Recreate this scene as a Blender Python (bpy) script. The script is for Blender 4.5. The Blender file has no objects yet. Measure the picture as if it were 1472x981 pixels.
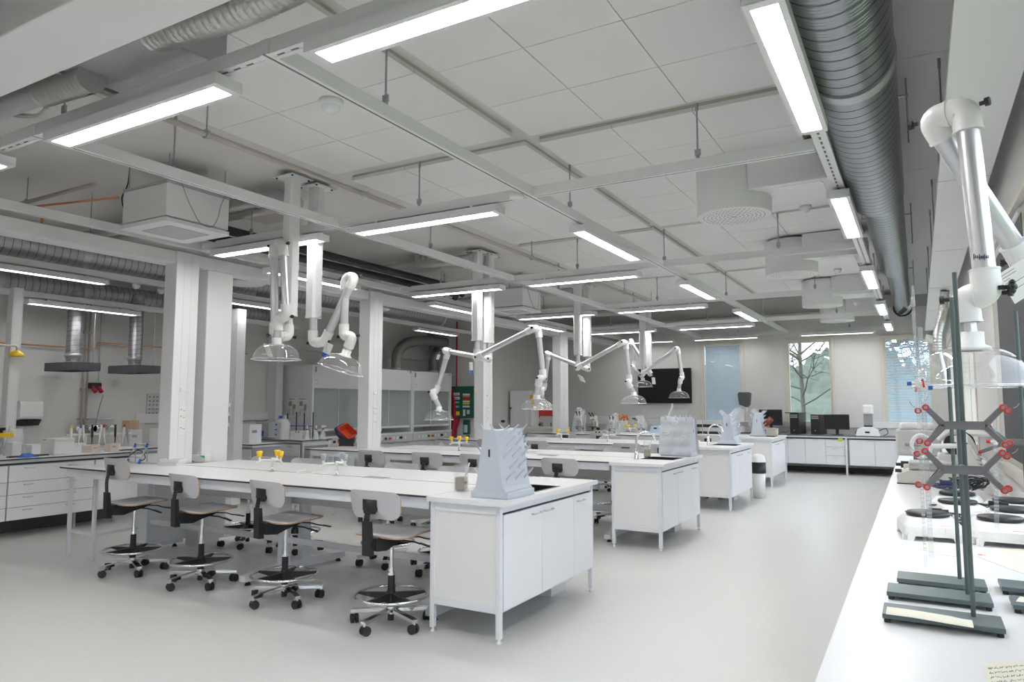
import bpy, math, random
from math import sin, cos, pi, radians as R
from mathutils import Vector as V, Matrix as M
random.seed(7)
S = bpy.context.scene
COL = S.collection

# ------------------------------------------------------------------ camera
CH = 1.53
FPX, YAW, PIT = 1018.63, R(29.738), R(5.072)
FW = V((-sin(YAW)*cos(PIT), cos(YAW)*cos(PIT), sin(PIT)))
RT = V((cos(YAW), sin(YAW), 0))
UP = RT.cross(FW)
cam_d = bpy.data.cameras.new('camera')
cam = bpy.data.objects.new('camera', cam_d)
COL.objects.link(cam)
cam_d.sensor_width = 36
cam_d.lens = FPX*36/1472
cam_d.clip_start = 0.02
cam_d.clip_end = 500
mw = M((RT, UP, -FW)).transposed().to_4x4()
mw.translation = V((0, 0, CH))
cam.matrix_world = mw
S.camera = cam


def ray(x, y):
    return FW + RT*((x-736)/FPX) + UP*((490.5-y)/FPX)


def PZ(x, y, z):
    d = ray(x, y)
    return V((0, 0, CH)) + d*((z-CH)/d.z)


def PX(x, y, X0):
    d = ray(x, y)
    return V((0, 0, CH)) + d*(X0/d.x)


def PY(x, y, Y0):
    d = ray(x, y)
    return V((0, 0, CH)) + d*(Y0/d.y)


# ------------------------------------------------------------------ mesh builder
def frame_from(d):
    d = V(d).normalized()
    a = V((0, 0, 1)) if abs(d.z) < .95 else V((1, 0, 0))
    x = a.cross(d).normalized()
    y = d.cross(x)
    return x, y, d


class MB:
    def __init__(s):
        s.v, s.f, s.m, s.s = [], [], [], []

    def add(s, vs, fs, mi=0, sm=False):
        b = len(s.v)
        s.v += [V(p) for p in vs]
        for f in fs:
            s.f.append([i+b for i in f])
            s.m.append(mi)
            s.s.append(sm)
        return s

    def box(s, x0, x1, y0, y1, z0, z1, mi=0):
        x0, x1 = min(x0, x1), max(x0, x1)
        y0, y1 = min(y0, y1), max(y0, y1)
        z0, z1 = min(z0, z1), max(z0, z1)
        return s.add([(x0, y0, z0), (x1, y0, z0), (x1, y1, z0), (x0, y1, z0), (x0, y0, z1), (x1, y0, z1), (x1, y1, z1), (x0, y1, z1)],
                     [(0, 3, 2, 1), (4, 5, 6, 7), (0, 1, 5, 4), (1, 2, 6, 5), (2, 3, 7, 6), (3, 0, 4, 7)], mi)

    def obox(s, c, ax, ay, az, hx, hy, hz, mi=0):
        c, ax, ay, az = V(c), V(ax), V(ay), V(az)
        vs = [c+ax*(i*hx)+ay*(j*hy)+az*(k*hz) for k in (-1, 1) for (i, j) in ((-1, -1), (1, -1), (1, 1), (-1, 1))]
        return s.add(vs, [(0, 3, 2, 1), (4, 5, 6, 7), (0, 1, 5, 4), (1, 2, 6, 5), (2, 3, 7, 6), (3, 0, 4, 7)], mi)

    def bar(s, p0, p1, w, h, mi=0, up=(0, 0, 1)):
        p0, p1 = V(p0), V(p1)
        d = (p1-p0)
        L = d.length
        d.normalize()
        x = V(up).cross(d)
        if x.length < 1e-4:
            x = V((1, 0, 0)).cross(d)
        x.normalize()
        y = d.cross(x)
        return s.obox((p0+p1)/2, x, y, d, w/2, h/2, L/2, mi)

    def cyl(s, p0, p1, r0, r1=None, n=16, mi=0, caps=True):
        if r1 is None:
            r1 = r0
        p0, p1 = V(p0), V(p1)
        x, y, d = frame_from(p1-p0)
        vs = []
        for p, r in ((p0, r0), (p1, r1)):
            vs += [p + x*(r*cos(2*pi*i/n)) + y*(r*sin(2*pi*i/n)) for i in range(n)]
        s.add(vs, [(i, (i+1) % n, n+(i+1) % n, n+i) for i in range(n)], mi, True)
        if caps:
            s.add(vs[:n], [tuple(reversed(range(n)))], mi)
            s.add(vs[n:], [tuple(range(n))], mi)
        return s

    def tube(s, pts, r, n=10, mi=0, closed=False, caps=True):
        pts = [V(p) for p in pts]
        N = len(pts)
        rr = r if isinstance(r, (list, tuple)) else [r]*N
        tang = []
        for i in range(N):
            a = pts[(i-1) % N] if (closed or i > 0) else pts[0]
            b = pts[(i+1) % N] if (closed or i < N-1) else pts[-1]
            t = (b-a)
            tang.append(t.normalized() if t.length > 1e-9 else V((0, 0, 1)))
        x, y, _ = frame_from(tang[0])
        rings = []
        for i in range(N):
            t = tang[i]
            x = (x - t*x.dot(t))
            if x.length < 1e-6:
                x = frame_from(t)[0]
            x.normalize()
            y = t.cross(x)
            rings.append([pts[i] + x*(rr[i]*cos(2*pi*k/n)) + y*(rr[i]*sin(2*pi*k/n)) for k in range(n)])
        vs = [p for rg in rings for p in rg]
        fs = []
        for i in range(N if closed else N-1):
            j = (i+1) % N
            for k in range(n):
                fs.append((i*n+k, i*n+(k+1) % n, j*n+(k+1) % n, j*n+k))
        s.add(vs, fs, mi, True)
        if caps and not closed:
            s.add(rings[0], [tuple(reversed(range(n)))], mi)
            s.add(rings[-1], [tuple(range(n))], mi)
        return s

    def lathe(s, prof, n=24, o=(0, 0, 0), d=(0, 0, 1), mi=0, caps=False, sm=True):
        o = V(o)
        x, y, d = frame_from(d)
        if abs(d.z) > .999:
            x, y = V((1, 0, 0)), V((0, 1, 0))
            d = V((0, 0, 1 if d.z > 0 else -1))
        vs = []
        for r, z in prof:
            vs += [o + d*z + x*(r*cos(2*pi*k/n)) + y*(r*sin(2*pi*k/n)) for k in range(n)]
        fs = [(i*n+k, i*n+(k+1) % n, (i+1)*n+(k+1) % n, (i+1)*n+k) for i in range(len(prof)-1) for k in range(n)]
        s.add(vs, fs, mi, sm)
        if caps:
            s.add(vs[:n], [tuple(reversed(range(n)))], mi)
            s.add(vs[-n:], [tuple(range(n))], mi)
        return s

    def prism(s, poly, ax, d0, d1, mi=0, emi=None):
        def P(a, b, c):
            return (c, a, b) if ax == 'x' else ((a, c, b) if ax == 'y' else (a, b, c))
        n = len(poly)
        vs = [P(a, b, d0) for a, b in poly] + [P(a, b, d1) for a, b in poly]
        s.add(vs, [tuple(reversed(range(n))), tuple(range(n, 2*n))], mi)
        return s.add(vs, [(i, (i+1) % n, n+(i+1) % n, n+i) for i in range(n)], mi if emi is None else emi)

    def grid(s, fn, nu, nv, mi=0, sm=True):
        vs = [fn(i/nu, j/nv) for i in range(nu+1) for j in range(nv+1)]
        fs = [(i*(nv+1)+j, (i+1)*(nv+1)+j, (i+1)*(nv+1)+j+1, i*(nv+1)+j+1) for i in range(nu) for j in range(nv)]
        return s.add(vs, fs, mi, sm)

    def ball(s, c, r, n=12, sc=(1, 1, 1), mi=0):
        c = V(c)
        prof = [(sin(pi*i/8)*r, -cos(pi*i/8)*r) for i in range(9)]
        b = MB().lathe([(max(a, 1e-4), z) for a, z in prof], n)
        return s.add([V((p.x*sc[0], p.y*sc[1], p.z*sc[2]))+c for p in b.v], b.f, mi, True)

    def xf(s, mat):
        s.v = [mat @ p for p in s.v]
        return s

    def merge(s, o):
        b = len(s.v)
        s.v += o.v
        s.f += [[i+b for i in f] for f in o.f]
        s.m += o.m
        s.s += o.s
        return s


def arcpath(pts, rad, k=5):
    """polyline with its corners rounded"""
    pts = [V(p) for p in pts]
    out = [pts[0]]
    for i in range(1, len(pts)-1):
        p, a, b = pts[i], pts[i-1], pts[i+1]
        r = min(rad, (a-p).length*.49, (b-p).length*.49)
        q0 = p + (a-p).normalized()*r
        q1 = p + (b-p).normalized()*r
        for j in range(k+1):
            t = j/k
            out.append(q0*(1-t)**2 + p*(2*t*(1-t)) + q1*t*t)
    out.append(pts[-1])
    return out


def rrect(x0, x1, y0, y1, r, k=4):
    out = []
    for cx, cy, a0 in ((x1-r, y1-r, 0), (x0+r, y1-r, 90), (x0+r, y0+r, 180), (x1-r, y0+r, 270)):
        for j in range(k+1):
            a = R(a0+90*j/k)
            out.append((cx+r*cos(a), cy+r*sin(a)))
    return out


def circ(r, n=16, cx=0, cy=0):
    return [(cx+r*cos(2*pi*i/n), cy+r*sin(2*pi*i/n)) for i in range(n)]


def build(name, mb, mats, bevel=0, seg=2):
    me = bpy.data.meshes.new(name)
    me.from_pydata([tuple(p) for p in mb.v], [], mb.f)
    if not isinstance(mats, (list, tuple)):
        mats = [mats]
    for m in mats:
        me.materials.append(m)
    me.polygons.foreach_set('material_index', mb.m)
    me.polygons.foreach_set('use_smooth', mb.s)
    me.update()
    o = bpy.data.objects.new(name, me)
    COL.objects.link(o)
    if bevel:
        md = o.modifiers.new('bevel', 'BEVEL')
        md.width = bevel
        md.segments = seg
        md.limit_method = 'ANGLE'
        md.angle_limit = R(40)
        md.harden_normals = False
    return o


def tag(o, label, cat, group=None):
    o['label'] = label
    o['category'] = cat
    if group:
        o['group'] = group
    return o


WORLD = {}


def thing(name, label, cat, loc=(0, 0, 0), rz=0, group=None, world=False):
    """an Empty at the base of a thing; world=True: its parts are given in world coordinates"""
    o = bpy.data.objects.new(name, None)
    COL.objects.link(o)
    o.empty_display_size = .1
    o.location = loc
    o.rotation_euler = (0, 0, rz)
    WORLD[o.name] = V(loc) if world else V((0, 0, 0))
    return tag(o, label, cat, group)


def part(root, name, mb, mats, bevel=0, label=None, sub=None, seg=2):
    off = WORLD.get(root.name, V((0, 0, 0)))
    if off.length > 0:
        mb.v = [p-off for p in mb.v]
    o = build(name, mb, mats, bevel, seg)
    o.parent = sub or root
    if label:
        o['label'] = label
    return o


def solo(name, mb, mats, label, cat, group=None, bevel=0, seg=2):
    """a thing that is one mesh; its origin goes to the middle of its base"""
    xs = [p.x for p in mb.v]
    ys = [p.y for p in mb.v]
    zs = [p.z for p in mb.v]
    off = V(((min(xs)+max(xs))/2, (min(ys)+max(ys))/2, min(zs)))
    mb.v = [p-off for p in mb.v]
    o = build(name, mb, mats, bevel, seg)
    o.location = off
    return tag(o, label, cat, group)


def struct(name, mb, mats, bevel=0):
    o = build(name, mb, mats, bevel)
    o['kind'] = 'structure'
    return o


def dup(root, loc, rz, label, group=None):
    r = root.copy()
    COL.objects.link(r)
    r.location = loc
    r.rotation_euler = (0, 0, rz)
    r['label'] = label
    if group:
        r['group'] = group
    for ch in list(root.children):
        c = ch.copy()
        COL.objects.link(c)
        c.parent = r
        for g in list(ch.children):
            d = g.copy()
            COL.objects.link(d)
            d.parent = c
    return r


# ------------------------------------------------------------------ materials
def nt(name):
    m = bpy.data.materials.new(name)
    m.use_nodes = True
    t = m.node_tree
    return m, t, t.nodes.get('Principled BSDF')


def mat(name, c, rough=.5, metal=0, bump=0, bscale=40, var=0, vscale=6, spec=.5, coat=0, aniso=0):
    m, t, b = nt(name)
    c = tuple(c)+(1,)
    b.inputs['Base Color'].default_value = c
    b.inputs['Roughness'].default_value = rough
    b.inputs['Metallic'].default_value = metal
    b.inputs['Specular IOR Level'].default_value = spec
    if coat:
        b.inputs['Coat Weight'].default_value = coat
        b.inputs['Coat Roughness'].default_value = .15
    N, L = t.nodes, t.links
    if bump or var:
        tc = N.new('ShaderNodeTexCoord')
    if var:
        nz = N.new('ShaderNodeTexNoise')
        nz.inputs['Scale'].default_value = vscale
        nz.inputs['Detail'].default_value = 4
        L.new(tc.outputs['Object'], nz.inputs['Vector'])
        mx = N.new('ShaderNodeMix')
        mx.data_type = 'RGBA'
        mx.inputs['A'].default_value = tuple(x*(1-var) for x in c[:3])+(1,)
        mx.inputs['B'].default_value = tuple(min(1, x*(1+var)) for x in c[:3])+(1,)
        L.new(nz.outputs['Fac'], mx.inputs['Factor'])
        L.new(mx.outputs['Result'], b.inputs['Base Color'])
    if bump:
        nb = N.new('ShaderNodeTexNoise')
        nb.inputs['Scale'].default_value = bscale
        nb.inputs['Detail'].default_value = 3
        L.new(tc.outputs['Object'], nb.inputs['Vector'])
        bp = N.new('ShaderNodeBump')
        bp.inputs['Strength'].default_value = bump
        bp.inputs['Distance'].default_value = .01
        L.new(nb.outputs['Fac'], bp.inputs['Height'])
        L.new(bp.outputs['Normal'], b.inputs['Normal'])
    return m


def mth(t, op, a, b=None):
    n = t.nodes.new('ShaderNodeMath')
    n.operation = op
    for i, x in enumerate((a, b)):
        if x is None:
            continue
        if isinstance(x, (int, float)):
            n.inputs[i].default_value = x
        else:
            t.links.new(x, n.inputs[i])
    return n.outputs[0]


def clear(name, tint=(1, 1, 1), haze=.015, f=.5, gloss=.05, rough=.04, hc=(.9, .92, .95)):
    """clear plastic or glass: see-through straight on, reflecting more towards its edges, with a little milky haze"""
    m, t, b = nt(name)
    N, L = t.nodes, t.links
    out = N['Material Output']
    tr = N.new('ShaderNodeBsdfTransparent')
    tr.inputs['Color'].default_value = tuple(tint)+(1,)
    gl = N.new('ShaderNodeBsdfGlossy')
    gl.inputs['Color'].default_value = (1, 1, 1, 1)
    gl.inputs['Roughness'].default_value = rough
    b.inputs['Base Color'].default_value = tuple(hc)+(1,)
    b.inputs['Roughness'].default_value = .4
    lw = N.new('ShaderNodeLayerWeight')
    lw.inputs['Blend'].default_value = .4
    p = mth(t, 'POWER', lw.outputs['Facing'], 3.0)
    fac = mth(t, 'ADD', mth(t, 'MULTIPLY', p, f), gloss)
    mx = N.new('ShaderNodeMixShader')
    L.new(fac, mx.inputs[0])
    L.new(tr.outputs[0], mx.inputs[1])
    L.new(gl.outputs[0], mx.inputs[2])
    m2 = N.new('ShaderNodeMixShader')
    L.new(mth(t, 'ADD', mth(t, 'MULTIPLY', p, haze), haze), m2.inputs[0])
    L.new(mx.outputs[0], m2.inputs[1])
    L.new(b.outputs[0], m2.inputs[2])
    L.new(m2.outputs[0], out.inputs['Surface'])
    return m


def spiral(name, c, pitch, r, axis=1, metal=.9, rough=.38, seamk=.3):
    """galvanised spiral duct: a helical lock seam round the local axis"""
    m, t, b = nt(name)
    N, L = t.nodes, t.links
    tc = N.new('ShaderNodeTexCoord')
    sp = N.new('ShaderNodeSeparateXYZ')
    L.new(tc.outputs['Object'], sp.inputs[0])
    o = [sp.outputs[i] for i in range(3)]
    a, u, w = o[axis], o[(axis+1) % 3], o[(axis+2) % 3]
    ang = mth(t, 'DIVIDE', mth(t, 'ARCTAN2', u, w), 2*pi)
    fr = mth(t, 'FRACT', mth(t, 'ADD', mth(t, 'DIVIDE', a, pitch), ang))
    seam = mth(t, 'LESS_THAN', mth(t, 'ABSOLUTE', mth(t, 'SUBTRACT', fr, .5)), .07)
    nz = N.new('ShaderNodeTexNoise')
    nz.inputs['Scale'].default_value = 9
    L.new(tc.outputs['Object'], nz.inputs['Vector'])
    c0 = N.new('ShaderNodeMix')
    c0.data_type = 'RGBA'
    c0.inputs['A'].default_value = tuple(x*.85 for x in c)+(1,)
    c0.inputs['B'].default_value = tuple(min(1, x*1.12) for x in c)+(1,)
    L.new(nz.outputs['Fac'], c0.inputs['Factor'])
    c1 = N.new('ShaderNodeMix')
    c1.data_type = 'RGBA'
    c1.inputs['B'].default_value = tuple(x*seamk for x in c)+(1,)
    L.new(c0.outputs['Result'], c1.inputs['A'])
    L.new(seam, c1.inputs['Factor'])
    L.new(c1.outputs['Result'], b.inputs['Base Color'])
    b.inputs['Metallic'].default_value = metal
    b.inputs['Roughness'].default_value = rough
    # fine ridges between the seams
    rid = mth(t, 'SINE', mth(t, 'MULTIPLY', fr, 2*pi*4))
    bp = N.new('ShaderNodeBump')
    bp.inputs['Strength'].default_value = .35
    bp.inputs['Distance'].default_value = .006
    L.new(mth(t, 'ADD', mth(t, 'MULTIPLY', rid, .35), seam), bp.inputs['Height'])
    L.new(bp.outputs['Normal'], b.inputs['Normal'])
    return m


def lamp_mat(name, strength, c=(1, .985, .97), axis=0, pitch=.03):
    """lit luminaire behind a bright louvre"""
    m, t, b = nt(name)
    N, L = t.nodes, t.links
    out = N['Material Output']
    tc = N.new('ShaderNodeTexCoord')
    sp = N.new('ShaderNodeSeparateXYZ')
    L.new(tc.outputs['Object'], sp.inputs[0])
    s = mth(t, 'SINE', mth(t, 'MULTIPLY', sp.outputs[axis], 2*pi/pitch))
    st = mth(t, 'MULTIPLY', mth(t, 'ADD', mth(t, 'MULTIPLY', s, .22), .78), strength)
    em = N.new('ShaderNodeEmission')
    em.inputs['Color'].default_value = tuple(c)+(1,)
    L.new(st, em.inputs['Strength'])
    L.new(em.outputs[0], out.inputs['Surface'])
    return m


WHITE = mat('white_powder_coat', (.80, .805, .81), .38)
WALLM = mat('painted_wall', (.74, .73, .715), .85, bump=.05, bscale=60, var=.02)
CONC = mat('painted_concrete_ceiling', (.66, .64, .62), .9, bump=.08, bscale=25, var=.04, vscale=2)
TILEM = mat('acoustic_tile', (.80, .795, .79), .92, bump=.05, bscale=120)
GROOVE = mat('tile_edge', (.52, .49, .44), .9)
FLOORM = mat('vinyl_floor', (.66, .66, .645), .33, var=.03, vscale=14, bump=.03, bscale=90)
TOPM = mat('white_laminate', (.80, .80, .805), .32)
TOPE = mat('dark_laminate_edge', (.045, .045, .042), .5)
CABM = mat('cabinet_white', (.80, .81, .83), .35)
FRAMEM = mat('bench_frame_white', (.76, .78, .82), .35)
PANM = mat('end_panel_white', (.80, .80, .79), .4)
STEEL = mat('brushed_steel', (.62, .62, .62), .28, 1)
CHROME = mat('chrome', (.82, .83, .84), .09, 1)
BLACK = mat('black_plastic', (.018, .018, .02), .42)
RUBBER = mat('black_rubber', (.022, .022, .024), .6)
GREYLAM = mat('grey_chair_laminate', (.53, .525, .55), .42)
PLY = mat('plywood_edge', (.50, .34, .20), .5, var=.15, vscale=60)
ALU = mat('anodised_aluminium', (.66, .67, .69), .33, .85)
PEW = mat('white_plastic', (.83, .83, .82), .38)
CLEAR = clear('clear_plastic', haze=.03, f=.6, gloss=.075)
CLEARRIM = clear('clear_rim', haze=.22, f=.7, gloss=.12)
GLASS = clear('window_glass', haze=.0, f=.45, gloss=.04, rough=.01)
GLASSW = clear('laboratory_glass', haze=.11, f=.7, gloss=.06)
GALV = mat('galvanised_sheet', (.52, .53, .55), .5, .55, var=.12, vscale=5)
FOIL = mat('foil_insulation', (.56, .55, .54), .36, .75, bump=.6, bscale=28, var=.12, vscale=12)
PIPE = mat('steel_pipe', (.46, .42, .39), .5, .35, var=.1)
COPPER = mat('copper_pipe', (.72, .36, .20), .35, .8, var=.1, vscale=3)
INSUL = mat('black_pipe_insulation', (.022, .022, .026), .75)
ROD = mat('zinc_rod', (.42, .43, .45), .4, .7)
HOODG = mat('dark_grey_hood', (.085, .09, .1), .5)
STAND = mat('grey_green_enamel', (.105, .14, .14), .4, var=.06)
CAST = mat('cast_aluminium', (.19, .19, .20), .42, .45, bump=.15, bscale=60, var=.1, vscale=30)
RED = mat('red_plastic', (.62, .045, .04), .4)
ORANGE = mat('red_orange_tub', (.80, .11, .03), .45)
YEL = mat('yellow_plastic', (.90, .58, .02), .4)
BLUE = mat('blue_plastic', (.03, .14, .55), .4)
LBLUE = mat('light_blue_plastic', (.52, .66, .78), .4)
GREYP = mat('grey_blue_plastic', (.36, .42, .47), .4)
RACKM = mat('grey_rack_plastic', (.56, .60, .67), .4)
LGREY = mat('light_grey_plastic', (.62, .62, .62), .45)
MGREY = mat('mid_grey_plastic', (.33, .33, .34), .45)
BEIGE = mat('beige_plastic', (.60, .57, .48), .5)
CREAM = mat('instrument_cream', (.70, .68, .62), .45)
SPONGE = mat('brown_sponge', (.36, .31, .23), .9, bump=.4, bscale=200)
CARD = mat('cardboard', (.52, .37, .23), .85)
PINKBOX = mat('pale_cardboard', (.66, .58, .52), .85)
PAPER = mat('paper', (.82, .81, .78), .85)
CPAPER = mat('cream_paper', (.78, .76, .64), .85)
INK = mat('ink', (.03, .035, .08), .8)
GREEN = mat('first_aid_green', (.012, .10, .07), .4)
TEAL = mat('green_label', (.02, .42, .30), .5)
AMBER = mat('amber_glass', (.20, .035, .01), .12)
ORTUBE = mat('orange_rubber_tube', (.62, .20, .05), .5)
SCREEN = mat('screen_black', (.006, .006, .008), .18)
LIME = mat('lime_note', (.55, .85, .05), .8)
WINF = mat('window_frame_cream', (.70, .67, .60), .5)
BLIND = mat('blind_slat', (.54, .66, .75), .5)
REDCL = mat('red_fabric', (.45, .02, .05), .8, bump=.2, bscale=50)
FILM = clear('plastic_bag', haze=.22, f=.5, gloss=.10, rough=.2)
FILMG = clear('clouded_film', haze=.78, f=.4, gloss=.07, rough=.2, hc=(.56, .59, .64))
HDPE = mat('milky_plastic', (.80, .82, .84), .4)
DARKSK = mat('dark_skirting', (.10, .098, .092), .6)
LAMP = lamp_mat('lamp_louvre_long', 26.0, axis=0)
LAMPD = lamp_mat('lamp_louvre_dimmed', 11.0, axis=0)
# ------------------------------------------------------------------ the room
XL, XR, YF, YB, HC = -10.9, .56, -2.2, 17.6, 3.66
struct('floor', MB().box(XL-.2, XR+.2, YF-.2, YB+.2, -.1, 0), FLOORM)
struct('ceiling', MB().box(XL-.2, XR+.3, YF-.2, YB+.3, HC, HC+.12), CONC)
struct('wall_left', MB().box(XL-.2, XL, YF, YB, 0, HC), WALLM)
struct('wall_front', MB().box(XL, XR, YF-.2, YF, 0, HC), WALLM)
# return wall beside the fume cupboards
struct('wall_corner', MB().box(XL, -9.1, 14.75, YB, 0, HC), WALLM)

# back wall with three windows, right wall with big windows
WB = [(-4.63, -3.66, 1.06, 3.02), (-2.64, -1.67, 1.08, 3.0), (-.63, .30, 1.06, 2.99)]
mb = MB()
x = XL
for a, b, z0, z1 in WB:
    mb.box(x, a, YB, YB+.25, 0, HC)
    mb.box(a, b, YB, YB+.25, 0, z0)
    mb.box(a, b, YB, YB+.25, z1, HC)
    x = b
mb.box(x, XR+.25, YB, YB+.25, 0, HC)
struct('wall_back', mb, WALLM)
WR = [(-1.6, 1.4), (2.3, 6.75), (9.3, 12.4), (13.3, 16.6)]
mb = MB()
y = YF
for a, b in WR:
    mb.box(XR, XR+.25, y, a, 0, HC)
    mb.box(XR, XR+.25, a, b, 0, 1.08)
    mb.box(XR, XR+.25, a, b, 2.72, HC)
    y = b
mb.box(XR, XR+.25, y, YB, 0, HC)
struct('wall_right', mb, WALLM)


def window(n, o, ax, w, z0, z1, inset=.0, mull=(), blind=None):
    """o: lower left corner seen from inside, ax: direction along the wall, depth outward"""
    ax = V(ax)
    out = V((-ax.y, ax.x, 0)) if ax.x > .5 else V((1, 0, 0))
    fr = MB()

    def bx(a0, a1, d0, d1, c0, c1, m, mi=0):
        p = V(o)
        c = p + ax*((a0+a1)/2) + out*((d0+d1)/2)
        m.obox((c.x, c.y, (c0+c1)/2), ax, out, (0, 0, 1), abs(a1-a0)/2, abs(d1-d0)/2, abs(c1-c0)/2, mi)
    f = .055
    bx(-.06, 0.005, -.015, .0, z0-.06, z1+.06, fr)
    bx(w-.005, w+.06, -.015, .0, z0-.06, z1+.06, fr)
    bx(.005, w-.005, -.015, .0, z1-.005, z1+.06, fr)
    bx(.005, w-.005, -.03, .0, z0-.06, z0+.005, fr)
    for a0, a1, c0, c1 in ((0, f, z0, z1), (w-f, w, z0, z1), (f, w-f, z0, z0+f), (f, w-f, z1-f, z1)):
        bx(a0, a1, .03, .11, c0, c1, fr)
    for a in mull:
        bx(a-.04, a+.04, .03, .11, z0+f, z1-f, fr)
    wf = struct('window_%d' % n, fr, WINF, .004)
    g = MB()
    bx(f, w-f, .065, .073, z0+f, z1-f, g)
    go = build('window_glass', g, GLASS)
    go.parent = wf
    if blind:
        b = MB()
        k = int((z1-z0-2*f)/.028)
        t = R(blind[1])
        for i in range(k):
            zc = z0+f+.014+i*.028
            p = V(o)+ax*(w/2)+out*.13
            up = V((0, 0, 1))*sin(t) + out*cos(t)
            nn = ax.cross(up)
            b.obox((p.x, p.y, zc), ax, up, nn, w/2-f-.002, .0142, .0006)
        bx(f, w-f, .115, .145, z1-f-.03, z1-f, b)
        bo = build('blind', b, blind[0])
        bo.parent = wf
    # sash handle
    h = MB()
    bx(.02, .036, .012, .03, (z0+z1)/2-.05, (z0+z1)/2+.05, h)
    ho = build('window_handle', h, LGREY, .003)
    ho.parent = wf


for i, (a, b, z0, z1) in enumerate(WB):
    window(i+1, (a, YB, 0), (1, 0, 0), b-a, z0, z1, blind=((BLIND, 78) if i == 0 else ((BLIND, 42) if i == 2 else None)))
for i, (a, b) in enumerate(WR):
    n = max(1, round((b-a)/1.5))
    window(i+4, (XR, b, 0), (0, -1, 0), b-a, 1.08, 2.72, mull=[(b-a)*k/n for k in range(1, n)])

m = MB().box(XR+.012, XR+.018, 5.05, 6.69, 1.14, 2.66)  # added screen, invented to darken the bright window glass
rs = thing('added_dark_screen', 'dark grey screen added to darken the side window behind the big extraction arm', 'roller screen', (XR, 5.87, 1.12), 0, None, world=True)
part(rs, 'fabric', m, mat('dark_screen_grey', (.075, .08, .085), .7))
part(rs, 'roller', MB().cyl((XR+.015, 5.05, 2.67), (XR+.015, 6.69, 2.67), .02, n=12), LGREY)
part(rs, 'hem_bar', MB().box(XR+.008, XR+.022, 5.05, 6.69, 1.12, 1.14), LGREY)

# skirtings
struct('baseboard_back', MB().box(-9.1, XR, YB-.012, YB, 0, .11), DARKSK)
struct('baseboard_left', MB().box(XL, XL+.012, YF, 14.75, 0, .11), DARKSK)
struct('baseboard_corner', MB().box(-9.1, -9.088, 14.75, YB-.012, 0, .11).box(XL+.012, -9.088, 14.738, 14.75, 0, .11), DARKSK)
struct('baseboard_right', MB().box(XR-.012, XR, YF, YB-.012, 0, .11), DARKSK)
# light bands along the left wall and pilaster by the fume cupboards
struct('trim_1', MB().box(XL, XL+.06, 6.9, 9.6, 1.22, 1.37), WHITE, .004)
struct('trim_2', MB().box(XL, XL+.25, 9.55, 9.72, 0, HC), WHITE, .004)
struct('trim_3', MB().box(XL, XL+.1, 9.72, 14.75, 2.62, 2.86), WALLM, .004)
struct('trim_4', MB().box(-9.088, XR-.7, YB-.05, YB, 1.0, 1.13).box(-9.1+.7, -6.3, YB-.04, YB, 1.13, 1.2), WHITE, .004)

# trunking beam on the column row
struct('beam_left', MB().box(-7.02, -6.78, YF, YB, 3.02, 3.15), WHITE, .006)
struct('beam_front', MB().box(-9.0, -1.4, 1.44, 1.75, 3.1, 3.34), WHITE, .006)
for k, (pa, pb) in enumerate(((293, 330), (684, 693.5))):
    xa, xf = ((-7.02, -6.80), (-6.92, -6.80))[k]
    struct('column_%d' % (k+1), MB().box(xa, xf, PX(pa, 560, xf if k == 0 else xa).y, PX(pb, 560, xf).y, 0, 3.02), WHITE, .01)

# acoustic tile fields on the ceiling
P = .617


def field(x1, y1, nx, ny, z=3.612, px=P, py=P):
    mb = MB()
    x0, y0 = x1-nx*px, y1-ny*py
    mb.box(x0+.006, x1-.006, y0+.006, y1-.006, z+.006, HC, 1)
    for i in range(nx):
        for j in range(ny):
            a, b = x0+i*px, y0+j*py
            mb.box(a+.0035, a+px-.0035, b+.0035, b+py-.0035, z, z+.03, 0)
    return mb


tiles = MB()
for x1, y1, nx, ny, z in ((-.075, 4.74, 4, 9, 3.615), (-2.66, 4.66, 3, 7, 3.605), (-.69, 7.96, 3, 5, 3.605), (-2.66, 7.96, 3, 5, 3.612),
                          (-.69, 11.16, 3, 5, 3.612), (-2.66, 11.16, 3, 5, 3.605), (-.69, 14.36, 3, 5, 3.605), (-2.66, 14.36, 3, 5, 3.612)):
    tiles.merge(field(x1, y1, nx, ny, z))
tiles.merge(field(.5, 15.6, 1, 13, 3.63, .56, 1.2))
struct('ceiling_tiles', tiles, [TILEM, GROOVE], 0)
# dark strip over the back of the room, shade put into its colour
struct('ceiling_back_shade', MB().box(-9.0, .5, 14.9, YB, 3.645, HC), mat('back_shade_grey', (.30, .29, .28), .9))

# ------------------------------------------------------------------ outdoors
GRASSM = mat('meadow', (.16, .19, .09), .9, var=.3, vscale=.6)
HILLM = mat('hillside_foliage', (.085, .11, .085), .9, var=.5, vscale=1.5, bump=1, bscale=4)
BARK = mat('tree_bark', (.09, .085, .075), .9, var=.2)
LEAFM = mat('spring_leaves', (.24, .28, .10), .8, var=.3, vscale=3)
o = build('ground', MB().box(-60, 60, YB+.25, 90, -.6, -.5).box(XR+.25, 60, -40, YB+.25, -.6, -.5), GRASSM)
o['kind'] = 'structure'


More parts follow.
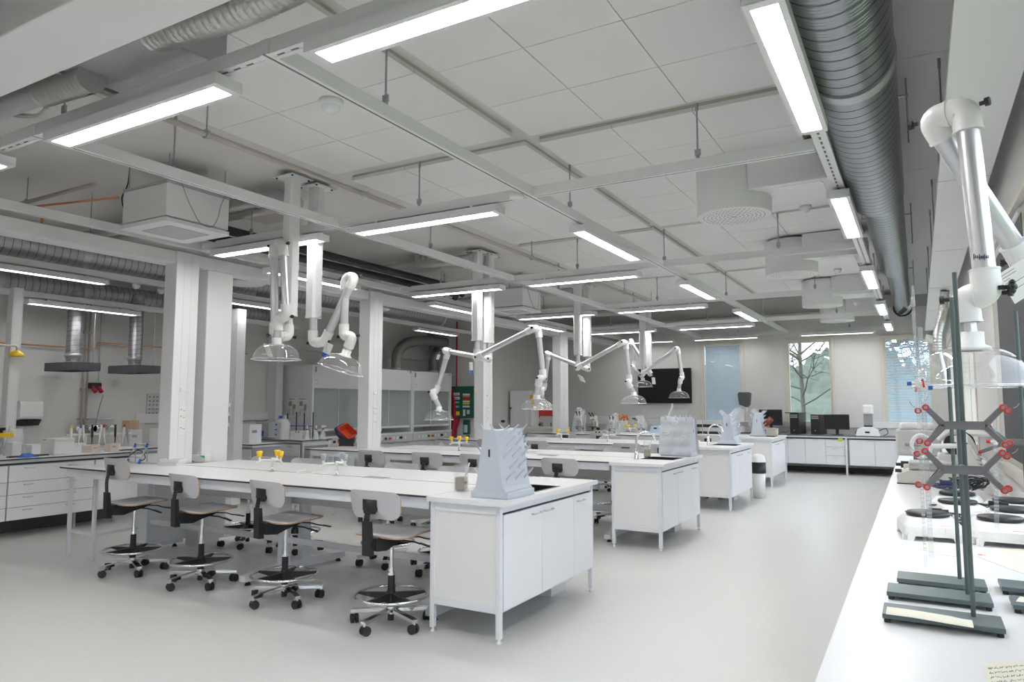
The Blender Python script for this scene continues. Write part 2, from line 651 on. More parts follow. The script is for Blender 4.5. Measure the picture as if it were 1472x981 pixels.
def hill(name, p0, p1, h, seed):
    rnd = random.Random(seed)
    p0, p1 = V(p0), V(p1)
    ph = [(rnd.uniform(.6, 3), rnd.uniform(0, 6), rnd.uniform(.3, 1)) for _ in range(7)]
    d = (p1-p0)
    nrm = V((-d.y, d.x, 0)).normalized()

    def fn(u, v):
        hh = h*(1+.16*sum(a*sin(u*w*14+q) for w, q, a in ph)/2)
        p = p0+d*u + nrm*(v*9+sin(u*60)*.4*v)
        return (p.x, p.y, -.5+hh*(sin(v*pi/2)**.8)+.5*sin(u*97+v*11)*v+.35*sin(u*171+v*31)*v+.6*v*abs(sin(u*333+v*9)))
    mb = MB().grid(fn, 260, 14)
    o = build(name, mb, HILLM)
    o['kind'] = 'structure'


hill('hill', (-45, 40, 0), (45, 44, 0), 3.6, 3)
hill('hill', (-40, 50, 0), (30, 62, 0), 4.6, 5)
hill('hill', (17, 42, 0), (17, -30, 0), 5.2, 8)


def tree(x, y, h, seed, label, leaves=0):
    rnd = random.Random(seed)
    t = thing('bare_tree', label, 'tree', (x, y, -.5), 0, 'trees outside the back windows')
    trunk, tw, lf = MB(), MB(), MB()
    lean = V((rnd.uniform(-.06, .06), rnd.uniform(-.05, .05), 1))
    trunk.tube([lean*(h*k/5) + V((rnd.uniform(-.08, .08), rnd.uniform(-.08, .08), 0))*(k > 0) for k in range(6)],
               [.085*(1-.16*k)*h/9 for k in range(6)], 8)
    for i in range(40):
        z = h*rnd.uniform(.2, .98)
        a = rnd.uniform(0, 2*pi)
        L = h*rnd.uniform(.18, .38)*(1.15-z/h*.6)
        p = lean*z
        d = V((cos(a), sin(a), rnd.uniform(.15, .8)))
        pts = [p]
        for k in range(5):
            d = (d+V((rnd.uniform(-.3, .3), rnd.uniform(-.3, .3), rnd.uniform(-.15, .2)))).normalized()
            pts.append(pts[-1]+d*(L/5))
            if k > 0:
                for _ in range(3):
                    e = (d+V((rnd.uniform(-1, 1), rnd.uniform(-1, 1), rnd.uniform(-.4, .6)))).normalized()
                    q = pts[-1]
                    r = q+e*L*.22
                    s = r+(e+V((rnd.uniform(-.5, .5), rnd.uniform(-.5, .5), rnd.uniform(-.2, .4)))).normalized()*L*.2
                    tw.tube([q, r, s], [.012, .008, .004], 4)
                    for _ in range(leaves):
                        c = s+V((rnd.uniform(-.2, .2), rnd.uniform(-.2, .2), rnd.uniform(-.2, .2)))
                        u = V((rnd.uniform(-1, 1), rnd.uniform(-1, 1), rnd.uniform(-1, 1))).normalized()*.05
                        w = u.cross(V((rnd.uniform(-1, 1), .3, .5))).normalized()*.03
                        lf.add([c-u, c+w, c+u, c-w], [(0, 1, 2, 3)])
        tw.tube(pts, [.032*h/9*(1-.17*k) for k in range(6)], 5)
    part(t, 'trunk', trunk, BARK)
    part(t, 'branches', tw, BARK)
    if leaves:
        part(t, 'leaves', lf, LEAFM)


tree(-3.6, 27.5, 9.5, 11, 'bare dark tree spreading its branches outside the middle back window', 1)
tree(-1.2, 29.0, 10.5, 12, 'tall tree with upright bare limbs outside the middle back window')
tree(.2, 25.5, 9.0, 13, 'tree with pale spring leaves outside the right-hand back window', 1)
tree(-.6, 33.0, 11.0, 14, 'farthest bare tree seen through the right-hand back window')

tree(-5.2, 30.0, 10.0, 21, 'bare tree standing left of the others outside the middle back window')
tree(.9, 29.0, 10.0, 22, 'bare tree nearest the right edge of the right-hand back window')

# overcast sky
w = bpy.data.worlds.new('sky')
S.world = w
w.use_nodes = True
N, L = w.node_tree.nodes, w.node_tree.links
bg = N['Background']
tc = N.new('ShaderNodeTexCoord')
nz = N.new('ShaderNodeTexNoise')
nz.inputs['Scale'].default_value = 2.2
nz.inputs['Detail'].default_value = 5
L.new(tc.outputs['Generated'], nz.inputs['Vector'])
mx = N.new('ShaderNodeMix')
mx.data_type = 'RGBA'
mx.inputs['A'].default_value = (.66, .80, 1.0, 1)
mx.inputs['B'].default_value = (.92, .97, 1.0, 1)
L.new(nz.outputs['Fac'], mx.inputs['Factor'])
L.new(mx.outputs['Result'], bg.inputs['Color'])
bg.inputs['Strength'].default_value = 2.2
# portals let the renderer find the daylight through the window openings
for i, (a, b) in enumerate(WR):
    ld = bpy.data.lights.new('daylight_portal', 'AREA')
    ld.shape = 'RECTANGLE'
    ld.size, ld.size_y = 1.62, b-a
    ld.cycles.is_portal = True
    lo = bpy.data.objects.new('daylight_portal', ld)
    COL.objects.link(lo)
    lo.location = (XR+.2, (a+b)/2, 1.9)
    lo.rotation_euler = (0, R(90), 0)
for a, b, z0, z1 in WB:
    ld = bpy.data.lights.new('daylight_portal', 'AREA')
    ld.shape = 'RECTANGLE'
    ld.size, ld.size_y = b-a, z1-z0
    ld.cycles.is_portal = True
    lo = bpy.data.objects.new('daylight_portal', ld)
    COL.objects.link(lo)
    lo.location = ((a+b)/2, YB+.2, (z0+z1)/2)
    lo.rotation_euler = (R(-90), 0, 0)

S.view_settings.view_transform = 'Standard'
S.view_settings.look = 'None'
S.view_settings.gamma = 1
S.view_settings.use_curve_mapping = False
S.view_settings.exposure = .97
S.cycles.use_denoising = True
S.cycles.max_bounces = 8
S.cycles.transparent_max_bounces = 16
S.cycles.caustics_reflective = False
S.cycles.caustics_refractive = False
S.cycles.sample_clamp_indirect = 6
# ------------------------------------------------------------------ rails and luminaires
SLOT = mat('rail_slot', (.16, .16, .16), .6)


def rail(label, ax, c, a, b, z=3.14, rods=(), w=.06, h=.075, slots=False, group='ceiling rails'):
    t = thing('ceiling_rail', label, 'rail', (c, a, z) if ax == 'y' else (a, c, z), 0, group, world=True)

    def B(m, a0, a1, c0, c1, z0, z1):
        if ax == 'y':
            m.box(c0, c1, a0, a1, z0, z1)
        else:
            m.box(a0, a1, c0, c1, z0, z1)
    m = MB()
    B(m, a, b, c-w/2, c+w/2, z+.004, z+h)
    B(m, a, b, c-w/2, c-.008, z, z+.004)
    B(m, a, b, c+.008, c+w/2, z, z+.004)
    part(t, 'channel', m, WHITE)
    s = MB()
    if slots:
        k = int((b-a)/.09)
        for i in range(k):
            B(s, a+.02+i*.09, a+.065+i*.09, c-.006, c+.006, z+.002, z+.0039)
    else:
        B(s, a, b, c-.0075, c+.0075, z+.002, z+.0039)
    part(t, 'slot', s, SLOT)
    for r in rods:
        x, y = (c, r) if ax == 'y' else (r, c)
        m = MB().cyl((x, y, z+h), (x, y, HC-.06), .0065, n=8)
        m.cyl((x, y, HC-.1), (x, y, HC-.045), .011, n=8)
        m.cyl((x, y, z+h), (x, y, z+h+.03), .013, n=8).box(x-.02, x+.02, y-.006, y+.006, z+h+.028, z+h+.07)
        part(t, 'hanger_rod', m, ROD)
    return t


ZR = PX(118, 446, -9.95).z+.09
rail('long ceiling rail nearest the windows, carrying lamps beside the silver duct', 'y', -.45, -1.5, 17.3, rods=(1.0, 4.3, 7.6, 10.9, 14), w=.085, slots=True)
rail('long ceiling rail with the motion sensor, over the sink ends of the benches', 'y', -2.56, 2.165, 17.3, rods=(3.03, 5.5, 8.15, 11.3, 14.4))
rail('long ceiling rail just right of the white service poles', 'y', -4.57, 2.165, 17.3, rods=(3.1, 6.2, 9.4, 12.6))
rail('long ceiling rail beside the column beam on the bench side', 'y', -6.5, -1.5, 17.3, rods=(2.2, 5.8, 9.2, 12.5))
rail('long ceiling rail under the big left-hand duct', 'y', -8.95, -1.5, 14.6, z=3.13, rods=(4.9, 7.6, 10.8))
rail('long ceiling rail over the canopy hoods by the left wall', 'y', -9.95, -1.5, 9.4, z=ZR, rods=(4.2, 6.8))
XS = ((-.6, 'cross rail near the front wall'), (2.2, 'cross rail under the square sheet metal duct'), (4.78, 'cross rail over the nearest bench'), (8.05, 'cross rail over the second bench'),
      (11.2, 'cross rail over the third bench'), (14.4, 'cross rail over the farthest bench'), (17.25, 'cross rail along the back wall above the windows'))
for y, n in XS:
    for x0, x1, rods, s in ((-2.53, -.5, (-1.25,), 'stretch on the window side'), (-4.54, -2.59, ((-4.3,) if y == 2.2 else (-3.65,)), 'stretch right of the service poles'),
                            (-6.47, -4.6, (-5.75,), 'stretch beside the column beam')):
        rail(n+', '+s, 'x', y, x0, x1, rods=rods, slots=(y < 3))

DIFF_TRIM = mat('lamp_trim_white', (.80, .80, .81), .4)


def luminaire(label, lm):
    t = thing('ceiling_light', label, 'ceiling light', (0, 0, 0), 0, 'linear ceiling lights')
    L, w, h = .76, .078, .058
    m = MB()
    # housing: open box with a turned-in lip
    m.box(-L, L, -w, w, h-.004, h).box(-L, L, -w, -w+.004, 0, h-.004).box(-L, L, w-.004, w, 0, h-.004)
    m.box(-L, -L+.004, -w+.004, w-.004, 0, h-.004).box(L-.004, L, -w+.004, w-.004, 0, h-.004)
    m.box(-L+.004, L-.004, -w+.004, -.052, 0, .003).box(-L+.004, L-.004, .052, w-.004, 0, .003)
    m.box(-L+.004, -L+.045, -.052, .052, 0, .003).box(L-.045, L-.004, -.052, .052, 0, .003)
    part(t, 'housing', m, DIFF_TRIM)
    part(t, 'louvre', MB().box(-L+.046, L-.046, -.051, .051, .008, .011), lm)
    for s in (-1, 1):
        part(t, 'bracket', MB().box(s*.5-.012, s*.5+.012, -.03, .03, h, h+.028), WHITE)
    return t


LX = [(-1.5, -.6, 'added unseen on the rail near the front wall, right one'), (-3.6, -.6, 'added unseen on the rail near the front wall, middle one'), (-5.6, -.6, 'added unseen on the rail near the front wall, left one'),  # three unseen lamps, added with their rail to brighten the front floor
      (-1.5, 2.2, 'on the front cross rail, nearest the top edge of the photo'), (-3.6, 2.2, 'beside the square sheet metal duct'), (-5.75, 2.2, 'at the left edge of the photo on the front cross rail'),
      (-3.6, 4.78, 'over the nearest bench, right of its service poles'), (-5.52, 4.78, 'over the nearest bench, behind its service poles'),
      (-3.6, 8.05, 'over the second bench, right of its service poles'), (-5.5, 8.05, 'over the second bench, behind its service poles'),
      (-3.6, 11.2, 'over the third bench, right of its service poles'), (-5.5, 11.2, 'over the third bench, behind its service poles'),
      (-3.5, 14.4, 'over the farthest bench, right of its service poles'), (-5.5, 14.4, 'over the farthest bench, behind its service poles'),
      (-1.5, 17.02, 'along the back wall above the middle window'), (-3.9, 17.02, 'along the back wall above the blinded window'), (-5.9, 17.02, 'along the back wall above the wall screen')]
LY = [(-.45, 3.46, 'beside the silver duct, nearest of the window-side row'), (-.45, 6.41, 'beside the silver duct, second of the window-side row'), (-.45, 9.75, 'beside the silver duct, third of the window-side row'),
      (-.45, 12.95, 'beside the silver duct, fourth of the window-side row'), (-.45, 16.0, 'beside the silver duct, farthest of the window-side row'),
      (-2.56, 6.4, 'on the motion sensor rail between the first and second bench'), (-2.56, 9.65, 'on the motion sensor rail between the second and third bench'),
      (-2.56, 12.8, 'on the motion sensor rail between the third and farthest bench'),
      (-6.5, 6.4, 'beside the column beam between the first and second bench'), (-6.5, 9.6, 'beside the column beam between the second and third bench'), (-6.5, 12.8, 'beside the column beam between the third and farthest bench'),
      (-8.95, 4.45, 'under the big left-hand duct, left of the square column'), (-8.95, 7.6, 'under the big left-hand duct, right of the square column'), (-8.95, 12.4, 'under the big left-hand duct, in front of the fume cupboards'),
      (-9.95, (PX(52, 436, -9.95).y+PX(186, 453, -9.95).y)/2, 'over the two canopy hoods by the left wall')]
proto = luminaire('white linear ceiling light ', LAMP)
proto_d = luminaire('white linear ceiling light ', LAMPD)
use = {}


def put_light(x, y, z, rz, lab):
    pr = proto_d if (x < -6 or y > 17) else proto
    if pr.name in use:
        dup(pr, (x, y, z), rz, lab)
    else:
        use[pr.name] = 1
        pr.location, pr.rotation_euler = (x, y, z), (0, 0, rz)
        pr['label'] = lab


for x, y, s in LX:
    lab = 'white linear ceiling light '+s
    z = 3.054
    put_light(x, y, z, 0, lab)
for x, y, s in LY:
    put_light(x, y, 3.054 if x > -7 else (3.044 if x > -9.5 else ZR-.086), R(90), 'white linear ceiling light '+s)

# ------------------------------------------------------------------ sensors
def dome_sensor(px, py, z, label, r=.05, name='smoke_detector', cat='smoke detector'):
    p = PZ(px, py, z)
    t = thing(name, label, cat, (p.x, p.y, z-.055))
    part(t, 'base', MB().lathe([(.001, .055), (r, .055), (r, .03), (r*.8, .022), (.001, .022)], 20), PEW)
    part(t, 'lens', MB().lathe([(r*.78, .022), (r*.74, .008), (r*.5, -.006), (.001, -.012)], 20), HDPE)


dome_sensor(476, 145, 3.14, 'white domed motion sensor under the sensor rail', .065, 'motion_sensor', 'sensor')
p = V((-2.56, 4.66, 3.14))
t = thing('junction_box', 'round white junction box where the sensor rail crosses the nearest bench rail', 'junction box', (p.x-.06, p.y, p.z-.035))
part(t, 'body', MB().lathe([(.001, .035), (.055, .035), (.055, .006), (.045, 0), (.001, 0)], 18), PEW)
dome_sensor(525, 277, 3.605, 'small round smoke detector on the ceiling tiles behind the service poles')
dome_sensor(1158, 296, 3.3, 'smoke detector under the white plenum of the nearest drum diffuser')
dome_sensor(1204, 387, 3.3, 'smoke detector under the plenum of the second drum diffuser')
dome_sensor(1231, 434, 3.3, 'smoke detector under the plenum of the third drum diffuser')
dome_sensor(196, 409, 3.1, 'white round sensor under the big left-hand duct left of the columns')
dome_sensor(232, 416, 3.05, 'white round sensor right beside the sensor under the left duct')

# ------------------------------------------------------------------ round ducts
def ducts(name, label, cat, segs, axis='y', group=None, mats=None):
    """segs: list of (p0, p1, r); a collar ring is put at every joint"""
    t = thing(name, label, cat, segs[0][0], 0, group, world=True)
    for i, (a, b, r) in enumerate(segs):
        a, b = V(a), V(b)
        n = max(2, int((b-a).length/.5))
        m = MB().tube([a.lerp(b, k/n) for k in range(n+1)], r, 32)
        part(t, 'duct_section', m, mats[i] if mats else GALV)
        c = MB()
        d = (b-a).normalized()
        c.cyl(a-d*.02, a+d*.05, r+.006, n=32)
        part(t, 'collar', c, GALV)
    return t


SP1 = spiral('spiral_duct_wide', (.36, .39, .42), .105, .21, metal=1, rough=.3)
SP2 = spiral('spiral_duct_small', (.44, .455, .47), .09, .1, metal=.85, rough=.42, seamk=.5)
SPZ = spiral('spiral_duct_upright', (.45, .46, .48), .07, .08, axis=2, seamk=.6)


def local_duct(name, label, segs, mats, group=None):
    """ducts along Y whose spiral seams run in each section's own coordinates"""
    t = thing(name, label, 'ventilation duct', segs[0][0], 0, group)
    base = V(segs[0][0])
    for i, (a, b, r) in enumerate(segs):
        a, b = V(a)-base, V(b)-base
        L = (b-a).length
        n = max(2, int(L/.4))
        m = MB().tube([(0, L*k/n, 0) for k in range(n+1)], r, 36)
        o = part(t, 'duct_section', m, mats)
        o.location = a
        c = MB().cyl((0, -.02, 0), (0, .07, 0), r+.007, n=36)
        o2 = part(t, 'collar', c, GALV)
        o2.location = a
    return t


d = local_duct('ventilation_duct', 'wide silver spiral duct running to the back wall beside the window-side lamps',
               [((-.235, -2.0, 3.30), (-.235, 3.9, 3.30), .212), ((-.235, 3.9, 3.30), (-.235, 6.55, 3.30), .212), ((-.2, 6.55, 3.335), (-.2, 10.4, 3.335), .165), ((-.18, 10.4, 3.36), (-.18, 15.9, 3.36), .135)], SP1)
m = MB().lathe([(.135, 0), (.165, .12), (.165, .14)], 32, (.055, 17.9-.35, .06), (0, -1, 0))
part(d, 'end_bell', m, GALV)
local_duct('ventilation_duct', 'big dark spiral duct behind the column beam on the left', [((-9.05, -2.0, 3.42), (-9.05, 4.9, 3.42), .185), ((-9.05, 4.9, 3.42), (-9.05, 12.6, 3.42), .185)], SP2)
m = MB().lathe([(.001, 0), (.21, 0), (.21, .02), (.18, .05), (.001, .05)], 28, (-9.05, 12.6, 3.42), (0, 1, 0))
solo('duct_end_cap', m, PEW, 'round white end cap closing the big left-hand duct', 'duct cap')
local_duct('ventilation_duct', 'thinner spiral duct along the left wall above the canopy hoods', [((-10.45, -2.0, 3.18), (-10.45, 4.6, 3.18), .125), ((-10.45, 4.6, 3.18), (-10.45, 5.7, 3.18), .15), ((-10.45, 5.7, 3.18), (-10.45, 9.2, 3.18), .125)], SP2)

# hangers along the wide duct
for i, y in enumerate((2.2, 5.1, 8.4, 11.8)):
    m = MB().cyl((0.02, y, 3.2), (0.02, y, HC), .006, n=6).box(-.45, .03, y-.012, y+.012, 3.512, 3.522).cyl((-.44, y, 3.515), (-.44, y, HC), .006, n=6)
    solo('duct_hanger', m, ROD, ['thin hanger holding the nearest stretch of the wide silver duct', 'hanger holding the second stretch of the wide silver duct', 'hanger on the narrowed part of the wide silver duct', 'hanger at the far end of the wide silver duct'][i], 'hanger', 'hangers of the wide duct')

# hanging white panel above the window-side worktop
t = thing('hanging_panel', 'long white hanging panel above the worktop by the windows', 'ceiling panel', (.32, 7, 3.0), world=True)
part(t, 'panel', MB().box(.178, .47, .6, 16.5, 3.0, 3.05), WHITE, .003)
s = MB()
for y in (2.9, 5.4, 7.9, 10.4, 12.9):
    s.box(.178, .47, y-.003, y+.003, 2.9985, 3.0005)
part(t, 'joint', s, GROOVE)
for y in (1.2, 2.6, 4.9, 5.7, 7.6, 8.8, 10.9, 12.6):
    for x in (.2, .45):
        part(t, 'hanger_rod', MB().cyl((x, y, 3.05), (x, y, HC), .006, n=6).cyl((x, y, HC-.09), (x, y, HC), .01, n=6), ROD)

# ------------------------------------------------------------------ drum diffusers with plenums
def perforated():
    m, t, b = nt('perforated_white')
    N, L = t.nodes, t.links
    tc = N.new('ShaderNodeTexCoord')
    sp = N.new('ShaderNodeSeparateXYZ')
    L.new(tc.outputs['Object'], sp.inputs[0])
    x, y, z = [sp.outputs[i] for i in range(3)]
    r = mth(t, 'SQRT', mth(t, 'ADD', mth(t, 'MULTIPLY', x, x), mth(t, 'MULTIPLY', y, y)))
    q = mth(t, 'DIVIDE', r, .034)
    ring = mth(t, 'LESS_THAN', mth(t, 'ABSOLUTE', mth(t, 'SUBTRACT', mth(t, 'FRACT', q), .5)), .14)
    n = mth(t, 'MULTIPLY', mth(t, 'FLOOR', q), 6)
    an = mth(t, 'MULTIPLY', mth(t, 'DIVIDE', mth(t, 'ARCTAN2', y, x), 2*pi), n)
    dash = mth(t, 'LESS_THAN', mth(t, 'FRACT', mth(t, 'ADD', an, 50)), .52)
    under = mth(t, 'LESS_THAN', z, .004)
    inn = mth(t, 'LESS_THAN', r, .285)
    f = mth(t, 'MULTIPLY', mth(t, 'MULTIPLY', ring, dash), mth(t, 'MULTIPLY', under, inn))
    mx = N.new('ShaderNodeMix')
    mx.data_type = 'RGBA'
    mx.inputs['A'].default_value = (.80, .80, .80, 1)
    mx.inputs['B'].default_value = (.10, .10, .10, 1)
    L.new(f, mx.inputs['Factor'])
    L.new(mx.outputs['Result'], b.inputs['Base Color'])
    b.inputs['Roughness'].default_value = .45
    return m


PERF = perforated()
first = None
for i, (y, s) in enumerate(((6.2, 'nearest, with perforated underside, next to the silver duct'), (9.45, 'second along the silver duct, behind the nearest drum'), (12.75, 'third along the silver duct'), (15.25, 'farthest, above the back windows'))):
    lab = 'white drum-shaped air diffuser, '+s
    loc = (-1.32, y, 3.15)
    if first is None:
        first = thing('air_diffuser', lab, 'air diffuser', loc, 0, 'drum air diffusers')
        part(first, 'drum', MB().lathe([(.001, 0), (.305, 0), (.312, .006), (.312, .415), (.30, .43), (.001, .43)], 48), PERF)
        m = MB().prism(rrect(.17, .80, -.30, .30, .03), 'z', .14, .45)
        part(first, 'plenum', m, WHITE, .006)
        m = MB().prism(rrect(.36, .74, -.24, .16, .05), 'z', .134, .14)
        part(first, 'hatch', m, WHITE)
        part(first, 'duct_spigot', MB().box(.80, .88, -.14, .14, .18, .36), GALV)
    else:
        dup(first, loc, 0, lab)

FOIL2 = mat('dark_foil', (.27, .26, .25), .45, .5, bump=.4, bscale=30, var=.15, vscale=10)  # darker, browner foil for the exhaust and insulated ducts
# ------------------------------------------------------------------ fan coil cassettes
GRILLE = mat('cassette_grille', (.50, .50, .52), .6, bump=.4, bscale=220)
for i, (x, y, s) in enumerate(((-5.72, 3.93, 'hanging left of the service poles with loose wires'), (-5.76, 10.2, 'hanging between the second and third service poles'))):
    t = thing('air_cassette', 'boxy white air cassette '+s, 'air conditioner', (x, y, 3.06), 0, 'air cassettes')
    part(t, 'casing', MB().box(-.31, .31, -.31, .31, .05, .335), WHITE, .006)
    part(t, 'top_plate', MB().box(-.312, .312, -.312, .312, .335, .36), GALV)
    part(t, 'fascia', MB().prism(rrect(-.325, .325, -.325, .325, .03), 'z', 0, .035), WHITE, .008)
    part(t, 'grille', MB().prism(rrect(-.2, .2, -.2, .2, .02), 'z', -.004, .002), GRILLE)
    w_ = MB()
    w_.tube(arcpath([(.33, -.2, .37), (.335, -.12, .2), (.36, -.02, .03), (.36, .1, .015), (.345, .17, .12), (.335, .2, .25), (.33, .25, .36)], .05), .0035, 6)
    part(t, 'loose_wire', w_, MGREY)
    w2 = MB().tube(arcpath([(-.315, -.24, .3), (-.4, -.2, .24), (-.42, -.1, .12), (-.35, 0, .1), (-.315, .05, .2)], .06), .016, 8)
    w2.tube(arcpath([(-.315, -.3, .2), (-.36, -.3, .3), (-.3, -.28, .4), (-.28, -.28, .6)], .05), .006, 6)
    part(t, 'hose', w2, BLACK)
    for a in (-.28, .28):
        for b in (-.28, .28):
            part(t, 'hanger_rod', MB().cyl((a, b, .36), (a, b, .6), .006, n=6), ROD)

# ------------------------------------------------------------------ pipes under the ceiling
def pipe(pts, r, m, label, name='ceiling_pipe', cat='pipe', rad=.1, clips=(), n=10):
    t = thing(name, label, cat, pts[0], 0, None, world=True)
    part(t, 'pipe', MB().tube(arcpath(pts, rad), r, n), m)
    for c in clips:
        x, y, z = c
        part(t, 'clip', MB().cyl((x, y, z), (x, y, HC), .006, n=6).lathe([(r+.004, -.012), (r+.012, -.012), (r+.012, .012), (r+.004, .012)], 12, (x, y, z), (0, 1, 0)), ROD)


pipe([(-4.22, 1.9, 3.40), (-4.22, 13.6, 3.40)], .021, PIPE, 'long thin brown pipe under the ceiling, passing right in front of the service poles', clips=((-4.22, 3.1, 3.4), (-4.22, 7.9, 3.4), (-4.22, 11.2, 3.4), (-4.22, 12.6, 3.4)))
pipe([(-5.6, 1.95, 3.62), (-5.6, 1.95, 3.36), (-6.35, 2.12, 3.36), (-6.35, 2.12, 3.36), (-8.5, 2.12, 3.36)], .032, PIPE, 'bent grey pipe coming down from the ceiling at the far left', rad=.22, clips=((-6.6, 2.12, 3.36),))
pipe([(-8.4, 3.05, 3.42), (-7.5, 3.05, 3.42), (-7.5, 3.4, 3.42), (-6.1, 3.4, 3.42)], .02, PIPE, 'grey pipe behind the column beam leading to the nearest cassette', clips=((-7.2, 3.4, 3.42),))
pipe([(-7.3, 3.35, 3.36), (-6.1, 3.62, 3.36)], .011, COPPER, 'bare copper pipe leading into the nearest air cassette')
zc = PX(148, 361, -7.2).z
yc = PX(59, 343, -7.2).y
pipe([(-7.2, yc, 3.3), (-7.2, yc, zc), (-7.2, 5.0, zc), (-7.2, 13.4, zc)], .0135, COPPER, 'long copper pipe running below the column beam in front of the big duct', clips=((-7.2, 4.0, zc), (-7.2, 6.4, zc), (-7.2, 9.8, zc)))
pipe([(-10.82, 3.0, 2.36), (-10.82, 6.2, 2.36), (-10.82, 6.2, 2.46), (-10.82, 9.0, 2.46)], .012, COPPER, 'copper pipe along the left wall behind the canopy hood ducts', rad=.03)
for k, (z, x) in enumerate(((3.32, -6.13), (3.25, -6.27))):
    pipe([(x, 4.2, z), (x, 9.2, z), (x-.3, 9.6, z)], .047, INSUL, ['upper black insulated pipe running past the second service poles', 'lower black insulated pipe running past the second service poles'][k], 'insulated_pipe', n=14)
for k, y in enumerate((4.63, 4.87, 7.98, 8.22, 11.2, 14.4)):
    t = thing('extract_pipe', 'foil-covered extract pipe reaching the '+['nearest service pole of the first bench', 'rear service pole of the first bench', 'front service pole of the second bench', 'rear service pole of the second bench', 'service poles of the third bench', 'service poles of the farthest bench'][k], 'pipe', (-6.3, y, 3.5), 0, 'extract pipes', world=True)
    part(t, 'pipe', MB().tube([(-8.6, y, 3.5), (-7, y, 3.5), (-5.36, y, 3.5)], .062, 14), FOIL)
    part(t, 'end_sleeve', MB().tube([(-5.36, y, 3.5), (-5.19, y, 3.5)], .066, 14), GALV)
    part(t, 'collar', MB().lathe([(.062, -5.5), (.07, -5.5), (.07, -5.46), (.062, -5.46)], 14, (0, y, 3.5), (1, 0, 0)), GALV)
    for q in (-.07, .07):
        part(t, 'hanger_rod', MB().cyl((-6.1, y+q, 3.5), (-6.1, y+q, HC), .005, n=6), ROD)

# square sheet metal duct with foil hoses at the upper left
t = thing('square_duct', 'square sheet metal duct box with foil hoses above the front cross rail', 'ventilation duct', (-3.45, 2.05, 3.28), 0, None, world=True)
part(t, 'duct_box', MB().box(-3.84, -3.07, 1.80, 2.33, 3.28, 3.52), GALV, .004)
for x in (-3.05, -3.86):
    part(t, 'flange', MB().box(x-.02, x+.0, 1.79, 2.34, 3.27, 3.53), ROD)
sc = MB()
for x in (-3.75, -3.45, -3.15):
    for y in (2.28,):
        sc.cyl((x, y, 3.272), (x, y, 3.282), .008, n=8)
part(t, 'screw', sc, ROD)
def hose(p, r, n=18, rid=.006):
    pts = arcpath(p, .25, 8)
    full = []
    for i in range(len(pts)-1):
        k = max(1, int((pts[i+1]-pts[i]).length/.011))
        full += [pts[i].lerp(pts[i+1], j/k) for j in range(k)]
    full.append(pts[-1])
    return MB().tube(full, [r+rid*(i % 3 == 0) for i in range(len(full))], n)


part(t, 'foil_hose', hose([PY(222, 48, 2.0), PY(262, 36, 2.0), PY(318, 20, 2.02), PY(372, -2, 2.05), PY(430, -30, 2.05)], .085), FOIL)
part(t, 'foil_hose', hose([PY(132, 112, 2.03), PY(100, 122, 2.03), PY(62, 134, 2.03)], .072), FOIL)
part(t, 'duct_stub', MB().tube([PY(64, 133, 2.03), PY(-30, 168, 2.03)], .06, 18), GALV)
cb = MB()
for k in range(3):
    cb.tube(arcpath([PY(-10, 142+3*k, 2.08), PY(25, 164+3*k, 2.08), PY(58, 166+2*k, 2.1), PY(72+3*k, 142, 2.1), PY(80+2*k, 118, 2.12)], .08), .006, 6)
solo('cable_loop', cb, LGREY, 'loose loop of grey cables hanging below the foil hose at the upper left', 'cable')
a, b = PY(88, 148, 2.25), PY(137, 112, 2.25)
t = thing('square_duct', 'pale plenum box above the left lamp of the front cross rail', 'ventilation duct', ((a.x+b.x)/2, 2.25, a.z), 0, None, world=True)
part(t, 'duct_box', MB().box(a.x, b.x, 2.05, 2.25, a.z, b.z), LGREY, .006)
# flat hatch plates and a wall-like cover at the ceiling
solo('hatch_plate', MB().box(-6.6, -6.15, 5.2, 5.7, HC-.02, HC-.0005), GROOVE, 'flat beige hatch in the ceiling behind the column beam', 'hatch', bevel=.004)

for k, (px, py, w) in enumerate(((352, 409, 'first'), (538, 446, 'second'))):
    p = PZ(px, py, 3.05)
    t = thing('air_diffuser', 'flat white disc diffuser under the left-hand duct, %s one right of the columns' % w, 'air diffuser', (p.x, p.y, 3.05), 0, 'disc diffusers')
    part(t, 'disc', MB().lathe([(.001, 0), (.24, 0), (.255, .012), (.24, .03), (.001, .03)], 36), WHITE)
    part(t, 'neck', MB().cyl((0, 0, .03), (0, 0, .61), .1, n=24), WHITE)
solo('insulated_duct', MB().tube([(-6.2, 1.12, 3.42), (-4, 1.12, 3.42), (-1.2, 1.12, 3.42)], .17, 24), FOIL2, 'dark insulated duct behind the white front beam at the top left corner', 'ventilation duct')
# ------------------------------------------------------------------ benches
BN = ['nearest', 'second', 'third', 'farthest']
BY = [4.0, 7.30, 10.46, 13.77]
XA, XB = -7.52, -2.945


def bar_handle(m, p, ax, L, out, r=.005, st=.026):
    """a bow handle: centre p on the door face, ax along it, out away from the face"""
    p, ax, out = V(p), V(ax), V(out)
    m.tube(arcpath([p-ax*(L/2), p-ax*(L/2)+out*st, p+ax*(L/2)+out*st, p+ax*(L/2)], .012, 3), r, 8)
    return m


